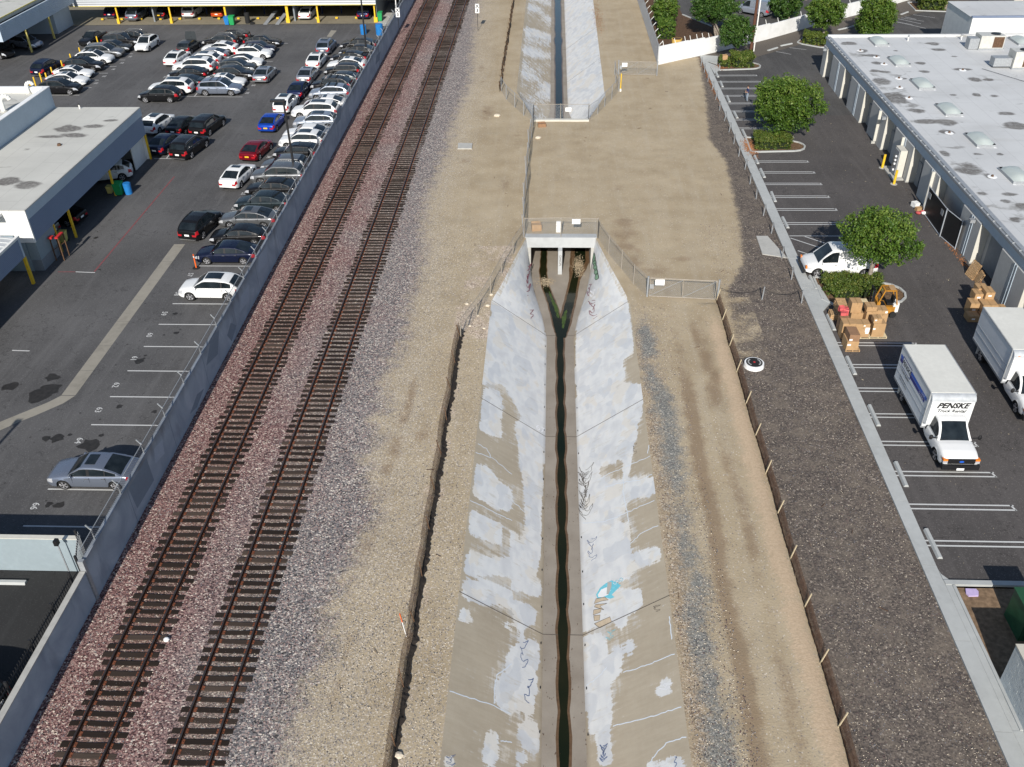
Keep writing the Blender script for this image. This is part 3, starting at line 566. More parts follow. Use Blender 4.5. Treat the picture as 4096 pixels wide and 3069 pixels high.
def scribble(side, c, x, y, w_, h_, n, mat, wd_, seed, loops=3):
    rr = random.Random(seed); pts = []
    for i in range(n):
        t = i/(n-1); a = t*loops*2*math.pi
        pts.append((c, x+w_*(.5+.45*math.sin(a*.5+rr.uniform(-.2, .2))*math.cos(t*3)), y+h_*(t*.9+.09*math.cos(a))+rr.uniform(-2, 2)))
    ribbon(side, pts, wd_, mat, 'graffiti_stroke')
for k, a in enumerate([(-1, 7, 95, 620, 80, 280, MT['graf_red'], .06, 7), (-1, 7, 118, 1010, 80, 80, MT['graf_red'], .05, 2), (1, 7, 640, 790, 50, 110, MT['graf_red'], .05, 3), (1, 7, 640, 920, 115, 180, MT['graf_red'], .05, 6), (1, 7, 655, 840, 80, 80, MT['graf_white'], .05, 6), (1, 11, 565, 700, 150, 480, MT['joint'], .03, 11), (1, 11, 560, 760, 110, 130, MT['joint'], .025, 14), (1, 11, 570, 920, 90, 170, MT['joint'], .025, 16),
        (1, 11, 630, 1320, 110, 210, MT['graf_blue'], .03, 6), (1, 15, 750, 1460, 80, 150, MT['graf_blue'], .035, 11), (-1, 15, 40, 560, 110, 240, MT['graf_blue'], .035, 4), (-1, 15, 95, 880, 100, 230, MT['graf_blue'], .045, 3), (1, 15, 1370, 1560, 60, 100, MT['graf_blue'], .035, 2), (1, 11, 1030, 1480-970, 50, 100, MT['joint'], .02, 4), (-1, 14, 1620, 1550, 110, 100, MT['graf_blue'], .02, 6), (1, 15, 1190, 255, 100, 60, MT['joint'], .02, 4), (1, 15, 800, 470, 100, 90, MT['graf_cyan'], .02, 5), (1, 15, 1250, 930, 150, 60, MT['graf_white'], .02, 5)]):
    sd_, c, x, y, w_, h_, mt, wd_, lp = a; scribble(sd_, c, x, y, w_, h_, 26+lp*9, mt, wd_, k+40, lp)
def slope_poly(side, c, pts, mat, lift, name='graffiti_fill'):
    P = [slope_pt(side, c, *q) for q in pts]; return MB().add([(a, b, slope_z(side, a)+lift) for a, b in P], [tuple(range(len(P)))]).build(name, mat, channel)
slope_poly(1, 15, [(725, 170), (760, 110), (810, 70), (860, 45), (900, 60), (940, 90), (900, 130), (860, 170), (885, 190), (850, 205), (800, 190), (740, 205)], MT['graf_cyan'], .005)
slope_poly(1, 15, [(740, 170), (770, 125), (815, 105), (850, 130), (830, 170), (780, 192), (745, 190)], MT['white_paint'], .008); slope_poly(1, 15, [(825, 60), (860, 60), (858, 100), (835, 165), (815, 165)], MT['concrete'], .010)
for k, pl in enumerate([[(725, 205), (800, 190), (833, 215), (770, 225), (707, 248)], [(720, 255), (820, 245), (760, 270), (792, 300), (710, 275)], [(705, 300), (770, 290), (765, 320), (700, 345)], [(705, 350), (760, 345), (755, 390), (710, 395)], [(710, 420), (845, 360), (860, 405), (760, 455), (735, 440)]]):
    slope_poly(1, 15, pl, MT['graf_tan'], .005); ribbon(1, [(15, *q) for q in pl+[pl[0]]], .025, MT['joint'], 'graffiti_stroke', lift=.009)
for k in range(6): ribbon(1, [(15, 870+k*18+14*math.cos(a), 75-k*9+14*math.sin(a)) for a in np.linspace(0, 6.28, 9)], .03, MT['graf_white'] if k % 2 else MT['graf_cyan'], 'graffiti_stroke', lift=.009)
# green lettering on the wing wall of the culvert
for k in range(5):
    x0, y0 = 695+k*9, 550+k*45; X_ = [];
    for a in np.linspace(0, 6.28, 10):
        px_, py_ = x0+16*math.cos(a), y0+30*math.sin(a); q = slope_pt(1, 7, px_, py_); X_.append(q)
def wing_pt(c, x, y):      # point on the curved east wing of the channel by marching
    d = ray(*cp(c, x, y)); lo = 60.0
    for t in np.linspace(.012, .03, 900):
        X_, Y_, Z_ = d[0]*t, d[1]*t, CAM_H+d[2]*t
        if Z_ < 0 and 56 < Y_ < 67.3:
            a = float(topR(Y_)); b = float(toeR(Y_)); zs = -CHD*(a-X_)/(a-b)
            if Z_ <= zs+.01 and X_ > b-.05: return Vector((X_-.02, Y_-.01, Z_+.03))
    return None
for k in range(5):
    pl = [wing_pt(7, 706+k*7+15*math.cos(a)*(1+.2*math.sin(3*a)), 565+k*42+32*math.sin(a)*(1-.25*math.cos(2*a+k))) for a in np.linspace(0, 6.0, 12)]; pl = [p for p in pl if p is not None]
    if len(pl) > 5:
        MB().add(pl, [tuple(range(len(pl)))]).build('graffiti_fill', MT['graf_green'], channel)
        mb = MB(); [mb.bar(a, b, .05, .02) for a, b in zip(pl, pl[1:]+pl[:1])]; mb.build('graffiti_stroke', MT['black'], channel)
tm = inst('painted_number', text_mesh('67', .75, MT['graf_white']), None); q = slope_pt(-1, 11, 245, 390)
tm.location = (q[0], q[1], slope_z(-1, q[0])+.012); tm.rotation_euler = (0, math.atan(CHD/4.02), 0); tm.parent = channel; tm.matrix_parent_inverse = channel.matrix_world.inverted() if False else Matrix.Translation((-.85, -40, 3))
# culvert
culv = thing('box_culvert', 'concrete box culvert with two openings under the dirt crossing', 'culvert', (0.9, 67.3, -3)); culv['kind'] = 'structure'; del culv['label']; del culv['category']
MB().box(-1.98, 67.35, -.85, 3.84, 68.05, .05).build('headwall', MT['headwall'], culv)
MB().box(.72, 66.75, -3.0, 1.05, 80, -.852).build('dividing_pier', MT['headwall'], culv)
MB().box(-1.9, 67.36, -3.02, -1.52, 95.2, -.852).build('culvert_wall', MT['concrete'], culv); MB().box(3.4, 67.36, -3.02, 3.78, 95.2, -.852).build('culvert_wall', MT['concrete'], culv)
MB().box(-1.9, 68.06, -.84, 3.78, 95.2, -.3).build('culvert_roof', MT['concrete'], culv)
MB().box(-1.75, 94.8, -.85, 4.05, 95.28, .16).build('headwall', MT['panel_return'], culv)
tm = inst('lettering', text_mesh('OMIOPL', .28, MT['joint']), culv, (.885-.9, 66.74-67.3, 1.25), (R_(90), R_(90), 0))
# ---- east edge: kerb strip with cut slabs
kerb = thing('kerb_strip', None, None, (18.6, 60, 0)); kerb['kind'] = 'structure'
ys = list(np.arange(9, 119, 4.57))
for a, b in zip(ys[:-1], ys[1:]):
    a2 = a+.02; MB().prism([(float(kerbL(a2)), a2), (float(kerbL(a2))+.14, a2), (float(kerbL(b))+.14, b), (float(kerbL(b)), b)], -.1, .10).build('kerb_section', MT['kerb'], kerb)
    MB().prism([(float(kerbL(a2))+.145, a2), (float(kerbR(a2)), a2), (float(kerbR(b)), b), (float(kerbL(b))+.145, b)], -.1, .085).build('kerb_section', MT['kerb'], kerb)
MB().prism([(18.9, 5), (19.30, 5), (19.36, 22.78), (18.99, 22.78)], -.1, .083).build('kerb_section', MT['kerb'], kerb)
MB().prism([(18.95, 9), (19.40, 9), (19.40, 30.9), (18.95, 30.9)], -.1, .07).build('kerb_section', MT['kerb'], kerb)
# far end and widened parts
for pl in [[g(12, 1460, 1605), g(16, 1490, 0), g(16, 1600, 78), g(16, 2000, 935), (18.98, 22.8), (18.98, 31.4)], [g(3, 1650, 482), g(3, 1775, 490), g(3, 1770, 560), g(3, 1680, 530)], [g(3, 1690, 545), g(3, 1770, 575), g(3, 1795, 605), g(3, 1745, 640)], [g(3, 1975, 1180), g(3, 2030, 1215), g(3, 2100, 1325), g(3, 2030, 1345)], [g(8, 300, 735), g(8, 445, 815), g(8, 535, 965), g(8, 462, 1050)]]:
    MB().prism(pl, -.1, .086).build('kerb_section', MT['kerb'], kerb)
MB().prism([g(7, 2107, 385), g(8, -5, 385), g(8, 80, 480), g(8, 170, 575), g(7, 2160, 540)], -.05, .06).build('crossing_slab', MT['concrete'], kerb)
struct(MB().prism([(x, y) for x, y in [g(2, 1740, 1290), g(2, 1862, 1290), g(2, 1868, 1245), g(2, 1745, 1243)]], 0, .12).build('manhole_slab', MT['concrete']))

# ---- side lots
struct(MB().sheet([(-250, 30.7), (-21.6, 30.7), (-21.6, 135.6), (-250, 135.6)], 0).build('asphalt_lot', MT['asphalt_old']))
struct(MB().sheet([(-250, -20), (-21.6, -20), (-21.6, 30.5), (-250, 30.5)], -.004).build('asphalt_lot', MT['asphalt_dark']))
struct(MB().sheet([(-250, 135.6), (-21.6, 135.6), (-21.6, 300), (-250, 300)], .03).build('bay_floor', MT['bay_floor']))
struct(MB().sheet([(18.95, 31.0), (250, 31.0), (250, 96.6), (19.35, 96.6), (19.33, 76), (19.1, 47)], 0.0).build('asphalt_lot', MT['asphalt_new']))
MT['asphalt_worn'] = mk_asphalt('asphalt_worn', (.074,.071,.069), .22, .5)
struct(MB().sheet([(19.35, 96.6), (250, 96.6), (250, 290), (52, 139.2), (31.5, 123.0), (25.5, 118.0), (22.0, 117.7), (19.4, 118.8)], 0.0).build('asphalt_lot', MT['asphalt_worn']))
struct(MB().sheet([(13.2, 115.2), (19.2, 119.0), (19.4, 118.8), (22, 117.7), (25.5, 118.0), (31.5, 123), (52, 139.2), (250, 290), (250, 300), (54, 148), (38, 134.7), (28.7, 126.6), (19.2, 119.1)], .006).build('gravel_verge', simple('verge_gravel', (.12,.105,.09), .95, 0, .4, 14, .1, .6)))
struct(MB().sheet([(13.2, 115.2), (19.2, 119.1), (28.7, 126.6), (38, 134.7), (54, 148), (250, 310), (13.2, 310)], .012).build('mulch_bed', simple('mulch', (.105,.065,.042), .95, 0, .55, 5, .1, .7)))
struct(MB().sheet([g(3, 1470, 130), g(3, 1700, 225), (28, 133), (36, 137), (60, 155), (250, 312), (18, 312)], .02).build('asphalt_lot', MT['asphalt_worn']))
mb = MB(); mb.bar((*g(3, 1470, 130), .07), (*g(3, 1720, 232), .07), .15, .14); struct(mb.build('kerb_edge', MT['kerb']))
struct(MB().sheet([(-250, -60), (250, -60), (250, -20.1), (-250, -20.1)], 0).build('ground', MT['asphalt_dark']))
struct(MB().sheet([(19.38, -20), (250, -20), (250, 30.5), (19.42, 30.5)], 0.0).build('soil_bed', simple('bed_soil', (.20,.135,.085), .95, 0, .35, 4, .1, .9)))
mb = MB(); mb.bar((18.99, 30.75, .05), (60, 30.75, .05), .28, .14); struct(mb.build('kerb_edge', MT['kerb']))
mb = MB(); mb.bar((19.35, 30.55, .06), (19.34, 22.8, .06), .14, .15); struct(mb.build('kerb_edge', MT['kerb']))

# ================================================================== RAILWAY
def rail_x(tr, Y): return (-18.45-.0011*(Y-20)) if tr == 0 else (-14.08+.0008*(Y-20))
sl_me = []
for k in range(4):
    rr = random.Random(k); mb = MB(); n = 7; xs = np.linspace(-1.31, 1.31, n); j = [rr.uniform(-.012, .012) for _ in range(n)]; vs = []
    for i, x in enumerate(xs):
        e = rr.uniform(-.02, .02) if i in (0, n-1) else 0
        for y, z in ((-.115, -.1), (.115, -.1), (.115, .045), (-.115, .045)): vs.append((x+e, y+j[i], z+rr.uniform(-.006, .006)))
    fs = []
    for i in range(n-1):
        a = i*4; b = a+4; fs += [(a, a+1, b+1, b), (a+1, a+2, b+2, b+1), (a+2, a+3, b+3, b+2), (a+3, a, b, b+3)]
    fs += [(0, 3, 2, 1), ((n-1)*4, (n-1)*4+1, (n-1)*4+2, (n-1)*4+3)]; sl_me.append(mb.add(vs, fs).mesh('sleeper', MT['sleeper']))
pm = MB(); pm.box(-.17, -.10, .045, .17, .10, .062)
for a in (-.13, .13):
    for b in (-.06, .06): pm.cyl((a, b, .06), (a, b, .09), .018, n=5)
plate_me = pm.mesh('tie_plate', MT['tie_plate'])
for tr, lab in ((0, 'railway track nearest the long concrete wall'), (1, 'railway track beside the dirt strip, east of the other')):
    T = thing('railway_track', lab, 'railway track', (rail_x(tr, 40), 40, 0), 0, 'parallel railway tracks'); rr = random.Random(tr+11); far = MB(); far.mi = 0
    Y = 13.6; i = 0
    while Y < 163:
        x = rail_x(tr, Y)+rr.uniform(-.09, .09); o = inst('sleeper', rr.choice(sl_me), T, (x-T.location.x, Y-40, rr.uniform(-.02, .01)), (0, 0, rr.uniform(-.022, .022)), (rr.uniform(.95, 1.0), rr.uniform(.92, 1.15), 1))
        for s_ in (-1, 1):
            if Y < 62: inst('tie_plate', plate_me, o, (rail_x(tr, Y)+s_*.765-x, 0, 0))
            else: far.box(rail_x(tr, Y)+s_*.765-.17, Y-.1, .03, rail_x(tr, Y)+s_*.765+.17, Y+.1, .055)
        Y += rr.choice([.46, .5, .5, .52, .56]); i += 1
    far.build('tie_plate', MT['tie_plate'], T, kind='stuff')
    for s_ in (-1, 1):
        mb = MB(); a = rail_x(tr, 5)+s_*.765; b = rail_x(tr, 300)+s_*.765
        for z0, z1, hw in ((.062, .08, .07), (.08, .185, .012)): mb.add([(a-hw, 5, z0), (a+hw, 5, z0), (a+hw, 5, z1), (a-hw, 5, z1), (b-hw, 300, z0), (b+hw, 300, z0), (b+hw, 300, z1), (b-hw, 300, z1)], [(0,1,2,3), (4,7,6,5), (0,4,5,1), (1,5,6,2), (2,6,7,3), (3,7,4,0)])
        hw = .037; mb.mi = 1; mb.add([(a-hw, 5, .185), (a+hw, 5, .185), (a+hw, 5, .225), (a-hw, 5, .225), (b-hw, 300, .185), (b+hw, 300, .185), (b+hw, 300, .225), (b-hw, 300, .225)], [(0,1,2,3), (4,7,6,5), (0,4,5,1), (1,5,6,2), (2,6,7,3), (3,7,4,0)])
        mb.build('rail', [MT['rail_rust'], MT['rail_head']], T)
# loose ballast stones standing proud
def stones_obj(name, n, region, zones, seed, label, mats, r=(.014, .036)):
    rng = np.random.RandomState(seed); x0, x1, y0, y1 = region; Yv = y0+(y1-y0)*rng.rand(n*3)**1.5; Xv = rng.uniform(x0, x1, n*3); k = zones(Xv, Yv); Xv = Xv[k][:n]; Yv = Yv[k][:n]; n = len(Xv)
    base = np.array([(1, 0, 0), (-.5, .87, 0), (-.5, -.87, 0), (.1, .1, .8)]); fc = np.array([(0, 1, 3), (1, 2, 3), (2, 0, 3)])
    s_ = rng.uniform(r[0], r[1], (n, 1, 1))*rng.uniform(.6, 1.4, (n, 4, 3)); an = rng.rand(n)*6.28; c_, s2 = np.cos(an), np.sin(an)
    V = base[None]*s_; X2 = V[..., 0]*c_[:, None]-V[..., 1]*s2[:, None]; Y2 = V[..., 0]*s2[:, None]+V[..., 1]*c_[:, None]; V = np.stack([X2+Xv[:, None], Y2+Yv[:, None], V[..., 2]+.008], -1).reshape(-1, 3)
    F = (fc[None]+4*np.arange(n)[:, None, None]).reshape(-1, 3); me = bpy.data.meshes.new(name); me.from_pydata(V.tolist(), [], F.tolist())
    for m_ in mats: me.materials.append(m_)
    me.polygons.foreach_set('material_index', np.repeat(rng.randint(0, len(mats), n), 3).astype('i')); me.update()
    o = bpy.data.objects.new(name, me); COL.objects.link(o); return tag(o, label, 'stones', None, 'stuff')
st = [simple('stone_%s' % a, b, .9, 0, .2, 9) for a, b in (('cream', (.55,.48,.38)), ('grey', (.17,.17,.19)), ('rose', (.24,.15,.145)), ('dark', (.06,.055,.06)), ('rose_dark', (.14,.09,.09)))]
stones_obj('ballast_stone', 42000, (-21.3, -8.5, 19.5, 75), lambda X, Y: X < bal_edge(Y)+.3*np.sin(Y*3), 5, 'loose railway ballast stones lying over the track bed', [st[1], st[2], st[3], st[4], st[2], st[1], st[4], st[0]])
stones_obj('pebble', 9000, (-11, -4.3, 19.5, 70), lambda X, Y: (X > bal_edge(Y)-.2) & (X < topL(Y)-.15), 6, 'scattered pale pebbles on the dirt strip west of the channel', [st[0], st[0], st[1], st[3]], (.015, .04))
stones_obj('gravel_stone', 14000, (12.3, 18.2, 19.5, 70), lambda X, Y: X < kerbL(Y)-.05, 8, 'coarse dark gravel with pale chips along the kerb strip', [st[3], st[3], st[1], st[0], st[4]], (.012, .035))
stones_obj('pebble', 5000, (5.95, 8.6, 19.5, 57), lambda X, Y: X > 5.9, 9, 'small stones along the east lip of the channel', [st[0], st[1], st[3], st[4]], (.015, .04))

rng = np.random.RandomState(31); mb = MB()
for i in range(420):
    y = rng.uniform(14, 57); x = rng.choice([-.05, 1.75, .45, 1.25])+rng.normal()*.12; q = rng.uniform(.012, .05); a = rng.rand()*3; mb.add([(x-q*math.cos(a), y-q*math.sin(a), -2.985), (x+q*.4*math.sin(a), y-q*.4*math.cos(a), -2.97), (x+q*math.cos(a), y+q*math.sin(a), -2.985), (x-q*.4*math.sin(a), y+q*.4*math.cos(a), -2.965)], [(0, 1, 2, 3)])
tag(mb.build('channel_debris', MT['brown']), 'dry leaves and dirt along the edges of the channel floor', 'litter', None, 'stuff')
rr = random.Random(77); mb = MB()
for i in range(46):
    x, y = rr.uniform(-9, 17.5), rr.uniform(24, 112)
    if float(topL(y))-.3 < x < float(topR(y))+.3 and (y < 68 or y > 94): continue
    a = rr.uniform(0, 3.1); l = rr.uniform(.12, .45); mb.bar((x, y, .03), (x+l*math.cos(a), y+l*math.sin(a), .05), .02)
tag(mb.build('twig', MT['brown']), 'dead twigs scattered over the dirt', 'twigs', None, 'stuff')
# ================================================================== WALLS, FENCES, GATES
W = thing('long_concrete_wall', 'long grey-blue painted concrete wall between the car lot and the tracks', 'wall', (-21.5, 28.8, 0))
MB().box(-21.6, 28.8, -.2, -21.4, 300, 2.4).build('wall_face', MT['rail_wall'], W)
MT['repaint'] = mk_concrete('repainted_patch', (.20,.235,.285), .06, 3); MT['repaint_pale'] = mk_concrete('repainted_pale', (.36,.40,.47), .06, 3)
def wallpt(c, x, y): d = ray(*cp(c, x, y)); t = -21.398/d[0]; return (-21.396, d[1]*t, CAM_H+d[2]*t)
for mat_, c, pl in [('repaint', 9, [(1262, 640), (1330, 830), (1185, 1075), (1110, 905)]), ('repaint_pale', 9, [(1330, 560), (1400, 480), (1420, 600), (1340, 690)]), ('repaint', 9, [(1700, 90), (1760, 40), (1700, 200), (1640, 260)]), ('repaint', 5, [(1820, 1260), (1890, 1190), (1880, 1400), (1780, 1500)]), ('repaint', 5, [(1990, 1130), (2040, 1150), (2000, 1290), (1960, 1240)]), ('repaint_pale', 5, [(2080, 900), (2150, 800), (2150, 930), (2070, 1040)]), ('repaint', 2, [(700, 950), (740, 900), (730, 1030), (690, 1080)]), ('repaint_pale', 6, [(20, 560), (90, 470), (100, 600), (20, 700)]), ('repaint', 2, [(1040, 480), (1075, 440), (1065, 520), (1030, 560)])]:
    MB().add([wallpt(c, *q) for q in pl], [(0, 1, 2, 3)]).build('repainted_patch', MT[mat_], W)
for y in np.arange(34, 150, 6.1): MB().box(-21.399, y, 0, -21.394, y+.03, 2.39).build('wall_joint', MT['repaint'], W)
MB().box(-21.62, 28.75, -.2, -21.36, 28.95, 2.55).build('end_post', MT['galv'], W)
W2 = thing('low_concrete_wall', 'lower blue-grey wall under the iron fence at the bottom left', 'wall', (-21.5, 20, 0))
MB().box(-21.62, -20, -.2, -21.42, 28.72, 1.9).build('wall_face', MT['rail_wall'], W2)
MB().box(-21.66, -20, 1.9, -21.38, 28.72, 1.96).build('coping', MT['concrete'], W2)
def wires(pts, h, pitch=.11, wd_=.010, mat='galv', z0=0.03, both=True):
    """woven wire as real strands: two families of slanting strips"""
    mb = MB()
    for (x1, y1), (x2, y2) in zip(pts[:-1], pts[1:]):
        L = math.hypot(x2-x1, y2-y1); ux, uy = (x2-x1)/L, (y2-y1)/L
        for fam in (1, -1):
            s = -h
            while s < L+h:
                a, b = (s, 0.0), (s+fam*h, h)
                t0, t1 = 0.0, 1.0; ds = b[0]-a[0]
                lo = (0-a[0])/ds; hi = (L-a[0])/ds
                if lo > hi: lo, hi = hi, lo
                t0 = max(t0, lo); t1 = min(t1, hi)
                if t1 > t0+.02:
                    p0 = (a[0]+ds*t0, h*t0); p1 = (a[0]+ds*t1, h*t1); o_ = wd_*.7
                    mb.add([(x1+ux*(p0[0]-o_), y1+uy*(p0[0]-o_), z0+p0[1]), (x1+ux*(p0[0]+o_), y1+uy*(p0[0]+o_), z0+p0[1]), (x1+ux*(p1[0]+o_), y1+uy*(p1[0]+o_), z0+p1[1]), (x1+ux*(p1[0]-o_), y1+uy*(p1[0]-o_), z0+p1[1])], [(0, 1, 2, 3)])
                s += pitch*1.414
    return mb
def chainlink(name, label, pts, h, posts=None, z0=0.0, rail=True, group=None, pitch=.11, wd_=.010, pr=.035, cat='fence', extra=None, lean=None, mat='galv'):
    T = thing(name, label, cat, (pts[0][0], pts[0][1], z0), 0, group)
    for q in (posts if posts is not None else pts): MB().cyl((q[0], q[1], z0-.1), (q[0]+(lean or 0), q[1], z0+h+.06), pr, n=7).build('post', MT[mat], T)
    if rail:
        for a, b in zip(pts[:-1], pts[1:]): MB().cyl((a[0], a[1], z0+h-.02), (b[0], b[1], z0+h-.02), .022, n=6).build('top_rail', MT[mat], T)
    wires(pts, h-.05, pitch, wd_, z0=z0+.03).build('wire_mesh', MT['galv'], T, kind='stuff')
    return T
py = [30.37+3.2*i for i in range(36)]
T = chainlink('wall_top_fence', 'galvanised chain-link strip running along the top of the long wall', [(-21.5, 29.0), (-21.5, 146)], .62, [(-21.5, y) for y in py], z0=2.4, pitch=.09, wd_=.018)
for y in py: MB().bar((-21.5, y, 3.0), (-21.72, y+.02, 3.3), .05).build('outrigger', MT['galv'], T)
# picket fence by the low wall
T = thing('iron_picket_fence', 'dark iron picket fence standing behind the low wall', 'fence', (-21.85, 24, 0))
for y in np.arange(17.0, 28.2, .165): MB().box(-21.86, y-.012, .1, -21.835, y+.012, 2.3).build('picket', MT['dark_metal'], T)
for z in (.3, 2.05): MB().box(-21.87, 17, z, -21.825, 28.2, z+.04).build('rail', MT['dark_metal'], T)
for y in (18.2, 20.2, 22.3, 24.4, 26.4, 28.25): MB().box(-21.9, y-.04, 0, -21.8, y+.04, 2.42).build('post', MT['dark_metal'], T)
T = thing('picket_gate', 'short iron picket gate between the low wall and the end of the long wall', 'gate', (-22, 29.5, 0))
for i in range(11):
    x, y = -21.75-.1*i*.55, 28.95+.155*i; MB().box(x-.012, y-.012, .6, x+.012, y+.012, 2.75).build('picket', MT['galv'], T)
for z in (.8, 2.6): MB().bar((-21.72, 28.9, z), (-22.35, 30.55, z), .045).build('rail', MT['dark_metal'], T)
for q in ((-21.68, 28.85), (-22.4, 30.5)): MB().box(q[0]-.05, q[1]-.05, 0, q[0]+.05, q[1]+.05, 2.85).build('post', MT['dark_metal'], T)
T = thing('pedestal_camera', 'small black camera box on a thin post by the picket gate', 'camera', (-23.15, 30.0, 0))
MB().cyl((-23.15, 30.0, 0), (-23.15, 30.0, 2.4), .035, n=6).build('post', MT['galv'], T); MB().box(-23.24, 29.86, 2.4, -23.06, 30.1, 2.7).build('housing', MT['black'], T)
T = thing('garden_wall', 'pale blue rendered wall running west from the picket gate', 'wall', (-40, 30.6, 0))
MB().box(-120, 30.52, 0, -22.45, 30.72, 2.2).build('wall_face', MT['pale_blue_wall'], T); MB().box(-120, 30.49, 2.2, -22.42, 30.75, 2.24).build('coping', MT['panel_return'], T)
# east side chain-link
chainlink('channel_fence', 'chain-link fence with top rail along the culvert headwall', [(-2.05, 67.35), (.93, 67.5), (3.92, 67.35)], 1.75, mat='rail_tan')
chainlink('channel_fence', 'chain-link fence angling from the culvert down to the near swing gate', [(3.92, 67.35), (4.66, 64.53), (5.5, 62.05), (6.25, 59.81), (7.1, 57.93)], 1.6, mat='rail_tan')
chainlink('channel_fence', 'rusty chain-link fence sloping down the west side of the culvert', [(-2.05, 67.3), (-2.85, 64.36), (-3.6, 61.22), (-4.26, 58.13), (-5.06, 55.0), (-5.6, 53.4), (-5.95, 52.2)], 1.45, mat='rail_tan')
chainlink('channel_fence', 'leaning bluish chain-link fence crossing the dirt between the two channels', [(-2.1, 67.6), (-2.15, 71), (-2.2, 74), (-2.05, 77), (-2.2, 80), (-2.05, 83.5), (-2.1, 87), (-1.9, 90), (-1.85, 93.2), (-1.8, 94.8)], 1.9, pitch=.08, wd_=.022, lean=-.12)
chainlink('channel_fence', 'chain-link fence on the upper headwall with a white sign', [(-1.8, 95.1), (1.05, 95.15), (4.0, 95.1)], 1.75, mat='rail_tan')
chainlink('channel_fence', 'chain-link fence with posts curving along the east side of the upper channel', [(4.0, 95.1), (5.06, 97.14), (5.9, 99.5), (6.8, 101.93), (7.73, 104.77), (7.55, 107.8), (7.6, 111.0)], 1.6)
chainlink('channel_fence', 'chain-link fence bending round the west corner of the upper channel', [(-1.8, 95.1), (-2.9, 96.7), (-3.94, 99.3), (-5.0, 102), (-5.7, 104.9)], 1.6)
T = thing('yellow_marker_post', 'slim yellow pipe marker beside the bend of the upper fence', 'marker', (7.95, 104.8, 0)); MB().cyl((7.95, 104.8, 0), (7.95, 104.8, 2.0), .06, n=8).build('pipe', MT['yellow'], T); MB().cyl((7.95, 104.8, 0), (7.95, 104.8, .3), .1, n=8).build('base', MT['vent_pipe'], T)
def gate(label, a, b, h, group=None, double=True):
    T = thing('swing_gate', label, 'gate', (a[0], a[1], 0), 0, group); A = Vector((*a, 0)); B = Vector((*b, 0)); d = (B-A)
    for q in (A, B): MB().cyl(q+Vector((0, 0, -.1)), q+Vector((0, 0, h+.12)), .07, n=8).build('gate_post', MT['galv'], T)
    f = MB(); p = A+d*.03; q = B-d*.03; zz = lambda v, z: Vector((v.x, v.y, z))
    for z in (.08, h): f.cyl(zz(p, z), zz(q, z), .03, n=6)
    for t in (.03, .5, .97): f.cyl(zz(A+d*t, .08), zz(A+d*t, h), .03, n=6)
    f.build('frame', MT['rail_tan'], T)
    for t in (0.03, .5): MB().cyl(zz(A+d*t, .1), zz(A+d*(t+.47), h-.03), .012, n=5).build('brace', MT['galv'], T)
    wires([(p.x, p.y), (q.x, q.y)], h-.1, .11, .010, z0=.08).build('wire_mesh', MT['galv'], T, kind='stuff')
    MB().box(A.x+.12, A.y-.06, h*.45, A.x+.42, A.y-.02, h*.68).build('latch', MT['galv'], T)
    return T
gate('near pipe-framed swing gate across the east service track', (7.11, 57.93), (12.09, 57.49), 1.55, 'pipe-framed chain-link gates')
gate('far pipe-framed swing gate next to the white block wall', (8.05, 111.1), (12.6, 110.6), 1.6, 'pipe-framed chain-link gates')
def sign(label, x, y, z, w_, h_, group='white notice signs on the fences'):
    T = thing('notice_sign', label, 'sign', (x, y, z), 0, group)
    MB().box(x-w_/2, y-.025, z-h_/2, x+w_/2, y-.005, z+h_/2).build('plate', MT['white_paint'], T)
    rr = random.Random(int(x*7)); mb = MB()
    for k, zz in enumerate((.34, .2, .06)):
        cx_ = x-w_*.36
        while cx_ < x+w_*.34:
            l = rr.uniform(.02, .05); mb.box(cx_, y-.028, z+h_*zz-.014, cx_+l, y-.0255, z+h_*zz+.008); cx_ += l+rr.uniform(.012, .05)
    mb.build('small_print', MT['slat_grey'], T, kind='stuff')
sign('white notice sign on the fence above the near culvert', 2.13, 67.38, 1.46, .66, .42); sign('white notice sign on the near swing gate', 7.93, 57.8, 1.27, .66, .46)
sign('white notice sign on the upper headwall fence', 1.85, 95.08, 1.2, .62, .42); sign('white notice sign on the far swing gate', 8.75, 110.98, 1.2, .62, .45)
# slatted fence along the north-east lane
T = thing('slatted_fence', 'tall grey slatted fence with barbed-wire arms beside the upper lane', 'fence', (13.1, 115, 0))
mb = MB()
for y in np.arange(115.2, 175, .115): mb.box(13.08, y, .05, 13.11, y+.095, 2.35)
mb.build('slat', MT['slat_grey'], T, kind='stuff')
for y in np.arange(115.1, 175, 3.0): MB().cyl((13.16, y, 0), (13.16, y, 2.45), .04, n=6).build('post', MT['galv'], T); MB().bar((13.16, y, 2.4), (13.55, y+.2, 2.75), .05).build('barb_arm', MT['vent_pipe'], T)
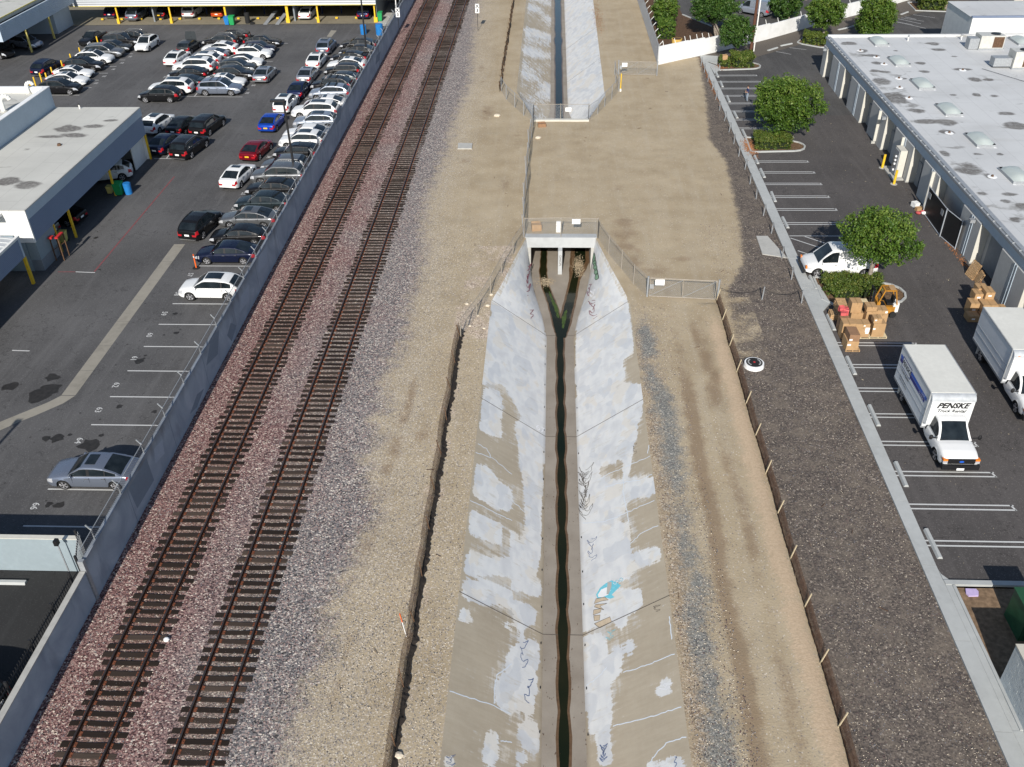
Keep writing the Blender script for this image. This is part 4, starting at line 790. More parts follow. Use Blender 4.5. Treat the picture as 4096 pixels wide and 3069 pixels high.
# white block wall, stepped
T = thing('white_block_wall', 'long white painted block wall zigzagging behind the trees', 'wall', (13.2, 115.2, 0))
seg = [(13.15, 115.06, 2.35), (17.0, 117.75, 2.30), (19.2, 119.2, 2.15), (23.6, 122.5, 2.15), (28.7, 126.5, 2.0), (38, 134.6, 2.0), (45.5, 140.5, 1.95), (54, 148, 1.9), (75, 167, 1.9)]
for i, (a, b) in enumerate(zip(seg[:-1], seg[1:])):
    d = Vector((b[0]-a[0], b[1]-a[1], 0)).normalized(); n_ = Vector((-d.y, d.x, 0))*.1; A = Vector((a[0], a[1], 0))+d*.003; B = Vector((b[0], b[1], 0))
    MB().prism([tuple((A-n_)[:2]), tuple((B-n_)[:2]), tuple((B+n_)[:2]), tuple((A+n_)[:2])], 0, a[2]-.15).build('wall_segment', MT['block_white'], T)
    mb = MB()
    for t in (.15, .55, .9):
        q = A+(B-A)*t; mb.bar((q.x, q.y, a[2]-.2), (q.x-.15, q.y+.25, a[2]+.35), .05)
    mb.build('barb_arm', MT['vent_pipe'], T)
# silt fences
def netting(pts, h, sx, sz, wx, tilt, mat):
    mb = MB()
    for (x1, y1), (x2, y2) in zip(pts[:-1], pts[1:]):
        L = math.hypot(x2-x1, y2-y1); n = int(L/sx); nz = int(h/sz)
        for i in range(n):
            t = i/n; t2 = t+wx/L; mb.add([(x1+(x2-x1)*t, y1+(y2-y1)*t, 0), (x1+(x2-x1)*t2, y1+(y2-y1)*t2, 0), (x1+(x2-x1)*t2+tilt, y1+(y2-y1)*t2, h), (x1+(x2-x1)*t+tilt, y1+(y2-y1)*t, h)], [(0, 1, 2, 3)])
        for k in range(nz):
            z = h*k/nz; z2 = z+wx; mb.add([(x1+tilt*z/h, y1, z), (x2+tilt*z/h, y2, z), (x2+tilt*z2/h, y2, z2), (x1+tilt*z/h, y1, z2)], [(0, 1, 2, 3)])
    return mb
MT['net_dark'] = simple('silt_netting', (.028,.022,.018), .9, 0, .3, 5); MT['net_brown'] = simple('brown_netting', (.16,.09,.055), .9, 0, .3, 5)
T = thing('silt_fence', 'brown mesh silt fence with pale wooden stakes along the dark gravel', 'silt fence', (12.0, 30, 0))
rr = random.Random(4); pts = [(12.0+rr.uniform(-.04, .04), y) for y in np.arange(14, 58, 1.5)]
netting(pts, .56, .045, .05, .024, .24, 0).build('netting', MT['net_brown'], T, kind='stuff')
mb_sk = pts
for y in [17.0, 19.9, 22.77, 25.91, 29.03, 32.11, 35.31, 38.51, 41.77, 44.91, 48.33, 51.31, 54.54, 57.3]: MB().bar((11.98, y, 0), (12.19+rr.uniform(-.03, .03), y+.05, .98), .045).build('stake', MT['stake_wood'], T)
T = thing('silt_fence', 'sagging brown and black silt fence west of the lower channel', 'silt fence', (-6.05, 30, 0))
pts = [(-6.05+rr.uniform(-.07, .07), y) for y in np.arange(14, 53, 1.3)]+[(-5.95, 53.2)]
def skirt(par, pts, w0, w1, seed, z=.03):  # dark crumpled strip along the foot of a fence
    rr = random.Random(seed); ys = np.arange(pts[0][1], pts[-1][1], .16); P = curve(pts); vs = []; fs = []
    for i, y in enumerate(ys):
        x = float(P(y)); ww = w0+(w1-w0)*rr.random(); n_ = 5
        for j in range(n_): t = j/(n_-1); vs.append((x+ww*t+rr.uniform(-.02, .02), y+rr.uniform(-.04, .04), z+.16*(1-t)**2+rr.uniform(0, .05)))
        if i: fs += [((i-1)*n_+j, (i-1)*n_+j+1, i*n_+j+1, i*n_+j) for j in range(n_-1)]
    MB().add(vs, fs).build('fabric_skirt', MT['net_dark'], par)
skirt(T, pts, .14, .30, 5)
netting(pts, .62, .06, .065, .026, -.26, 0).build('netting', MT['net_brown'], T, kind='stuff')
for y in np.arange(15, 53, 3.1): MB().bar((-6.0, y+rr.uniform(-.3, .3), 0), (-6.22+rr.uniform(-.1, .1), y+.25, .9), .04).build('stake', MT['brown'], T)
RT = next(o for o in bpy.data.objects if o.name.startswith('silt_fence') and o.get('label', '').startswith('brown mesh')); skirt(RT, [(x-.02, y) for x, y in mb_sk], .07, .15, 8)
T = thing('silt_fence', 'dark ragged silt fence west of the upper channel', 'silt fence', (-5.8, 110, 0))
pts = [(-5.8+rr.uniform(-.12, .12), y) for y in np.arange(104.5, 176, 1.6)]
netting(pts, .75, .06, .07, .045, -.1, 0).build('netting', MT['net_dark'], T, kind='stuff')
for y in np.arange(105, 175, 2.4): MB().bar((-5.75, y, 0), (-5.95, y+.2, 1.05), .06).build('stake', MT['brown'], T)
# cable and posts beside the kerb
T = thing('cable_fence', 'row of thin grey posts joined by a sagging black cable beside the kerb', 'fence', (18.0, 80, 0))
P = [(18.34, 114.5), (18.41, 111.9), (18.34, 108.3), (18.36, 105.1), (18.31, 101.8), (18.23, 98.2), (18.25, 94.9), (18.21, 91.6), (18.17, 88.3), (18.11, 85.0), (18.17, 81.8), (18.03, 78.35), (18.0, 75.1), (18.0, 71.7), (18.02, 68.3), (18.0, 64.0), (18.02, 60.6), (18.01, 57.15)]
rr = random.Random(9); tops = []
for x, y in P: q = (x+rr.uniform(-.04, .12), y+rr.uniform(-.05, .05), 1.05); tops.append(q); MB().cyl((x, y, 0), q, .045, n=7).build('post', MT['galv'], T)
c1 = (15.3, 57.6); MB().cyl((c1[0], c1[1], 0), (c1[0]+.05, c1[1], 1.05), .045, n=7).build('post', MT['galv'], T); tops += [(c1[0], c1[1], 1.0), (12.2, 57.5, 1.1)]
for a, b in zip(tops[:-1], tops[1:]):
    mb = MB(); A = Vector(a); B = Vector(b); pr = A
    for i in range(1, 9): t = i/8; p = A.lerp(B, t)+Vector((0, 0, -.38*4*t*(1-t)-.08)); mb.bar(pr, p, .022); pr = p
    mb.build('cable', MT['black'], T)
# wheel stops
stop = MB(); stop.add([(-.14, -1.0, 0), (.14, -1.0, 0), (.08, -1.0, .13), (-.08, -1.0, .13), (-.14, 1.0, 0), (.14, 1.0, 0), (.08, 1.0, .13), (-.08, 1.0, .13)], [(0, 1, 2, 3), (5, 4, 7, 6), (0, 4, 5, 1), (1, 5, 6, 2), (2, 6, 7, 3), (3, 7, 4, 0)]); stop_me = stop.mesh('wheel_stop', MT['kerb'])
sy = [33.36, 38.63, 43.93, 49.2, 54.5, 60.1, 70.3, 75.5, 80.8, 84.1, 91.2, 96.7, 101.9, 107.2, 110.9]
wh = ['nearest the camera', 'just beyond the nearest one', 'opposite the front of the rental truck', 'opposite the back of the rental truck', 'next to the shrink-wrapped boxes', 'half under the bumper of the white van', 'beside the stall with the slanted hatching', 'two stalls beyond the white van', 'south of the leaf pile', 'closest to the leaf pile', 'in the shadow of the round tree', 'south of the standing man', 'level with the standing man', 'one stall beyond the standing man', 'at the far end by the little island']
for y, t in zip(sy, wh):
    o = inst('wheel_stop', stop_me, None, (19.32+.006*(y-33), y, 0), (0, 0, rr.uniform(-.02, .02))); tag(o, 'concrete wheel stop %s' % t, 'wheel stop', 'concrete wheel stops along the kerb strip')
for (a, b), t in zip([((0, 440), (80, 415)), ((110, 400), (205, 380)), ((620, 258), (680, 245)), ((700, 240), (750, 225)), ((1130, 135), (1225, 100))], ['west end of the row by the white wall', 'left of the clipped hedge with one tree', 'left of the dense tree behind the roof', 'partly behind the dense tree', 'right of the dense tree behind the roof']):
    A = Vector(g(4, *a)); B = Vector(g(4, *b)); d = B-A; tag(inst('wheel_stop', stop_me, None, ((A.x+B.x)/2, (A.y+B.y)/2, 0), (0, 0, math.atan2(d.y, d.x)-math.pi/2)), 'concrete wheel stop, %s' % t, 'wheel stop', 'wheel stops facing the white wall')
tag(inst('wheel_stop', stop_me, None, (-26.3, 29.7, 0), (0, 0, math.pi/2), (1, 1, 1)), 'cream wheel stop lying in the dark yard behind the low wall', 'wheel stop')
# painted lines in the east lot
lines = thing('stall_marking', None, None, (22, 60, 0)); lines['kind'] = 'structure'
def line(a, b, w_=.1, z=.006, mat='line_paint'):
    A = Vector((*a, z)); B = Vector((*b, z)); d = (B-A).normalized(); n_ = Vector((-d.y, d.x, 0))*w_/2
    return MB().add([A-n_, B-n_, B+n_, A+n_], [(0, 1, 2, 3)]).build('painted_line', MT[mat], lines)
for y in [33.43, 36.1, 38.73, 41.35, 43.97, 46.6, 49.2, 51.8, 70.2, 72.95, 75.6, 78.4, 81.05, 83.7, 90.1, 92.7, 95.3, 97.9, 100.5, 103.1, 105.7, 108.2, 110.6]:
    x0 = float(kerbR(y))+.02; x1 = 24.45; yy = .17
    line((x0, y-yy), (x1, y-yy)); line((x0, y+yy), (x1, y+yy)); line((x1, y-yy-.05), (x1-.15, y+yy+.05), .1)
for a, b in [((19.4, 67.9), (24.4, 67.9)), ((19.4, 67.5), (21.6, 65.6)), ((19.5, 65.3), (20.9, 64.1)), ((20.6, 67.8), (23.4, 65.3)), ((19.4, 64.2), (20.6, 63.4))]: line(a, b)
for i in range(4): A = Vector(g(4, 1140+i*70, 120+i*-2)); line(g(4, 1110, 190-i*30), g(4, 1360-i*40, 245-i*38+0), .1)
for q in [((1150, 155), (1345, 185)), ((1190, 118), (1440, 155)), ((1120, 190), (1250, 215)), ((1640, 30), (1800, 45)), ((1560, 52), (1710, 72)), ((130, 405), (330, 430)), ((40, 440), (200, 470))]: line(g(4, *q[0]), g(4, *q[1]), .09)
# west lot lines, stencilled numbers, red line, gutter strip
wl = thing('west_lot_marking', None, None, (-25, 60, 0)); wl['kind'] = 'structure'; lines = wl
for y in [33.6, 36.46, 42.2, 45.05, 47.9, 50.8, 53.65, 56.5, 62.3, 65.2, 68.1, 71.0, 73.9, 76.8, 79.7, 82.6, 85.5, 88.4, 91.3]: line((-27.35, y), (-21.7, y), .1)
for c, x0, y0, x1, y1 in [(1, 390, 822, 685, 823), (1, 560, 755, 790, 757), (1, 700, 692, 852, 693), (1, 780, 632, 932, 633), (1, 860, 573, 1005, 575), (1, 935, 517, 1080, 519), (1, 1000, 463, 1148, 465), (1, 1560, 832, 2093, 838), (1, 1990, 705, 2200, 707), (1, 2060, 770, 2150, 771), (5, 650, 690, 820, 697), (5, 105, 1368, 255, 1373), (2, 60, 375, 275, 375), (2, 80, 530, 145, 531), (1, 1330, 1370, 1640, 1371)]: line(g(c, x0, y0), g(c, x1, y1), .1)
line(g(1, 1678, 832), g(1, 1720, 785), .1); line(g(1, 1435, 1370), g(1, 1470, 1325), .1)
MT['red_line'] = simple('red_line', (.20,.06,.065), .8, 0, .35, 6); line((-35.15, 61.3), (-35.3, 80), .12, .006, 'red_line'); line((-38.0, 61.23), (-36.6, 61.24), .1, .006, 'red_line')
for n, c, x, y in [(52, 5, 2100, 15), (53, 5, 2015, 145), (54, 5, 1925, 270), (55, 5, 1825, 420), (57, 5, 1640, 715), (58, 5, 1530, 880), (59, 5, 1415, 1050), (60, 5, 1290, 1235), (61, 5, 1155, 1438), (62, 9, 1000, 10), (63, 9, 850, 225), (64, 9, 680, 490), (66, 9, 300, 1055), (51, 1, 2050, -100)]:
    if n == 51: continue
    q = g(c, x, y); inst('painted_number', text_mesh(str(n), .56, MT['stencil'], 0, .004), wl, (q[0]+25, q[1]-60, .008), (0, 0, R_(-90)))
for n, c, x, y in [(6, 1, 2135, 805), (5, 1, 2190, 738), (3, 1, 830, 720), (2, 1, 900, 660), (4, 1, 980, 600), (5, 1, 1055, 545), (6, 1, 1125, 490), (2, 1, 1430, 665), (4, 2, 110, 1355), (3, 2, 440, 850)]:
    q = g(c, x, y); inst('painted_number', text_mesh('3%d' % n, .6, MT['stencil'], 0, .01), wl, (q[0]+25, q[1]-60, .008), (0, 0, R_(90 if c == 1 else -90)))
gs = thing('gutter_strip', None, None, (-30, 60, 0)); gs['kind'] = 'structure'
for a, b in zip([(-30.05, y) for y in (45.15, 47.9, 50.9, 54, 57, 60, 63)], [(-30.05, y) for y in (47.88, 50.88, 53.98, 56.98, 59.98, 62.98, 66)]): MB().sheet([(-30.5, a[1]), (-29.6, a[1]), (-29.6, b[1]), (-30.5, b[1])], .005).build('concrete_slab', MT['gutter_conc'], gs)
MB().sheet([(-30.5, 66.02), (-29.6, 66.02), (-29.75, 90), (-30.3, 90)], .005).build('concrete_slab', MT['asphalt_old'], gs)
k = [(-30.5, 45.1), (-29.6, 45.1), (-30.0, 44.3), (-31.2, 43.0), (-31.7, 42.55), (-33.5, 40.6), (-37, 37.2), (-37.9, 37.9), (-34.2, 41.2), (-32.2, 43.2), (-31.0, 44.4)]
MB().sheet(k, .005).build('concrete_slab', MT['gutter_conc'], gs)
q0, q1, q2, q3 = g(2, 610, 318), g(2, 650, 320), g(2, 698, 265), g(2, 648, 262); MB().sheet([q0, q1, q2, q3], .007).build('concrete_slab', MT['gutter_conc'], gs)
# oil stains
oil = simple('oil_stain', (.028,.026,.024), .6, 0, .3, 4)
def blot(x, y, r, seed, mat=oil):
    rr = random.Random(seed); n = 11; MB().sheet([(x+r*rr.uniform(.55, 1.2)*math.cos(6.283*i/n), y+.9*r*rr.uniform(.55, 1.2)*math.sin(6.283*i/n)) for i in range(n)], .0045+seed*.00001).build('oil_stain', mat, wl)
for k_, (c, x, y, r) in enumerate([(5, 1200, 1460, .35), (5, 1235, 1442, .18), (5, 1255, 1412, .14), (5, 1515, 1050, .2), (5, 1560, 1060, .08), (5, 1520, 1218, .2), (5, 1415, 1235, .1), (9, 490, 465, .5), (9, 400, 470, .35), (9, 770, 525, .75), (9, 510, 1045, .32), (9, 420, 1040, .25), (9, 340, 100, .9), (9, 430, 40, .8), (9, 1030, 195, .25), (5, 450, 1600, .5), (5, 830, 395, .22), (5, 860, 668, .12), (9, 100, 20, .6), (9, 870, 445, .2), (9, 600, 440, .15), (9, 1330, 240, .2)]): blot(*g(c, x, y), r, k_)
for k_ in range(60):
    q = g(*random.choice([(5, random.uniform(900, 1700), random.uniform(950, 1650)), (9, random.uniform(0, 1000), random.uniform(0, 1100)), (5, random.uniform(400, 1100), random.uniform(300, 800))])); blot(*q, random.uniform(.03, .08), 30+k_)
# ================================================================== BUILDINGS
def siding(mb, p0, p1, z0, z1, step, depth, n_):
    k = int(round((z1-z0)/step)); vs = []; fs = []
    for i in range(k+1):
        z = z0+(z1-z0)*i/k
        for o_, dz in ((depth, 0.0), (0.0, step*.55)):
            if i == k and dz: continue
            for p in (p0, p1): vs.append((p[0]+n_[0]*o_, p[1]+n_[1]*o_, z+dz))
    r = len(vs)//2
    for i in range(r-1): fs.append((2*i, 2*i+1, 2*i+3, 2*i+2))
    return mb.add(vs, fs)
def roof_grid(par, x0, x1, y0, y1, z, mat, blobs, step=.3):
    X, Y = np.meshgrid(np.arange(x0, x1+.01, step), np.arange(y0, y1+.01, step)); a = np.zeros_like(X)
    for (bx, by), rx, ry, k in blobs: a = np.maximum(a, k*np.exp(-((X-bx)/rx)**2-((Y-by)/ry)**2))
    L_ = par.location; grid_obj('roof', X-L_.x, Y-L_.y, np.full_like(X, z-L_.z), mat, {'stn': a}, parent=par)
# service building B
B = thing('service_building', 'white flat-roofed service building with corrugated fascia and yellow posts', 'building', (-43, 73, 0))
MB().box(-47.2, 61.3, 5.0, -39.0, 84.5, 5.09).build('roof_deck', MT['roof_pale'], B); BLB = [(gp(*cp(1, x, y), 5.1), rx/75, ry/42, .8) for x, y, rx, ry in [(600,1110,110,40),(450,1180,120,18),(800,1090,100,22),(70,1560,90,45),(640,1170,110,25),(230,1600,80,35),(960,1040,60,15)]]
MB().box(-39.14, 61.45, 4.3, -39.0, 84.5, 4.998).build('fascia_band', MT['fascia'], B)
MB().box(-39.35, 61.45, 2.52, -39.1, 84.4, 4.9).build('fascia_core', MT['grey_door'], B)
siding(MB(), (-39.07, 61.45), (-39.07, 84.42), 2.5, 4.297, .12, .035, (1, 0)).build('corrugated_siding', MT['corr_blue'], B)
MB().box(-47.2, 61.3, 2.45, -39.0, 61.44, 4.998).build('south_wall', MT['white_wall'], B)
MB().box(-39.9, 61.46, 0, -39.12, 64.4, 2.5).build('corner_pier', MT['pale_blue_wall'], B); MB().box(-39.92, 61.42, 0, -39.1, 64.44, .9).build('pier_base', MT['grey_door'], B)
MB().box(-46.4, 61.32, 0, -39.9, 61.44, 2.445).build('south_wall', MT['pale_blue_wall'], B)
MB().box(-47.1, 61.5, 0, -46.9, 84.5, 5.0).build('back_wall', MT['grey_door'], B); MB().box(-46.9, 84.3, 0, -39.15, 84.5, 5.0).build('north_wall', MT['white_wall'], B)
MB().box(-39.6, 81.5, 0, -39.5, 84.28, 2.5).build('north_wall', MT['white_wall'], B)
for y in (67.2, 75.6, 84.35): MB().box(-39.22, y-.09, 0, -39.06, y+.09, 2.5).build('post', MT['yellow'], B)
MB().box(-39.2, 64.45, 0, -39.08, 64.6, 2.5).build('post', MT['yellow'], B)
MB().cyl((-39.0, 84.2, 4.0), (-38.4, 84.3, 4.25), .05, n=6).build('lamp_arm', MT['white_paint'], B); MB().ball((-38.3, 84.3, 4.15), .16, 8, 4).build('wall_lamp', MT['white_paint'], B)
for c_, (x, y) in enumerate([(-42.3, 74.5), (-44.6, 64.2)]):
    o_ = MB(); o_.cyl((x, y, 5.1), (x, y, 5.28), .2, .14, 8).build('roof_drain', MT['brown'], B)
T = thing('roof_vent', 'small dark roof vent near the far edge of the service building roof', 'vent', (-44.6, 84.0, 5.1)); MB().cyl((-44.6, 84.0, 5.1), (-44.6, 84.0, 5.5), .07, n=8).build('pipe', MT['vent_pipe'], T); MB().cyl((-44.6, 84.0, 5.5), (-44.6, 84.0, 5.62), .12, .04, 8).build('cap', MT['dark_metal'], T)
C_ = thing('tall_showroom', 'taller white building with parapet and two curved roof vents', 'building', (-55, 73, 0))
MB().box(-90, 50, 0, -47.25, 84.6, 6.5).build('walls', MT['fascia'], C_); MB().box(-47.7, 50, 6.5, -47.25, 84.6, 7.0).build('parapet', MT['fascia'], C_)
MB().box(-90, 84.15, 6.502, -47.71, 84.6, 7.0).build('parapet', MT['white_wall'], C_); MB().box(-90, 50, 6.502, -47.71, 84.14, 6.56).build('roof', MT['roof_pale'], C_)
MB().box(-47.72, 50, 7.002, -47.22, 84.62, 7.06).build('coping', MT['white_paint'], C_); MB().box(-90, 84.12, 7.004, -47.73, 84.62, 7.064).build('coping', MT['white_paint'], C_)
def gooseneck(x, y, z, s, label, rz=0.6):
    T = thing('gooseneck_vent', label, 'vent', (x, y, z), 0, 'white curved roof vents'); pts = [(0, 0, 0), (0, 0, .75)]+[(.3-.3*math.cos(a), 0, .75+.3*math.sin(a)) for a in np.linspace(.3, 3.0, 7)]; mb = MB()
    pp = [Vector((x+p[0]*s*math.cos(rz), y+p[0]*s*math.sin(rz), z+p[2]*s)) for p in pts]
    for a, b in zip(pp[:-1], pp[1:]): mb.cyl(a, b, .17*s, n=10)
    mb.build('bent_pipe', MT['vent_pipe'], T, smooth=False); MB().cyl((x, y, z), (x, y, z+.1), .26*s, n=10).build('flashing', MT['roof_pale'], T)
qa = gp(*(115, 375), 6.56); qb = gp(*(16, 447), 6.56); gooseneck(qa[0], qa[1], 6.56, .95, 'curved white vent pipe near the parapet corner'); gooseneck(qb[0], qb[1], 6.56, 1.25, 'larger curved white vent pipe at the left edge of the photo')
roof_grid(B, -47.2, -39.02, 61.32, 84.5, 5.1, MT['roof_pale'], BLB, .22)
# front canopy
D_ = thing('entrance_canopy', 'lower canopy with ribbed white roof and dark corrugated fascia', 'canopy', (-42, 55, 0))
mb = MB(); mb.add([(-39.05, 14, 3.9), (-39.05, 59.4, 3.9), (-47.5, 59.4, 4.7), (-47.5, 14, 4.7)], [(0, 1, 2, 3)]); mb.build('roof', MT['corr_roof'], D_)
for y in np.arange(14.3, 59.4, .62): MB().bar((-39.1, y, 3.93), (-47.5, y, 4.73), .06, .05).build('roof_rib', MT['corr_roof'], D_)
MB().box(-39.1, 14, 3.78, -38.9, 59.45, 3.96).build('gutter', MT['vent_pipe'], D_)
siding(MB(), (-39.0, 14), (-39.0, 59.42), 2.25, 3.78, .12, .03, (1, 0)).build('corrugated_siding', MT['corr_blue'], D_); MB().box(-39.2, 14, 2.27, -39.02, 59.40, 3.75).build('fascia_core', MT['grey_door'], D_)
MB().box(-47.5, 59.2, 2.3, -39.22, 59.38, 4.0).build('end_panel', MT['pale_blue_wall'], D_)
MB().box(-39.15, 59.25, 2.28, -38.95, 59.44, 3.9).build('downspout', MT['fascia'], D_)
for y in (59.36, 51.0, 43.0): MB().box(-39.12, y-.12, 0, -38.94, y+.12, 2.25).build('post', MT['yellow'], D_)
MB().box(-47.5, 60.3, 4.72, -40.8, 61.25, 4.9).build('gutter_head', MT['vent_pipe'], D_); MB().box(-43.5, 61.18, 4.52, -42.3, 61.29, 4.75).build('wall_light', MT['panel_return'], D_)
MB().box(-60, 14, 0, -47.6, 61, 4.5).build('back_wall', MT['grey_door'], D_)
# north bays T
E_ = thing('service_bays', 'long building with white corrugated fascia over open car bays', 'building', (-47, 138, 0))
siding(MB(), (-69.4, 136.1), (-25.0, 136.1), 2.55, 6.1, .3, .07, (0, -1)).build('corrugated_siding', MT['corr_white'], E_)
MB().box(-69.4, 136.12, 2.45, -25.0, 136.4, 6.1).build('fascia_core', MT['white_wall'], E_); MB().box(-69.4, 136.05, 2.44, -25.0, 136.11, 2.54).build('drip_edge', MT['yellow_pale'], E_)
MB().box(-69.4, 136.4, 5.9, -25.0, 160, 6.0).build('roof', MT['roof_white'], E_)
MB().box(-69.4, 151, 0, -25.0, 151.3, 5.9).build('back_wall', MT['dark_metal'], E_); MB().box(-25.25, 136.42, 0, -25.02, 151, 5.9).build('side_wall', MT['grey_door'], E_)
for x in (-37.3, -47.2, -58): MB().box(x, 137.2, 0, x+.2, 151, 5.89).build('partition', MT['grey_door'], E_)
for x, w_ in [(-62.9, .2), (-55.1, .2), (-47.0, .25), (-38.0, .36), (-33.6, .2), (-25.25, .36)]: MB().box(x-w_/2, 136.42, 0, x+w_/2, 136.62, 2.6).build('post', MT['yellow'], E_); MB().box(x-w_/2-.08, 136.25, 0, x+w_/2+.08, 136.75, .7).build('post_guard', MT['yellow'], E_)
for x in np.arange(-66, -26, 2.9):
    MB().cyl((x, 141.5, 0), (x, 141.5, 3.2), .09, n=6).build('lift_column', MT['fabric_navy'], E_); MB().box(x-.3, 138.2, .1, x+.05, 138.5, .3).build('lift_pad', MT['yellow'], E_)
MB().box(-24.9, 137.0, 2.95, -21.7, 152, 3.05).build('side_canopy', MT['corr_roof'], E_); MB().cyl((-22.3, 137.2, 0), (-22.3, 137.2, 2.95), .07, n=8).build('canopy_post', MT['white_paint'], E_)
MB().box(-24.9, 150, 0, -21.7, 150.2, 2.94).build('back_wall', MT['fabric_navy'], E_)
struct(MB().sheet([(-24.95, 134.2), (-22.3, 134.2), (-22.3, 148), (-24.95, 148)], .04).build('concrete_path', MT['concrete']))
# NW building
F_ = thing('corner_building', 'grey-blue building with a deep plain fascia at the top left corner', 'building', (-72, 125, 0))
siding(MB(), (-68.45, 115.4), (-68.45, 135.95), 3.1, 5.0, .2, .02, (1, 0)).build('corrugated_siding', MT['fascia'], F_); MB().box(-68.7, 115.4, 3.05, -68.47, 135.9, 4.98).build('fascia_core', MT['fascia'], F_)
MB().box(-95, 115.3, 3.05, -68.48, 115.5, 5.0).build('south_fascia', MT['fascia'], F_); MB().box(-95, 115.5, 4.9, -69.3, 136, 5.35).build('roof', MT['roof_pale'], F_); MB().box(-69.3, 117.2, 5.3, -69.2, 136, 5.42).build('roof_edge', MT['yellow_pale'], F_)
MB().box(-95, 115.5, 0, -76, 150, 4.9).build('walls', MT['grey_door'], F_); MB().box(-73.8, 131, 0, -69.5, 136, 3.04).build('walls', MT['fascia'], F_)
for y in (121.8, 128.5): MB().box(-69.0, y-.1, 0, -68.8, y+.1, 3.05).build('post', MT['yellow_pale'], F_)
# east industrial building
G_ = thing('warehouse', 'long grey tilt-up warehouse with a pale flat roof and recessed door bays', 'building', (40, 80, 0))
MB().box(32.76, 44, 0, 95, 111.4, 4.08).build('core_walls', MT['panel'], G_); MB().box(32.3, 44, 4.1, 95, 111.4, 4.15).build('roof_deck', MT['roof_white'], G_)
bl = [(gp(*cp(4, x, y), 4.16), rx/88, ry/45, .85) for x, y, rx, ry in [(700,375,90,30),(820,440,60,40),(900,480,90,25),(940,545,60,30),(920,610,60,30),(1010,620,60,20),(980,700,90,60),(1100,850,120,80),(1160,680,50,20),(1320,550,60,30),(1430,380,60,30),(1480,430,90,30),(1610,487,50,15),(1700,600,120,25),(1790,690,60,40),(1900,690,40,20),(1800,820,40,25),(1600,820,40,15),(1960,830,60,25),(1290,960,90,40),(1350,1050,120,30),(1540,1060,80,40),(1540,1140,60,30),(2060,980,90,30),(2130,1080,90,50),(1530,1330,40,40),(1750,1480,120,60),(1900,1520,60,40),(1800,1330,60,15),(2000,1330,30,15),(1100,440,30,15),(1360,620,50,20)]]
bl += [(gp(*cp(8, x, y), 4.16), rx/100, ry/50, .8) for x, y, rx, ry in [(1850,15,60,20),(2080,20,70,20),(2130,240,60,30),(2050,80,50,20),(2190,120,50,30)]]
roof_grid(G_, 32.3, 62, 46, 111.4, 4.162, MT['roof_white'], bl); MB().box(62.1, 44, 4.151, 95, 111.4, 4.161).build('roof_deck', MT['roof_white'], G_)
MB().box(32.12, 44, 3.2, 32.755, 111.5, 4.14).build('header_band', MT['fascia'], G_); MB().box(32.15, 111.2, 4.165, 95, 111.55, 4.42).build('parapet', MT['roof_white'], G_)
MB().box(31.95, 44, 4.0, 32.11, 111.5, 4.20).build('gutter', MT['galv'], G_); MB().box(32.12, 44, 4.15, 32.45, 111.2, 4.28).build('roof_edge', MT['galv'], G_)
mb = MB()
for y in np.arange(44.5, 111, 1.15): mb.box(31.96, y, 4.2, 32.44, y+.035, 4.285)
mb.build('gutter_strap', MT['galv'], G_, kind='stuff')
rec = [(107.3, 109.9), (99.4, 102.2), (91.5, 94.3), (83.9, 86.7), (75.9, 78.8), (66.8, 72.2), (59.4, 63.3), (48.0, 55.1)]
edges = [111.48]+[v for a, b in rec for v in (b, a)]+[44]
for i in range(0, len(edges)-1, 2):
    y1, y0 = edges[i], edges[i+1]; P_ = MB(); P_.add([(32.0, y0, 0), (32.75, y0, 0), (32.75, y1, 0), (32.0, y1, 0), (32.0, y0, 3.22), (32.75, y0, 3.196), (32.75, y1, 3.196), (32.0, y1, 3.22)], [(0, 3, 2, 1), (3, 0, 4, 7), (1, 2, 6, 5), (2, 3, 7, 6)]); P_.mi = 1; P_.add([(32.0, y0, 0), (32.75, y0, 0), (32.75, y0, 3.196), (32.0, y0, 3.22)], [(0, 1, 2, 3)]); P_.mi = 0  # south return faces get a paler, warmer colour, as if sunlit
    P_.add([(32.0, y0, 3.22), (32.0, y1, 3.22), (32.118, y1, 3.34), (32.118, y0, 3.34)], [(0, 3, 2, 1)]); P_.build('wall_panel', [MT['panel'], MT['panel_return']], G_)
    ym = (y0+y1)/2-.3
    if y1-y0 > 2:
        for dy in (-.17, .17): MB().box(31.96, ym+dy-.02, .02, 31.998, ym+dy+.02, 3.3).build('joint_strip', MT['fascia'], G_)
for k_, (a, b) in enumerate(rec):
    if k_ in (5, 7): MB().box(32.762, a+.1, 0, 32.77, b-.1, 3.15).build('dark_opening', MT['black'], G_); continue  # flat black sheet stands for the unlit inside of the bay
    MB().box(32.70, a+.25, .02, 32.757, b-.6, 2.95).build('roller_door', MT['grey_door'], G_)
    if k_ < 5: MB().box(32.62, b-1.15, .02, 32.698, b-.25, 2.15).build('door', MT['grey_door'], G_); MB().box(32.55, b-.62, 1.0, 32.618, b-.42, 1.05).build('door_handle', MT['galv'], G_)
    MB().box(31.95, b-.02, .0, 32.7, b+.25, .12).build('threshold', MT['concrete'], G_)
for y in (88.45, 81.3, 73.3): MB().prism([(31.74, y-.08), (31.998, y-.08), (31.998, y+.08), (31.74, y+.08)], .25, 3.25).build('pilaster', MT['panel_return'], G_); MB().box(31.6, y-.1, 0, 31.95, y+.12, .22).build('footing', MT['concrete'], G_)
for y in (110.2, 86.9, 64.3): MB().box(31.55, y-.18, 2.95, 31.93, y+.18, 3.2).build('wall_lamp', MT['galv'], G_)
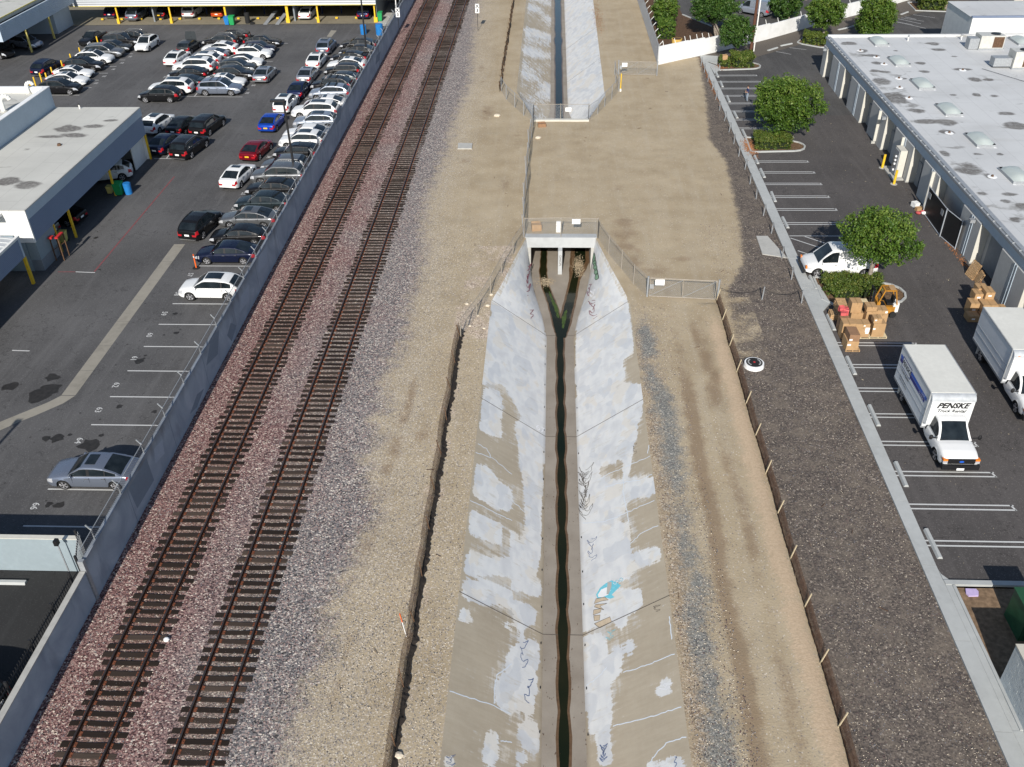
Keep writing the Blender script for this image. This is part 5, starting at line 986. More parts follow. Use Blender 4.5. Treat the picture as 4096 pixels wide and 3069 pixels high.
SK = [(37.28, 108.9), (37.24, 101.2), (37.18, 93.4), (37.12, 85.7), (37.05, 77.9), (36.95, 70.1), (36.9, 62.3), (36.85, 54.5), (53.1, 108.9), (53.0, 101.2), (52.9, 93.4)]
for x, y in SK:
    s_ = MB(); s_.box(x-.8, y-1.5, 4.16, x+.8, y+1.5, 4.38).build('skylight_curb', MT['galv'], G_)
    n1, n2 = 6, 8; X = np.linspace(-.78, .78, n1); Yv = np.linspace(-1.48, 1.48, n2); vs = [(x+a, y+b, 4.38+.34*(1-(abs(a)/.78)**3)*(1-(abs(b)/1.48)**4)) for b in Yv for a in X]
    MB().add(vs, [(j*n1+i, j*n1+i+1, (j+1)*n1+i+1, (j+1)*n1+i) for j in range(n2-1) for i in range(n1-1)]).build('skylight', MT['skylight'], G_, smooth=True)
    for dx in (-.72, .72): MB().sheet([(x+dx-.14, y-1.72), (x+dx+.14, y-1.72), (x+dx+.1, y-1.5), (x+dx-.1, y-1.5)], 4.168).build('sealant_patch', MT['white_paint'], G_)
for x, y in [(34.36, 105.7), (35.44, 103.2), (35.5, 100.6), (35.55, 95.6), (34.72, 92.65), (34.64, 89.4), (35.17, 79.9), (42.94, 98.35), (35.14, 70.1)]:
    MB().cyl((x, y, 4.162), (x, y, 4.19), .38, .34, 10).build('sealant_patch', MT['white_paint'], G_); MB().cyl((x, y, 4.19), (x, y, 4.32), .12, .08, 7).build('roof_drain', MT['brown'], G_)
for x, y, h in [(40.8, 109.6, .5), (46.9, 109.9, .55)]: MB().cyl((x, y, 4.16), (x, y, 4.16+h), .06, n=7).build('vent_pipe', MT['vent_pipe'], G_); MB().ball((x, y, 4.2+h), .14, 7, 4).build('vent_cap', MT['galv'], G_)
mb = MB()
for k_ in range(12): a = Vector((45.0+k_*.32, 98.6-k_*.55, 4.24)); mb.bar(a, a+Vector((.32, -.55, 0)), .03)
mb.build('gas_line', MT['dark_metal'], G_)
def stain(x, y, rx, ry, seed, z=4.1625):
    rr = random.Random(seed); n = 13; MB().sheet([(x+rx*rr.uniform(.55, 1.15)*math.cos(6.283*i/n), y+ry*rr.uniform(.55, 1.15)*math.sin(6.283*i/n)) for i in range(n)], z+seed*.00003).build('dirt_stain', MT['roof_grime'], G_)
def mk_grime():
    t = NT('roof_grime'); p = t.pos(); n = t.noise(1.3, 5, rough=.65); f = t.noise(6, 3)
    o_ = t.mix(t.m('MULTIPLY', t.ss(n, .40, .62), .9), (.50,.50,.49), (.15,.14,.13)); return t.done(t.mix(t.m('MULTIPLY', f, .3), o_, (.38,.37,.36)), .8)
MT['roof_grime'] = mk_grime()
def ac(label, x, y, z, wx, wy, h, k=0, duct=None):
    T = thing('air_conditioner', label, 'air conditioner', (x, y, z), 0, 'rooftop air conditioners')
    MB().box(x-wx/2, y-wy/2, z+.16, x+wx/2, y+wy/2, z+h).build('cabinet', MT['ac_metal'], T); MB().box(x-wx/2-.1, y-wy/2-.1, z, x+wx/2+.1, y+wy/2+.1, z+.155).build('curb', MT['galv'], T)
    MB().cyl((x+wx*.2, y, z+h), (x+wx*.2, y, z+h+.06), min(wx, wy)*.3, n=14).build('fan_grille', MT['black'], T); MB().box(x+.1, y-wy/2-.02, z+.25, x+wx/2-.08, y-wy/2-.001, z+h-.12).build('coil', MT['brown'], T)
    if duct: MB().box(*duct).build('duct', MT['galv'], T)
ac('large cream rooftop air conditioner beside a white framed stand', 48.6, 106.6, 4.16, 2.6, 1.7, 1.5, duct=(46.2, 105.9, 4.2, 47.25, 107.0, 5.35))
ac('tan rooftop air conditioner with a galvanised duct to its left', 48.9, 99.4, 4.16, 1.7, 1.7, 1.75, duct=(46.2, 98.9, 4.35, 48.0, 100.0, 5.2))
T = thing('meter_cabinet', 'cream electric meter cabinet against the warehouse wall between yellow bollards', 'meter cabinet', (31.6, 81, 0))
MB().box(31.32, 79.75, .12, 31.93, 81.15, 2.55).build('cabinet', MT['panel_return'], T); MB().box(30.95, 79.2, 0, 31.93, 82.4, .11).build('plinth', MT['concrete'], T); MB().box(31.24, 79.85, .3, 31.318, 81.0, 2.4).build('meter_board', MT['galv'], T)
for z in (.6, 1.15, 1.5, 1.85): MB().cyl((31.24, 80.3, z), (31.12, 80.3, z), .10, n=9).build('meter', MT['white_paint'], T)
for (x, y), t in zip([(30.89, 82.15), (30.83, 78.38)], ['north', 'south']): o_ = thing('bollard', 'yellow steel bollard on the %s side of the meter cabinet' % t, 'bollard', (x, y, 0), 0, 'yellow bollards by the meter cabinet'); MB().cyl((x, y, 0), (x+.02, y, 1.3), .11, n=12).build('pipe', MT['yellow'], o_); MB().cyl((x, y, 0), (x, y, .03), .3, n=12).build('concrete_collar', MT['concrete'], o_)
# black screened gate in front of the opening
T = thing('screened_gate', 'black fabric-screened chain-link gate in front of a warehouse opening', 'gate', (31.3, 69, 0))
for a, b in ((72.3, 67.9), (67.85, 65.6)):
    x0, x1 = (31.45, 31.35) if a > 70 else (31.35, 31.75)
    MB().add([(x0, a, .1), (x1, b, .1), (x1, b, 2.35), (x0, a, 2.35), (x0+.04, a, .1), (x1+.04, b, .1), (x1+.04, b, 2.35), (x0+.04, a, 2.35)], [(0, 1, 2, 3), (5, 4, 7, 6), (0, 4, 5, 1), (3, 2, 6, 7), (0, 3, 7, 4), (1, 5, 6, 2)]).build('screen', MT['black'], T)
    for z in (.08, 2.38): MB().cyl((x0-.03, a, z), (x1-.03, b, z), .035, n=6).build('rail', MT['slat_grey'], T)
    for y, x in ((a, x0), (b, x1)): MB().cyl((x-.03, y, 0), (x-.03, y, 2.45), .04, n=6).build('post', MT['slat_grey'], T)
for y, z in ((71.6, 1.9), (68.6, 1.8)): MB().box(31.30, y-.25, z-.25, 31.33, y+.25, z+.2).build('plate', MT['galv'], T)
# far buildings
H_ = thing('far_parapet_block', 'white parapet block behind the warehouse roof at the right edge', 'building', (60, 116, 0))
MB().box(49.3, 113.9, 0, 95, 122, 5.6).build('walls', MT['white_wall'], H_); MB().box(49.2, 114.2, 5.6, 95, 122, 5.62).build('roof', MT['roof_white'], H_); MB().box(49.2, 113.8, 5.6, 95, 114.15, 5.78).build('coping', MT['corr_blue'], H_)
I_ = thing('stucco_building', 'beige stucco building cut off by the top right corner', 'building', (66, 140, 0)); MB().box(63.9, 136.1, 0, 95, 160, 7).build('walls', MT['stucco'], I_); MB().box(63.8, 136.0, 0, 95, 136.09, .5).build('base_course', MT['concrete'], I_)
# block enclosure bottom right: blocks laid one by one
J_ = thing('block_enclosure', 'white concrete-block enclosure at the bottom right edge', 'enclosure', (19.6, 24, 0))
bm_ = [MB().box(0, 0, 0, .19, .395, .194).mesh('block', MT['block_plain']) for _ in (0,)] if 'block_plain' in MT else None
MT['block_plain'] = simple('block_plain', (.50,.53,.53), .85, 0, .07, 3, .2, .2)
bme = MB().box(-.095, -.197, 0, .095, .197, .193).mesh('block', MT['block_plain'])
MB().box(19.5, 16.0, 0, 19.68, 25.2, 2.38).build('grout', MT['concrete'], J_); MB().box(19.5, 25.0, 0, 30, 25.19, 2.38).build('grout', MT['concrete'], J_)
rr = random.Random(3)
for k_ in range(12):
    for j in range(24):
        y = 25.02-j*.4-(.2 if k_ % 2 else 0)
        if y > 16.1: inst('block', bme, J_, (19.5-19.6+rr.uniform(-.004, .004)-.0, y-24, k_*.2+.003), (0, 0, 0))
    if k_ % 2: inst('block', bme, J_, (-.1, 1.12, k_*.2+.003), (0, 0, 0), (1, .49, 1))
MB().box(19.38, 16, 2.4, 19.72, 25.24, 2.46).build('cap', MT['stucco'], J_); MB().box(19.73, 24.95, 2.4, 30, 25.24, 2.46).build('cap', MT['stucco'], J_)
T = thing('transformer_cabinet', 'dark green utility cabinet standing in the soil bed', 'utility cabinet', (21.7, 27.9, 0)); MB().box(21.05, 27.4, 0, 22.6, 28.9, 1.75).build('cabinet', MT['dark_green'], T); MB().box(21.0, 27.35, 1.75, 22.65, 28.95, 1.82).build('lid', MT['dark_green'], T)
for a in (21.25, 21.6): MB().box(a, 27.32, 1.0, a+.07, 27.4, 1.5).build('handle', MT['green_bin'], T)
q = [g(16, *p) for p in ((1700, 125), (1790, 128), (1812, 150), (1812, 188), (1730, 190), (1705, 165))]; T = thing('access_lid', 'purple plastic access lid lying in the soil bed', 'lid', (20.0, 30.1, 0)); MB().prism(q, .02, .09).build('lid', MT['purple'], T)
T = thing('round_manhole', 'round white manhole ring with black lid beside the silt fence', 'manhole', (13.22, 49.1, 0)); MB().cyl((13.22, 49.1, 0), (13.22, 49.1, .28), .66, .62, 28).build('ring', MT['white_paint'], T); MB().cyl((13.22, 49.1, .281), (13.22, 49.1, .31), .52, .52, 28).build('lid', MT['rubber'], T); MB().cyl((13.22, 49.1, .311), (13.22, 49.1, .325), .08, .08, 8).build('lid_plug', MT['red'], T)
for a0, a1 in ((2.2, 4.1), (-.9, .9)):
    mb = MB(); aa = np.linspace(a0, a1, 8)
    for i in range(7):
        if i % 2 == 0 or True: p = [(13.22+r*math.cos(aa[i]+e), 49.1+r*math.sin(aa[i]+e), .313) for r, e in ((.34, .03), (.43, .03), (.43, .2), (.34, .2))]; mb.add(p, [(0, 1, 2, 3)])
    mb.build('lid_lettering', MT['stencil'], T)
T = thing('survey_stake', 'white survey stake with an orange tip beside the tracks', 'stake', (-6.31, 26.95, 0)); MB().bar((-6.31, 26.95, 0), (-6.42, 26.95, 1.0), .07, .03).build('stake', MT['white_paint'], T); MB().bar((-6.42, 26.95, 1.0), (-6.49, 26.95, 1.55), .072, .03).build('orange_tip', MT['orange'], T)
def x3(label, x, y):
    T = thing('track_marker_sign', label, 'sign', (x, y, 0), 0, 'X 3 marker signs by the tracks'); MB().cyl((x, y, 0), (x, y, 3.5), .035, n=6).build('pole', MT['dark_metal'], T); MB().box(x-.27, y-.04, 2.35, x+.27, y-.015, 3.55).build('plate', MT['white_paint'], T)
    for ch, z in (('X', 3.22), ('3', 2.68)): inst('lettering', text_mesh(ch, .62, MT['letter_black'], 0, .02), T, (0, -.045, z), (R_(90), 0, 0))
x3('white X 3 marker sign on a pole in the ballast east of the tracks', -10.2, 131.4); x3('white X 3 marker sign on a pole in front of the long wall', -20.9, 129.5)
def lampost(label, x, y, h, arm):
    T = thing('lamp_post', label, 'lamp post', (x, y, 0), 0, 'dark lamp posts behind the long wall'); MB().cyl((x, y, 0), (x, y, h), .12, .09, 8).build('pole', MT['dark_metal'], T); MB().cyl((x, y, 0), (x, y, .6), .25, n=10).build('base', MT['concrete'], T)
    MB().box(x-1.15 if arm else x-.3, y-.2, h-.12, x+.1, y+.2, h+.06).build('lamp_head', MT['dark_metal'], T)
lampost('dark lamp post with a lamp head rising from the row of parked cars', -23.6, 79.3, 7.4, True); lampost('dark lamp post cut off by the top edge of the photo', -23.65, 119.1, 9.5, False)
T = thing('delineator_post', 'orange plastic delineator post with white bands by the navy sedan', 'delineator', (-27.35, 61.95, 0)); MB().cyl((-27.35, 61.95, .04), (-27.35, 61.95, 1.2), .06, .045, 9).build('tube', MT['orange'], T); MB().cyl((-27.35, 61.95, 0), (-27.35, 61.95, .06), .3, .26, 12).build('rubber_base', MT['rubber'], T); MB().cyl((-27.35, 61.95, .95), (-27.35, 61.95, 1.03), .06, n=9).build('reflective_band', MT['white_paint'], T)
T = thing('utility_pole', 'brown wooden utility pole with a white conduit beside the tree', 'utility pole', (25.5, 120.9, 0)); MB().cyl((25.5, 120.9, 0), (25.5, 120.9, 11), .2, .15, 10).build('pole', MT['utility_wood'], T); MB().cyl((25.85, 120.75, 0), (25.85, 120.75, 11), .08, n=7).build('conduit', MT['vent_pipe'], T)
for z in (8, 9): MB().bar((25.5, 120.9, z), (17, 150, z+2.5), .03).build('cable', MT['vent_pipe'], T)
# ================================================================== VEHICLES
def hull(S):
    L, W = S['L'], S['W']; hl = L/2; R = S['R']; ax = S['axles']; gc = S.get('gc', .2)
    dk = S['deck']; rf = S['roof']; fx = lambda P, x: float(np.interp(x, [p[0] for p in P], [p[1] for p in P]))
    xs = set(np.round(np.linspace(-hl, hl, 31), 3)) | {round(p[0], 3) for p in rf} | {round(p[0], 3) for p in dk}
    for a in ax:
        for t in np.linspace(-1, 1, 9): xs.add(round(a+(R+.07)*t, 3))
    for e in (.03, .08, .16, .28, .45): xs |= {round(hl-e, 3), round(-hl+e, 3)}
    xs = sorted(x for x in xs if -hl <= x <= hl); xx = [xs[0]]
    for x in xs[1:]:
        if x-xx[-1] > .022: xx.append(x)
    if xx[-1] < hl-.001: xx[-1] = hl
    xs = xx; ft = S.get('ftaper', .26); rt_ = S.get('rtaper', .15)
    def hw(x):
        w_ = W/2; t = max(0, (x-(hl-.75))/.75); t2 = max(0, (-x-(hl-.55))/.55)
        return w_*(1-ft*t**3)*(1-rt_*t2**3)
    FR = [0, .10, .32, .58, .82, 1.0]; WM = [.93, .98, 1.0, .995, .975, .93]; nl = len(FR)
    G = {k: MB() for k in ('body', 'glass_front', 'glass_rear', 'glass_l', 'glass_r', 'trim', 'grille', 'head_l', 'head_r', 'tail_l', 'tail_r', 'under')}
    rows = []
    for x in xs:
        zd = fx(dk, x); w_ = hw(x); zs = zd-.045; e = min(hl-x, x+hl); gz = gc+max(0, .12*(1-e/.35)) if e < .35 else gc
        arch = 0
        for a in ax:
            if abs(x-a) < R+.055: arch = max(arch, R+math.sqrt(max(0, (R+.055)**2-(x-a)**2)))
        r = []
        for f, m_ in zip(FR, WM): r.append((x, w_*m_, max(gz+(zs-gz)*f, min(arch, zs-.04))))
        r += [(x, w_*.84, zd), (x, w_*.45, zd+.02), (x, 0, zd+.03)]; rows.append((r, max(gz, min(arch, zs-.05))))
    np_ = len(rows[0][0])
    mir = lambda p: (p[0], -p[1], p[2])
    def quad(k, a, b, c, d): G[k].add([a, b, c, d], [(0, 1, 2, 3)])
    hz, tz = S.get('hz', (3, 5)), S.get('tz', (3, 5))
    for i in range(len(xs)-1):
        r0, r1 = rows[i][0], rows[i+1][0]; xm = (xs[i]+xs[i+1])/2
        for j in range(np_-1):
            k = 'body'
            if j == 0: k = 'trim'
            if hz[0] <= j < hz[1] and xm > hl-.42: k = 'head'
            if tz[0] <= j < tz[1] and xm < -hl+.30: k = 'tail'
            quad(k if k in G else k+'_l', r0[j], r0[j+1], r1[j+1], r1[j]); quad(k if k in G else k+'_r', mir(r0[j]), mir(r1[j]), mir(r1[j+1]), mir(r0[j+1]))
        for rr_ in (0,): quad('under', (r0[0][0], r0[0][1], r0[0][2]), (r1[0][0], r1[0][1], r1[0][2]), mir(r1[0]), mir(r0[0]))
    for end, rr_ in ((1, rows[-1][0]), (-1, rows[0][0])):
        for j in range(np_-2):
            k = 'body'
            if end > 0 and j in S.get('gr', (1, 2, 3)): k = 'grille'
            if j == 0: k = 'trim'
            a, b = rr_[j], rr_[j+1]
            if k == 'grille':
                f = S.get('gw', .62); ia, ib = (a[0], a[1]*f, a[2]), (b[0], b[1]*f, b[2]); quad('grille', mir(ia), ia, ib, mir(ib)); quad('body', ia, a, b, ib); quad('body', mir(a), mir(ia), mir(ib), mir(b))
            elif end > 0: quad(k, mir(a), a, b, mir(b))
            else:
                if tz[0] <= j < tz[1]:
                    f = .60; ia, ib = (a[0], a[1]*f, a[2]), (b[0], b[1]*f, b[2]); quad('body', ia, mir(ia), mir(ib), ib); quad('tail_l', a, ia, ib, b); quad('tail_r', mir(ia), mir(a), mir(b), mir(ib))
                else: quad(k, a, mir(a), mir(b), b)
    # greenhouse
    x0, x1 = rf[0][0], rf[-1][0]; gx = [x for x in xs if x0 <= x <= x1]; gr = []; tum = S.get('tum', .17)
    for x in gx:
        zd = fx(dk, x)-.01; zr = max(fx(rf, x), zd+.001); h = zr-zd; w_ = hw(x)*.93; wt = w_-min(h, .6)*tum/.6*1.5*.6-(.02 if h > .1 else 0)
        e0 = min(.045, h*.3)
        P = [(x, w_, zd), (x, w_-(w_-wt)*.06, zd+h*.06), (x, w_-(w_-wt)*.86, zd+h*.84), (x, wt, zd+h*.95), (x, wt*.86, zr-.004), (x, wt*.45, zr+.008), (x, 0, zr+.012)]
        gr.append((P, h))
    wsx, rwx, dlo, bps = S['ws'], S['rw'], S['dlo'], S['bp']
    for i in range(len(gx)-1):
        r0, r1 = gr[i][0], gr[i+1][0]; xm = (gx[i]+gx[i+1])/2
        for j in range(6):
            k = 'body'; sd = ''
            if j == 1: k = 'glass_' if dlo[0] < xm < dlo[1] and not any(abs(xm-b) < .04 for b in bps) else ('trim' if dlo[0] < xm < dlo[1] else 'body'); sd = 's'
            if j in (4, 5) or (j == 3 and S.get('wide', False)):
                if wsx[0] < xm < wsx[1]: k = 'glass_front'
                if rwx[0] < xm < rwx[1]: k = 'glass_rear'
            for s_, q in (('l', lambda p: p), ('r', mir)):
                kk = k+s_ if k == 'glass_' else k
                if s_ == 'l': quad(kk, r0[j], r0[j+1], r1[j+1], r1[j])
                else: quad(kk, mir(r0[j]), mir(r1[j]), mir(r1[j+1]), mir(r0[j+1]))
    for P, kx in ((gr[0][0], 'glass_rear' if S.get('boxrear') else 'body'), (gr[-1][0], 'body')):
        if P[3][2]-P[0][2] > .05:
            for j in range(5): a, b = P[j], P[j+1]; (quad(kx if j in (1, 2) else 'body', a, mir(a), mir(b), b) if P is gr[0][0] else quad('body', mir(a), a, b, mir(b)))
    return G, gr, gx
def wheel_meshes(R, wdt, key, dark=False):
    t = MB(); n = 20; prof = [(R*.68, -wdt/2), (R*.93, -wdt/2), (R, -wdt*.32), (R, wdt*.32), (R*.93, wdt/2), (R*.68, wdt/2)]
    vs = [(r*math.cos(2*math.pi*i/n), y, r*math.sin(2*math.pi*i/n)) for i in range(n) for r, y in prof]; m_ = len(prof)
    t.add(vs, [(i*m_+j, i*m_+j+1, ((i+1) % n)*m_+j+1, ((i+1) % n)*m_+j) for i in range(n) for j in range(m_-1)])
    t.cyl((0, -wdt*.25, 0), (0, wdt*.25, 0), R*.67, n=14); rm = MB()
    for sgn in (1,):
        y = wdt/2-.015
        for k in range(5):
            a = 2*math.pi*k/5
            for da in (-.13, .13):
                p0 = (R*.10*math.cos(a), y, R*.10*math.sin(a)); p1 = (R*.66*math.cos(a+da), y+.008, R*.66*math.sin(a+da)); rm.bar(p0, p1, .045, .03, up=(0, 1, 0))
        ring = [(R*.62*math.cos(2*math.pi*i/16), y, R*.62*math.sin(2*math.pi*i/16)) for i in range(16)]+[(R*.71*math.cos(2*math.pi*i/16), y+.006, R*.71*math.sin(2*math.pi*i/16)) for i in range(16)]
        rm.add(ring, [(i, (i+1) % 16, 16+(i+1) % 16, 16+i) for i in range(16)]); rm.cyl((0, y-.01, 0), (0, y+.02, 0), R*.16, n=8)
    return t.mesh('wheel', MT['rubber'], False), rm.mesh('rim', MT['rim'])
SPEC = {
 'sedan': dict(L=4.85, W=1.86, R=.335, axles=(-1.45, 1.42), deck=[(-2.43, .72), (-2.38, .96), (-1.9, 1.02), (-.5, .97), (.95, .96), (1.6, .88), (2.2, .76), (2.4, .62), (2.43, .5)], roof=[(-1.95, 1.0), (-1.55, 1.18), (-.95, 1.38), (-.45, 1.44), (.1, 1.44), (.35, 1.41), (.8, 1.16), (1.12, .95)], ws=(.32, 1.12), rw=(-1.90, -.93), dlo=(-1.6, .98), bp=(-.12, -1.02), tum=.19),
 'coupe': dict(L=4.65, W=1.86, R=.34, axles=(-1.38, 1.38), deck=[(-2.33, .70), (-2.28, .93), (-1.85, .99), (-.5, .95), (.85, .93), (1.6, .84), (2.15, .72), (2.3, .60), (2.33, .48)], roof=[(-2.0, .98), (-1.5, 1.15), (-.9, 1.32), (-.4, 1.38), (.05, 1.38), (.3, 1.35), (.75, 1.12), (1.08, .92)], ws=(.28, 1.08), rw=(-1.95, -.88), dlo=(-1.3, .92), bp=(-.25,), tum=.20),
 'suv': dict(L=4.68, W=1.89, R=.37, axles=(-1.4, 1.42), gc=.26, deck=[(-2.34, .80), (-2.30, 1.06), (-1.9, 1.10), (-.5, 1.06), (.9, 1.06), (1.6, .99), (2.15, .88), (2.3, .72), (2.34, .56)], roof=[(-2.24, 1.06), (-2.05, 1.22), (-1.72, 1.44), (-1.35, 1.57), (-.6, 1.64), (.1, 1.64), (.35, 1.60), (.75, 1.36), (1.15, 1.05)], ws=(.33, 1.15), rw=(-2.22, -1.62), dlo=(-1.75, 1.0), bp=(-.12, -1.05), tum=.16, tz=(3, 5)),
 'big_suv': dict(L=5.05, W=1.97, R=.385, axles=(-1.5, 1.50), gc=.26, deck=[(-2.52, .85), (-2.48, 1.08), (-2.0, 1.12), (-.5, 1.09), (1.0, 1.09), (1.7, 1.02), (2.3, .92), (2.48, .76), (2.52, .56)], roof=[(-2.44, 1.08), (-2.27, 1.26), (-1.98, 1.52), (-1.7, 1.65), (-.7, 1.73), (.15, 1.73), (.4, 1.69), (.85, 1.42), (1.28, 1.08)], ws=(.38, 1.28), rw=(-2.44, -1.93), dlo=(-2.0, 1.1), bp=(-.08, -1.05), tum=.15),
 'wagon': dict(L=4.35, W=1.80, R=.33, axles=(-1.28, 1.30), deck=[(-2.17, .75), (-2.13, .98), (-1.7, 1.0), (-.5, .97), (.9, .96), (1.5, .88), (2.0, .78), (2.14, .62), (2.17, .5)], roof=[(-2.08, .98), (-1.9, 1.2), (-1.6, 1.36), (-.7, 1.43), (.0, 1.43), (.28, 1.40), (.7, 1.17), (1.02, .95)], ws=(.25, 1.02), rw=(-2.08, -1.58), dlo=(-1.75, .88), bp=(-.15, -1.0), tum=.17),
 'pickup': dict(L=4.95, W=1.84, R=.36, axles=(-1.5, 1.55), gc=.3, deck=[(-2.47, .9), (-2.43, 1.02), (-.8, 1.02), (.9, .98), (1.6, .92), (2.2, .82), (2.45, .7), (2.47, .5)], roof=[(-1.15, 1.02), (-1.0, 1.3), (-.75, 1.48), (-.2, 1.52), (.15, 1.50), (.6, 1.25), (.95, .98)], ws=(.13, .95), rw=(-1.15, -.8), dlo=(-.95, .85), bp=(-.2,), tum=.18)}
SPEC['van'] = dict(L=5.3, W=2.02, R=.37, axles=(-1.75, 1.72), gc=.32, deck=[(-2.65, 1.0), (-2.63, 1.16), (1.3, 1.16), (2.0, 1.08), (2.45, .96), (2.6, .82), (2.65, .6)], roof=[(-2.63, 1.9), (-2.55, 2.08), (-2.0, 2.14), (.6, 2.14), (.85, 2.07), (1.35, 1.6), (1.75, 1.14)], ws=(.82, 1.75), rw=(-9, -8), dlo=(.3, 1.5), bp=(), tum=.13, ftaper=.16, rtaper=.05, hz=(3, 4))
SPEC['truck_cab'] = dict(L=3.1, W=2.02, R=.40, axles=(.45,), gc=.42, deck=[(-1.55, 1.2), (-.1, 1.22), (.5, 1.22), (1.0, 1.17), (1.4, 1.08), (1.52, .9), (1.55, .6)], roof=[(-1.55, 2.02), (-1.3, 2.1), (-.75, 2.1), (-.5, 2.02), (-.1, 1.62), (.22, 1.22)], ws=(-.55, .25), rw=(-9, -8), dlo=(-1.3, .02), bp=(), tum=.16, ftaper=.10, rtaper=0.0, hz=(3, 4), gr=(1, 2, 3, 4), gw=.72)
WM_ = {R: wheel_meshes(R, .23, R) for R in (.33, .335, .34, .36, .37, .385, .40)}
PARTS = {}
def car_parts(kind):
    if kind in PARTS: return PARTS[kind]
    S = SPEC[kind]; G, gr, gx = hull(S); d = {}
    mt = dict(body='paint', glass_front='glass', glass_rear='glass', glass_l='glass', glass_r='glass', trim='black', grille='black', head_l='lamp_clear', head_r='lamp_clear', tail_l='lamp_red', tail_r='lamp_red', under='black')
    nm = dict(body='body', glass_front='windscreen', glass_rear='rear_window', glass_l='side_window', glass_r='side_window', trim='lower_trim', grille='grille', head_l='headlight', head_r='headlight', tail_l='tail_light', tail_r='tail_light', under='underside')
    for k, m in G.items():
        if m.v:
            me = m.mesh(nm[k], MT[mt[k]], False); bm = bmesh.new(); bm.from_mesh(me); bmesh.ops.remove_doubles(bm, verts=bm.verts, dist=.0006); bmesh.ops.dissolve_degenerate(bm, edges=bm.edges, dist=.0005)
            bmesh.ops.recalc_face_normals(bm, faces=bm.faces) if k == 'body' else None
            for f in bm.faces: f.smooth = True
            for e in bm.edges:
                if len(e.link_faces) == 2 and e.calc_face_angle(0) > 1.0: e.smooth = False
            bm.to_mesh(me); bm.free(); d[k] = (nm[k], me)
    fxr = lambda x: float(np.interp(x, [p[0] for p in S['roof']], [p[1] for p in S['roof']])); fxd = lambda x: float(np.interp(x, [p[0] for p in S['deck']], [p[1] for p in S['deck']]))
    def roofstrip(x0, x1, y0, y1, dz, name, mat, n=6):
        mb = MB(); X = np.linspace(x0, x1, n); mb.add([(x, y, fxr(x)+dz+.018) for x in X for y in (y0, y1)], [(2*i, 2*i+1, 2*i+3, 2*i+2) for i in range(n-1)]); return (name, mb.mesh(name, MT[mat]))
    tr = S['roof'][-3][0] if kind not in ('van', 'truck_cab') else 0; rr0 = S['roof'][2][0]
    d['sun_small'] = roofstrip(tr-.75, tr-.18, -.42, .42, .012, 'sunroof', 'glass'); d['sun_big'] = roofstrip(rr0+.75, tr-.12, -.46, .46, .012, 'sunroof', 'glass')
    hwt = S['W']/2*.93-S['tum']*.95
    for nm2, mat in (('rail', 'chrome'), ('rail_dark', 'black')):
        mb = MB()
        for s_ in (-1, 1):
            X = np.linspace(rr0+.12, tr+.05, 7)
            for a, b in zip(X[:-1], X[1:]): mb.bar((a, s_*hwt*.95, fxr(a)+.015), (b, s_*hwt*.95, fxr(b)+.015), .035, .03)
        d[nm2] = ('roof_rail', mb.mesh('roof_rail', MT[mat]))
    mb = MB()
    for x in (tr-.35, tr-1.15): mb.bar((x, -hwt, fxr(x)+.09), (x, hwt, fxr(x)+.09), .07, .035); [mb.bar((x, s_*hwt*.93, fxr(x)), (x, s_*hwt*.93, fxr(x)+.1), .08) for s_ in (-1, 1)]
    d['bars'] = ('roof_bar', mb.mesh('roof_bar', MT['black']))
    mb = MB(); xm = S['ws'][1]-.28
    for s_ in (-1, 1): mb.ball((xm, s_*(S['W']/2+.06), fxd(xm)+.06), .12, 8, 5, (.6, .95, .62))
    d['mirror'] = ('wing_mirror', mb.mesh('wing_mirror', MT['paint'], True))
    for k, ml in (('trim_chrome', 'chrome'),):
        mb = MB(); pts = []
        for P, x in zip(gr, gx):
            if S['dlo'][0]-.02 <= x <= S['dlo'][1]+.04: pts.append(P[0])
        for s_ in (1, -1):
            q = [(p[1][0], s_*(p[1][1]+.006), p[1][2]) for p in pts]; t_ = [(p[2][0], s_*(p[2][1]+.006), p[2][2]) for p in pts]
            for a, b in zip(q[:-1], q[1:]): mb.bar(a, b, .022)
            for a, b in zip(t_[:-1], t_[1:]): mb.bar(a, b, .022)
        d[k] = ('window_trim', mb.mesh('window_trim', MT[ml]))
    mb = MB(); hw_ = S['W']/2
    for s_ in (-1, 1):
        for x in (S['bp'][0]+.16 if S['bp'] else .5, (S['bp'][1]+.12) if len(S['bp']) > 1 else -9):
            if x > -5: mb.box(x-.1, s_*(hw_*.985)-.02, fxd(x)-.16, x+.1, s_*(hw_*.985)+.02, fxd(x)-.125)
    d['handle'] = ('door_handle', mb.mesh('door_handle', MT['chrome']))
    mb = MB()
    for s_ in (-1, 1):
        for x in [S['ws'][1]-.28]+list(S['bp'])[:2]: mb.box(x-.006, s_*hw_*.99-.012, .36, x+.006, s_*hw_*.99+.006, fxd(x)-.08)
    d['seam'] = ('door_seam', mb.mesh('door_seam', MT['black']))
    hl = S['L']/2
    for k, mt2 in (('plate_w', 'paper'), ('plate_y', 'yellow')):
        mb = MB(); mb.box(-hl-.02, -.2, .62 if kind in ('suv', 'big_suv') else .58, -hl-.003, .2, .77 if kind in ('suv', 'big_suv') else .72); d[k] = ('number_plate', mb.mesh('number_plate', MT[mt2]))
    mb = MB(); mb.box(hl+.003, -.2, .34, hl+.02, .2, .47); d['plate_f'] = ('number_plate', mb.mesh('number_plate', MT['black']))
    mb = MB(); [mb.box(hl+.002, -.5*.9, z, hl+.012, .5*.9, z+.018) for z in (.38, .46, .54, .62)]; d['grbars'] = ('grille_bar', mb.mesh('grille_bar', MT['chrome']))
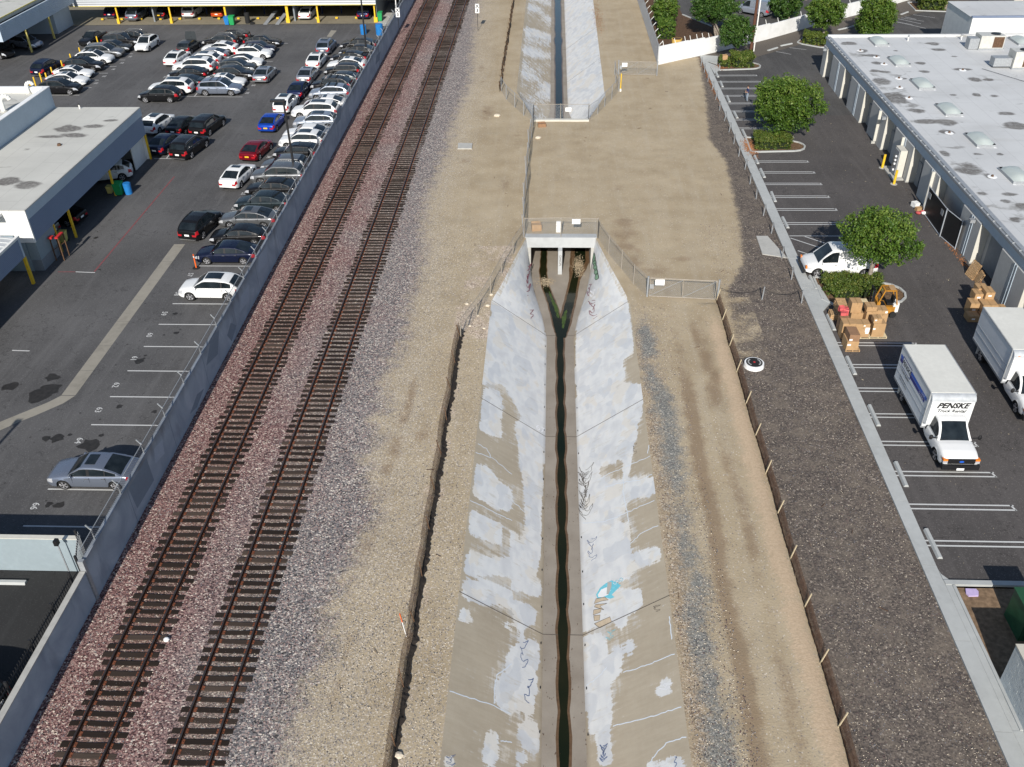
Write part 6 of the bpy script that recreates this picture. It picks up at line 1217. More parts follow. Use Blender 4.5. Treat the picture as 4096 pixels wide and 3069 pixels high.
    mb = MB(); mb.box(-hl-.006, -hw_*.72, .28, -hl+.05, hw_*.72, .34); d['rbump'] = ('bumper_trim', mb.mesh('bumper_trim', MT['chrome']))
    PARTS[kind] = d; return d
COLS = dict(white=(.70,.70,.69,0), black=(.006,.006,.007,0), silver=(.42,.43,.45,.7), grey=(.16,.165,.17,.6), dkgrey=(.045,.05,.052,.5), navy=(.006,.010,.030,.2), dkblue=(.006,.012,.05,.3), blue=(.004,.05,.36,.3), red=(.16,.004,.012,.3), orange=(.55,.10,.01,.2), steel=(.22,.25,.31,.6), teal=(.02,.03,.035,.4), bluegrey=(.30,.33,.38,.5))
CARP = {}
def car(kind, colr, x, y, deg, label, opts='', z=0.0, group='cars parked in the dealership lot'):
    S = SPEC[kind]; key = (kind, colr, opts)
    if key in CARP:
        r = copy_tree(CARP[key]); r.location = (x, y, z); r.rotation_euler = (0, 0, R_(deg)); r['label'] = label; r['group'] = group; return r
    names = {'sedan': 'parked_sedan', 'coupe': 'parked_coupe', 'suv': 'parked_suv', 'big_suv': 'parked_suv', 'wagon': 'parked_hatchback', 'pickup': 'pickup_truck', 'van': 'panel_van'}
    cats = {'van': 'van', 'pickup': 'pickup truck'}
    r = thing(names[kind], label, cats.get(kind, 'car'), (x, y, z), R_(deg), group); D = car_parts(kind); O = opts.split()
    ks = ['body', 'glass_front', 'glass_rear', 'glass_l', 'glass_r', 'trim', 'grille', 'head_l', 'head_r', 'tail_l', 'tail_r', 'under', 'mirror', 'handle', 'seam', 'plate_f']
    if 'sun' in O: ks.append('sun_small')
    if 'pano' in O: ks.append('sun_big')
    if 'rail' in O: ks.append('rail')
    if 'raild' in O: ks.append('rail_dark')
    if 'bars' in O: ks.append('bars')
    if 'chrome' in O: ks.append('trim_chrome')
    ks.append('plate_y' if 'yplate' in O else 'plate_w')
    if 'gr' in O: ks.append('grbars')
    if kind in ('suv', 'big_suv'): ks.append('rbump')
    for k in ks:
        if k in D: o = inst(D[k][0], D[k][1], r); o.color = COLS[colr]
    if 'softtop' in O:
        mb = MB(); P = [p for p in S['roof']]; q = [(x_, w_, z_+.03) for x_, z_ in P[1:-2] for w_ in (-.58, -.3, .3, .58)]; n = len(P[1:-2]); mb.add([(a, b, c-(.05 if abs(b) > .5 else 0)) for a, b, c in q], [(4*i+j, 4*i+j+1, 4*i+j+5, 4*i+j+4) for i in range(n-1) for j in range(3)]); mb.build('soft_top', MT['black'], r, local=True)
    if 'hood' in O:
        mb = MB(); n = 6; V = [(.95+.42*math.cos(1.05)*t*2.4*.5+.0, w_*(1-.18*t**3), 1.0+1.15*t) for t in np.linspace(0, 1, n) for w_ in (-.78, -.4, .4, .78)]; mb.add(V, [(4*i+j, 4*i+j+1, 4*i+j+5, 4*i+j+4) for i in range(n-1) for j in range(3)]); mb.build('raised_bonnet', MT['paint'], r, local=True).color = COLS[colr]
    wm, rm = WM_[S['R']]
    for a in S['axles']:
        for s_ in (-1, 1):
            w_ = inst('wheel', wm, r, (a, s_*(S['W']/2-.135), S['R']), (0, 0, 0 if s_ > 0 else math.pi)); inst('rim', rm, w_)
    CARP[key] = r; return r
def rc(o, k, x, y, kind):     # roof centre seen in the photo -> ground position of the car
    z = {'sedan': 1.43, 'coupe': 1.36, 'suv': 1.66, 'big_suv': 1.72, 'wagon': 1.43, 'pickup': 1.5, 'van': 2.1}[kind]
    return gp(o[0]+x*k, o[1]+y*k, z)
KA = .27125; OA = (100, 80); OB = (540, 80); OC = (1040, 100); OD = (900, 440); OE = (660, 780); OZ = (0, 0); KZ = KC
def hv(o, k, p, q):          # heading from two points near the ground
    a = gp(o[0]+p[0]*k, o[1]+p[1]*k, .7); b = gp(o[0]+q[0]*k, o[1]+q[1]*k, .7); return math.degrees(math.atan2(b[1]-a[1], b[0]-a[0]))
OFF = {'sedan': -.35, 'coupe': -.35, 'suv': -.75, 'big_suv': -.85, 'wagon': -.75, 'pickup': -.35, 'van': -.9}   # where the roof centre sits along the car
CARS = [
 (OA, KA, 990, 165, 'pickup', 'black', 262, 'black pickup facing the camera at the back left of the lot', ''),
 (OA, KA, 1310, 190, 'big_suv', 'black', 0, 'black SUV with silver rails just behind the charcoal sedan', 'rail chrome'),
 (OA, KA, 1590, 145, 'suv', 'black', 180, 'black SUV with a red tail light showing behind the white SUV', 'rail'),
 (OA, KA, 1800, 215, 'suv', 'white', 268, 'white SUV with dark grille facing the camera alone in the aisle', 'pano gr'),
 (OA, KA, 1235, 300, 'sedan', 'dkgrey', 0, 'charcoal sedan beside the grey SUV with papers on its windscreen', 'chrome'),
 (OA, KA, 1045, 350, 'big_suv', 'grey', 0, 'dark grey SUV with papers lying behind its windscreen', 'chrome'),
 (OA, KA, 915, 445, 'suv', 'white', 0, 'white SUV with roof bars in the left row', 'bars pano'),
 (OA, KA, 760, 545, 'suv', 'black', 0, 'black SUV with roof bars between two white cars in the left row', 'bars chrome'),
 (OA, KA, 245, 595, 'suv', 'navy', 82, 'dark blue SUV seen from behind at the yellow bollards', 'rail'),
 (OA, KA, 650, 685, 'coupe', 'white', 0, 'white coupe with a dark glass roof in the left row', 'pano'),
 (OA, KA, 560, 780, 'sedan', 'white', 0, 'white sedan with a small sunroof second from the front of the left row', 'sun'),
 (OA, KA, 400, 870, 'suv', 'black', 0, 'black SUV with chrome window line at the front of the left row', 'rail chrome'),
 (OB, KA, 745, 310, 'wagon', 'dkgrey', 86, 'charcoal hatchback with its bonnet raised', 'hood'),
 (OB, KA, 590, 465, 'sedan', 'white', 84, 'white sedan seen from behind, left of the packed middle rows', 'sun'),
 (OB, KA, 1440, 135, 'sedan', 'black', 180, 'black sedan farthest from the camera in the middle rows', 'chrome'),
 (OB, KA, 1310, 200, 'suv', 'black', 180, 'black SUV with bright window line behind the white coupe', 'rail chrome'),
 (OB, KA, 1270, 320, 'coupe', 'white', 180, 'white coupe with dark wheels in the middle rows', 'pano'),
 (OB, KA, 1130, 420, 'coupe', 'silver', 180, 'silver sports coupe squeezed between white cars', ''),
 (OB, KA, 1040, 475, 'suv', 'white', 180, 'white SUV half hidden behind the long white SUV', 'pano'),
 (OB, KA, 930, 550, 'big_suv', 'white', 180, 'long white SUV with a full glass roof', 'pano'),
 (OB, KA, 800, 690, 'sedan', 'black', 180, 'black sedan with bright red tail lights in front of the long white SUV', 'chrome'),
 (OB, KA, 730, 815, 'sedan', 'teal', 180, 'dark green-grey sedan mostly hidden behind a white SUV', ''),
 (OB, KA, 600, 860, 'big_suv', 'white', 180, 'white SUV with white pillars behind the foremost black SUV', 'pano'),
 (OB, KA, 420, 975, 'suv', 'black', 180, 'black SUV at the near corner of the middle rows', 'chrome'),
 (OB, KA, 1830, 225, 'sedan', 'black', 0, 'black sedan with a silver bonnet glint at the far right of the middle rows', 'chrome'),
 (OB, KA, 1740, 315, 'wagon', 'navy', 0, 'dark blue hatchback with amber corner light in the middle rows', 'chrome'),
 (OB, KA, 1650, 370, 'suv', 'white', 0, 'white SUV with roof bars and black glass in the middle rows', 'bars pano'),
 (OB, KA, 1560, 515, 'coupe', 'white', 0, 'white convertible with a black soft top', 'softtop'),
 (OB, KA, 1400, 575, 'suv', 'dkgrey', 0, 'dark grey SUV with a paper sheet in its windscreen', 'chrome'),
 (OB, KA, 1365, 675, 'suv', 'black', 0, 'black SUV with chrome window line left of the silver sedan', 'rail chrome'),
 (OB, KA, 1270, 800, 'sedan', 'white', 0, 'white sedan behind the silver seven-seat SUV', 'sun'),
 (OB, KA, 1130, 870, 'big_suv', 'steel', 0, 'silver-blue SUV with roof bars at the near edge of the middle rows', 'bars rail'),
 (OB, KA, 1890, 700, 'sedan', 'silver', 88, 'silver sedan seen from behind, nearest the middle rows', 'sun'),
 (OC, KA, 945, 215, 'suv', 'steel', 88, 'silver SUV seen from behind at the top of the aisle column', 'pano'),
 (OC, KA, 815, 425, 'sedan', 'white', 88, 'white sedan seen from behind, second in the aisle column', 'sun'),
 (OC, KA, 685, 635, 'sedan', 'silver', 88, 'silver sedan seen from behind, third in the aisle column', 'sun'),
 (OC, KA, 555, 850, 'sedan', 'dkblue', 88, 'dark blue sedan seen from behind in the aisle column', ''),
 (OC, KA, 340, 1045, 'suv', 'white', 87, 'white SUV with black glass roof beside the lamp post', 'pano'),
 (OD, KA, 665, 75, 'coupe', 'blue', 87, 'bright blue coupe with a yellow number plate', 'yplate'),
 (OD, KA, 425, 480, 'coupe', 'red', 82, 'dark red coupe with a yellow number plate', 'yplate'),
 (OD, KA, 150, 850, 'sedan', 'white', 82, 'white sedan with cream seats seen from behind', 'sun'),
 (OE, KA, 430, 310, 'suv', 'black', 80, 'black SUV seen from behind beside the numbered stalls', 'raild'),
 (OC, KA, 1480, 190, 'sedan', 'black', 180, 'black sedan farthest along the wall row', 'chrome'),
 (OC, KA, 1470, 290, 'sedan', 'black', 180, 'black sedan second from the far end of the wall row', 'chrome'),
 (OC, KA, 1340, 385, 'coupe', 'black', 180, 'black coupe with a sun glint on its roof in the wall row', ''),
 (OC, KA, 1310, 480, 'sedan', 'white', 180, 'white sedan with a small sunroof between black cars in the wall row', 'sun'),
 (OC, KA, 1285, 565, 'wagon', 'black', 180, 'black hatchback with bright side glass in the wall row', 'chrome'),
 (OC, KA, 1215, 695, 'coupe', 'dkgrey', 180, 'dark grey coupe behind the black SUV with roof bars', ''),
 (OC, KA, 1120, 755, 'suv', 'black', 180, 'black SUV with roof bars in the wall row', 'bars rail'),
 (OC, KA, 1105, 870, 'suv', 'bluegrey', 180, 'silver SUV with roof bars in the wall row', 'bars pano'),
 (OC, KA, 1000, 1050, 'sedan', 'white', 180, 'white sedan with a glass roof behind a white SUV in the wall row', 'pano'),
 (OC, KA, 900, 1120, 'big_suv', 'white', 180, 'large white SUV with a glass roof in the wall row', 'pano'),
 (OC, KA, 900, 1285, 'suv', 'bluegrey', 180, 'silver SUV without roof bars in the wall row', 'pano'),
 (OD, KA, 1240, 225, 'sedan', 'white', 180, 'white sedan with plain roof tucked behind a white SUV', ''),
 (OD, KA, 1225, 305, 'suv', 'white', 180, 'white SUV with a glass roof left of the lamp post base', 'pano'),
 (OD, KA, 1130, 500, 'wagon', 'black', 180, 'black hatchback with brown reflections in the wall row', 'chrome sun'),
 (OD, KA, 960, 680, 'wagon', 'grey', 180, 'grey hatchback with red tail lights in the wall row', 'chrome'),
 (OD, KA, 890, 795, 'big_suv', 'grey', 180, 'grey seven-seat SUV with chrome rails at the lamp post', 'rail chrome'),
 (OD, KA, 740, 1025, 'sedan', 'black', 180, 'black sedan in the stall beside the number 52', 'chrome'),
 (OD, KA, 590, 1225, 'sedan', 'teal', 180, 'dark green-grey sedan beside the number 53', ''),
 (OE, KA, 1270, 205, 'sedan', 'grey', 180, 'metallic grey sedan beside the number 54', 'sun chrome'),
 (OE, KA, 1130, 465, 'coupe', 'black', 180, 'black coupe with a chrome window frame beside the number 55', 'chrome'),
 (OE, KA, 950, 715, 'sedan', 'navy', 180, 'navy sedan behind the orange delineator post', ''),
 (OE, KA, 790, 1190, 'suv', 'white', 180, 'white SUV alone between stalls 57 and 58', 'pano'),
 ((0, 1536), KC, 830, 655, 'sedan', 'steel', 180, 'silver-blue sedan alone in stall 65 nearest the camera', 'sun chrome'),
 (OZ, KC, 1315, 1000, 'suv', 'white', 80, 'white SUV with a glass roof at the corner of the service building', 'pano'),
 (OZ, KC, 1560, 1015, 'sedan', 'black', 80, 'black sedan between a white SUV and a black SUV', ''),
 (OZ, KC, 1745, 1010, 'big_suv', 'black', 80, 'black SUV with white pillar trim and shiny bonnet', 'chrome'),
 (OZ, KC, 1405, 1170, 'sedan', 'navy', 81, 'dark navy sedan parked in front of the white SUV', ''),
 (OZ, KC, 1585, 1195, 'big_suv', 'black', 80, 'black SUV nearest the service building opening', 'rail chrome'),
]
for o_, k_, x_, y_, kind_, col_, deg_, lab_, op_ in CARS:
    X, Y = rc(o_, k_, x_, y_, kind_); off = OFF[kind_]*.9; a = R_(deg_); X -= off*math.cos(a); Y -= off*math.sin(a)
    if deg_ == 180: X = min(X, -21.85-SPEC[kind_]['L']/2)
    dj = random.Random(int(x_+y_)).uniform(-1.2, 1.2) if deg_ in (0, 180) else 0
    car(kind_, col_, X, Y, deg_+dj, lab_, op_)
# cars inside the bays and under the canopies
def rear(c, x, y, kind, colr, label, deg=88, opts='', grp='cars inside the service bays'):
    X, Y = g(c, x, y); h = SPEC[kind]['L']/2; a = R_(deg); car(kind, colr, X+h*math.cos(a), Y+h*math.sin(a), deg, label, opts, .03, grp)
kf = KA/KC
for x, y, kd, cl, lb, op in [(225, 292, 'suv', 'dkblue', 'dark blue SUV backed out of the bay left of the first yellow post', ''), (545, 335, 'suv', 'steel', 'grey SUV between the two left yellow posts', ''), (950, 305, 'suv', 'black', 'black SUV in the bay left of the second yellow post', 'yplate'), (1375, 290, 'big_suv', 'white', 'white SUV in the service bay', ''), (1800, 285, 'coupe', 'orange', 'orange sports coupe in the service bay', '')]:
    rear(1, (380+x*KA)/KC, y*kf, kd, cl, lb, 88, op)
rear(1, (980+795*.29837)/KC, 285*.29837/KC, 'sedan', 'white', 'white sedan in the bay right of the ramps'); rear(1, (980+1580*.29837)/KC, 278*.29837/KC, 'sedan', 'dkblue', 'dark blue sedan in the bay next to the side canopy')
car('suv', 'steel', -70.6, 124.0, -20, 'grey SUV under the corner building fascia', '', 0, 'cars under the canopies'); car('suv', 'black', -72.3, 119.8, -25, 'black car cut off by the left edge under the corner building', '', 0, 'cars under the canopies')
car('suv', 'white', -41.4, 79.3, 200, 'white SUV half inside the service building opening', '', 0, 'cars under the canopies'); car('sedan', 'black', -42.0, 70.2, 172, 'black sedan with a lit red tail light inside the service building', '', 0, 'cars under the canopies')
car('suv', 'grey', -43.0, 67.3, 176, 'grey car deep inside the service building', '', 0, 'cars under the canopies'); car('sedan', 'bluegrey', -42.4, 86.7, 82, 'pale car hidden beyond the service building corner', '', 0, 'cars parked in the dealership lot')
car('suv', 'black', -25.0, 22.6, 176, 'black car in the shadow behind the low wall', '', 0, 'cars in the dark yard')
# white panel van
V = car('van', 'white', 21.68, 61.95, 180, 'white panel van parked under the leafy tree', '', 0, 'vehicles in the warehouse lot'); del V['group']
for nm_, m_ in (('bumper', MB().box(2.60, -.95, .36, 2.76, .95, .58)),): m_.build(nm_, MT['dark_metal'], V, local=True)
for s_ in (-1, 1): MB().box(2.52, s_*.84-.12, .72, 2.64, s_*.84+.12, .90).build('headlight', MT['amber'], V, local=True)
# box trucks
def box_truck(label, x, y, rz, penske):
    T = thing('box_truck', label, 'truck', (x, y, 0), rz); D = car_parts('truck_cab'); zo = 0.0; xo = 1.55
    def ck(nm, m_, mat, sm=False): o = m_.build(nm, mat, T, sm, local=True); o.color = COLS['white']; return o
    for k in ('body', 'glass_front', 'glass_l', 'glass_r', 'grille', 'head_l', 'head_r', 'under', 'trim'):
        if k in D: o = inst(D[k][0], D[k][1], T, (xo+2.0, 0, 0)); o.color = COLS['white']
    n, LB = 7, 4.95; xr = xo+.55-LB; xf = xo+.55; z0, z1, hw_ = .95, 3.25, 1.22
    body = MB(); body.box(xr, -hw_, z0, xf, hw_, z1); ck('cargo_box', body, MT['box_side'])
    ck('box_roof', MB().box(xr+.03, -hw_+.03, z1+.003, xf-.02, hw_-.03, z1+.03), MT['box_roof'])
    # rounded nose of the box
    nose = MB(); R0 = .34
    prof = [(xf, z1)]+[(xf+R0*math.sin(a), z1-R0+R0*math.cos(a)) for a in np.linspace(.0, math.pi/2, 7)]+[(xf+R0, z0+.35), (xf, z0+.35)]
    vs = []; 
    for s_ in (-1, 1): vs += [(a, s_*(hw_-.05*(a > xf+.05)), b) for a, b in prof]
    m_ = len(prof); nose.add(vs, [tuple(range(m_)), tuple(range(2*m_-1, m_-1, -1))]+[(i, m_+i, m_+(i+1) % m_, (i+1) % m_) for i in range(m_)]); ck('box_nose', nose, MT['box_nose'])
    brow = MB(); pb = [(xf+(R0+.006)*math.sin(a), z1-R0+(R0+.006)*math.cos(a)) for a in np.linspace(.0, math.pi/2, 9)]; brow.add([(a, s_, b) for a, b in pb for s_ in (-hw_+.02, hw_-.02)], [(2*i, 2*i+1, 2*i+3, 2*i+2) for i in range(8)]); ck('nose_brow', brow, MT['galv_matt'], True)
    ck('lower_rail', MB().box(xr, -hw_-.02, z0-.12, xf, hw_+.02, z0-.003), MT['galv']); ck('rear_door', MB().box(xr-.05, -1.1, z0+.05, xr-.004, 1.1, z1-.1), MT['panel_return'])
    edge = MB(); [edge.bar((xr, s_*(hw_+.012), z), (xf, s_*(hw_+.012), z), .04) for s_ in (-1, 1) for z in (z1, z0+.02)]; [edge.bar((xf+.02, s_*(hw_+.012), z0), (xf+.02, s_*(hw_+.012), z1), .05) for s_ in (-1, 1)]; ck('corner_trim', edge, MT['galv'])
    ck('chassis', MB().box(xr+.2, -.45, .5, xo+2.6, .45, .82), MT['black']); ck('front_bumper', MB().box(xo+3.40, -1.0, .36, xo+3.68, 1.0, .66), MT['black'])
    ck('number_plate', MB().box(xo+3.685, -.2, .34, xo+3.70, .2, .48), MT['paper']); ck('grille_surround', MB().box(xo+3.55, -.72, .70, xo+3.585, .72, 1.02), MT['black'])
    for s_ in (-1, 1):
        ck('headlight', MB().box(xo+3.40, s_*.86-.12, .72, xo+3.575, s_*.86+.12, .86), MT['lamp_clear']); ck('indicator', MB().box(xo+3.35, s_*.86-.125, .88, xo+3.565, s_*.86+.125, .98), MT['amber'])
        mm = MB(); mm.bar((xo+2.15, s_*.95, 1.35), (xo+2.2, s_*1.28, 1.42), .05); mm.ball((xo+2.2, s_*1.32, 1.45), .17, 8, 5, (.45, .7, 1.0)); ck('wing_mirror', mm, MT['black'])
    wm, rm = WM_[.40]
    for a, ys_ in ((xo+2.45, (.84,)), (xr+1.35, (.98, .72))):
        for yy in ys_:
            for s_ in (-1, 1): w_ = inst('wheel', wm, T, (a, s_*yy, .40), (0, 0, 0 if s_ > 0 else math.pi)); inst('rim', rm, w_)
    for s_ in (-1, 1): ck('mudflap', MB().box(xr+.75, s_*.98-.15, .2, xr+.77, s_*.98+.15, .8), MT['vent_pipe'])
    wip = MB(); [wip.bar((xo+2.2, y0, 1.25), (xo+2.05, y0+.55, 1.42), .02) for y0 in (-.7, .0)]; ck('wiper', wip, MT['black'])
    sm_ = MB(); [sm_.bar((xr, s_*(hw_+.01), z), (xf, s_*(hw_+.01), z), .02) for s_ in (-1, 1) for z in (z0+.62, z0+1.08)]; ck('side_seam', sm_, MT['galv'])
    if penske:
        for s_ in (1, -1):
            yy = s_*(hw_+.004)
            def pl(nm, pts, mat, lift=0): ck(nm, MB().add([(a, yy+s_*lift, b) for a, b in pts], [(0, 1, 2, 3)]), mat)
            pl('blue_stripe', [(xr+.15, z1-.78), (xf-.25, z1-.78), (xf-.25, z1-.56), (xr+.15, z1-.56)], MT['blue_stripe']); pl('navy_stripe', [(xr+.15, z1-1.02), (xf-.45, z1-1.02), (xf-.45, z1-.80), (xr+.15, z1-.80)], MT['navy_stripe'])
            pl('logo_panel', [(xr+.55, z1-1.16), (xr+2.05, z1-1.16), (xr+2.05, z1-.46), (xr+.55, z1-.46)], MT['navy_stripe'], .004); pl('logo_panel', [(xr+.60, z1-1.11), (xr+2.0, z1-1.11), (xr+2.0, z1-.51), (xr+.60, z1-.51)], MT['box_side'], .008)
            rot = (R_(90), 0, 0 if s_ < 0 else math.pi)
            for tx, sz, px_, pz, mt_, sh in (('PENSKE', .42, xr+1.3, z1-.80, 'letter_black', .25), ('Truck Rental', .24, xr+1.3, z1-1.32, 'letter_black', .2), ('GoPenske.com', .17, xr+1.2, z1-1.72, 'letter_black', 0), ('1-800-GO-PENSKE', .17, xr+1.3, z1-1.92, 'letter_black', 0), ('Local', .19, xf-.75, z1-.67, 'white_paint', 0), ('One Way', .19, xf-1.0, z1-.91, 'white_paint', 0)):
                inst('lettering', text_mesh(tx, sz, MT[mt_], sh, .008 if sz > .3 else 0), T, (px_, yy+s_*.011, pz), rot)
        inst('lettering', text_mesh('PENSKE', .50, MT['letter_black'], .35, .02), T, (xf+R0+.012, 0, z1-.62), (R_(90), 0, R_(90))); inst('lettering', text_mesh('Truck Rental', .30, MT['letter_black'], .3, .008), T, (xf+R0+.012, 0, z1-.98), (R_(90), 0, R_(90)))
        inst('logo', MB().cyl((0, 0, 0), (0, 0, .01), .13, n=14).mesh('logo', MT['blue_stripe']), T, (xo+3.59, 0, .86), (0, R_(90), 0), (.5, 1, 1))
    else:
        for y0 in (-.9, -.1, .1, .9): ck('marker_light', MB().box(xf+R0-.05, y0-.06, z1-.28, xf+R0+.01, y0+.06, z1-.24), MT['amber'])
    return T
MT['galv_matt'] = simple('brow_aluminium', (.40,.42,.44), .55, .1, .15, 3); MT['box_side'] = mk_concrete('box_side', (.62,.64,.66), .06, 2); MT['box_nose'] = mk_concrete('box_nose', (.66,.67,.67), .10, 3); MT['box_roof'] = mk_concrete('box_roof', (.62,.61,.56), .07, 2)
box_truck('white rental box truck with blue stripes and PENSKE lettering', 22.45, 43.9, R_(-90), True)
box_truck('plain white box truck partly cut off by the right edge', 28.75, 48.35, R_(-91.5), False)
# ================================================================== TREES AND HEDGES
def leaf_mesh(name, centres, radii, per, size, mat, seed, lvc=None, flat=1.0, org=(0, 0, 0), par=None):
    rng = np.random.RandomState(seed); N = len(centres)*per; C = np.repeat(np.array(centres), per, 0)-np.array(org); Rr = np.repeat(np.array(radii), per)
    d = rng.normal(size=(N, 3)); d /= np.linalg.norm(d, axis=1)[:, None]; d[:, 2] *= flat; P = C+d*(Rr*rng.rand(N)**.45)[:, None]
    n = d+rng.normal(size=(N, 3))*.7+np.array([0, 0, .5]); n /= np.linalg.norm(n, axis=1)[:, None]; a = np.cross(n, rng.normal(size=(N, 3))); a /= np.linalg.norm(a, axis=1)[:, None]; b = np.cross(n, a)
    s = size*rng.uniform(.6, 1.4, N)[:, None]; V = np.stack([P-a*s*.5, P+b*s*.32+n*s*.06, P+a*s*.5, P-b*s*.32+n*s*.06], 1).reshape(-1, 3)
    me = bpy.data.meshes.new(name); me.vertices.add(4*N); me.vertices.foreach_set('co', V.astype('f').ravel()); me.loops.add(4*N); me.loops.foreach_set('vertex_index', np.arange(4*N, dtype='i')); me.polygons.add(N); me.polygons.foreach_set('loop_start', np.arange(0, 4*N, 4, dtype='i')); me.update(calc_edges=True)
    base = rng.rand(len(centres)) if lvc is None else np.array(lvc); lv = np.clip(np.repeat(base, per)*.5+rng.rand(N)*.5, 0, 1); at = me.attributes.new('lv', 'FLOAT', 'POINT'); at.data.foreach_set('value', np.repeat(lv, 4).astype('f')); me.materials.append(mat)
    o = bpy.data.objects.new(name, me); COL.objects.link(o)
    if par is not None: adopt(o, par)
    return o
def tree(label, base, cz, r, mat, seed, cx=None, hr=None, trunks=1, dens=1.0, leaf=.16, lean=0.0, group='leafy trees around the car parks'):
    hr = hr
    rng = np.random.RandomState(seed); T = thing('leafy_tree', label, 'tree', (base[0], base[1], 0), 0, group); cx = base[0] if cx is None else cx; hr = hr or r*.85
    n = int(230*dens*(r/3)**1.6); u = rng.normal(size=(n, 3)); u /= np.linalg.norm(u, axis=1)[:, None]; sh = rng.uniform(.30, 1.0, n)**.6
    lob = 1+.09*np.sin(u[:, 0]*3.1+seed)+.08*np.cos(u[:, 1]*4.3+seed*2)+.07*np.sin(u[:, 2]*5+seed*3); k = (sh*lob)[:, None]
    C = np.array([cx, base[1], cz])+u*k*np.array([r, r, hr])*.88; C[:, 2] = np.maximum(C[:, 2], cz-hr*.95)
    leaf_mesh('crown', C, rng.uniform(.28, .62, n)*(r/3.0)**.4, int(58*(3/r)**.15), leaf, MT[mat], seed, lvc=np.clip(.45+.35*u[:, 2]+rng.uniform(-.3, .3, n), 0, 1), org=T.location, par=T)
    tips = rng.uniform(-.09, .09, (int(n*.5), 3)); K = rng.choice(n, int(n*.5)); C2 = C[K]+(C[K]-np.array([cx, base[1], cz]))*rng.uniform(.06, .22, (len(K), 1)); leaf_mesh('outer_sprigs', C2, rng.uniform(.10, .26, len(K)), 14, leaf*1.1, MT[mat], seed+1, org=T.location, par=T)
    mb = MB(); rr = random.Random(seed)
    for t in range(trunks):
        p = Vector((base[0]+(t-.5*(trunks-1))*.35, base[1]+rr.uniform(-.1, .1), -.05)); tgt = Vector((cx+rr.uniform(-.3, .3)*(trunks > 1)*3, base[1], cz-hr*.35)); rad = .19 if trunks == 1 else .14; pts = [p]
        for i in range(1, 5): q = p.lerp(tgt, i/4)+Vector((rr.uniform(-.07, .07), rr.uniform(-.07, .07), 0)); mb.cyl(pts[-1], q, rad*(1-.13*(i-1)), rad*(1-.13*i), 8); pts.append(q)
        for b in range(7):
            c = Vector(C[rr.randrange(n)].tolist()); s_ = pts[rr.choice([2, 3, 4])]; m_ = s_.lerp(c, .5)+Vector((0, 0, .2)); mb.cyl(s_, m_, .07, .05, 6); mb.cyl(m_, c, .05, .02, 5)
    for b in range(9):
        k2 = rr.randrange(n); a = Vector((cx, base[1], cz)); c = Vector(C[k2].tolist()); d = (c-a); mb.cyl(a+d*.75, a+d*1.18+Vector((0, 0, .1)), .03, .012, 5)
    mb.build('trunk', MT['bark'], T); return T
def cwid(c, w_, Y):          # crop units -> metres at depth Y
    D = CM[2] @ np.array([10, Y, -30.0]); return w_*KC*D/FPX
def tr(label, b, c, w_, mat, seed, **kw):
    B_ = g(*b); x, z = at_y(c[0], c[1], c[2], B_[1]); r = cwid(c[0], w_, B_[1])/2; return tree(label, B_, z, r, mat, seed, cx=x, **kw)
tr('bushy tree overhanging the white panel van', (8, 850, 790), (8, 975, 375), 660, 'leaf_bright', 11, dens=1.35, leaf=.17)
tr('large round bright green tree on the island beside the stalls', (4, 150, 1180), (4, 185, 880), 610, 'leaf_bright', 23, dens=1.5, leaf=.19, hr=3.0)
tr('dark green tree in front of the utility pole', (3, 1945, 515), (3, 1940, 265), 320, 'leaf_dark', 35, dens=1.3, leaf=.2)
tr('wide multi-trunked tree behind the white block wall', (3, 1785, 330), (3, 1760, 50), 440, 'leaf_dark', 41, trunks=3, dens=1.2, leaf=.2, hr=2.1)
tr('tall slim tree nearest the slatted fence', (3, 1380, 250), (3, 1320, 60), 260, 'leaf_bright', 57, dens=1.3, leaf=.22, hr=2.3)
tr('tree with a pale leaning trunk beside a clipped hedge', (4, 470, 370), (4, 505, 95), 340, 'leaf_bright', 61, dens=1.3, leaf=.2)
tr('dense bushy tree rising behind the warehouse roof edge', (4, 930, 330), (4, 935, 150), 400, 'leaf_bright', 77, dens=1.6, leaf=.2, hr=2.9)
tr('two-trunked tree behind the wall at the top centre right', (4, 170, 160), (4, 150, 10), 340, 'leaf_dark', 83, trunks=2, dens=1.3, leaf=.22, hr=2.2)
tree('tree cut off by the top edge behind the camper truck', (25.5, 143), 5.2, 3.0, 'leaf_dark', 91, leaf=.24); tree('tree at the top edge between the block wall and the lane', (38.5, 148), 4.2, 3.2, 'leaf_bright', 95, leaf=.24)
tree('small tree beside the far hedge at the top right', (57.0, 141.6), 5.2, 2.2, 'leaf_bright', 97, leaf=.22); tree('shaded tree in the far top corner of the mulch bed', (15.5, 146), 4.5, 2.6, 'leaf_dark', 99, leaf=.24)
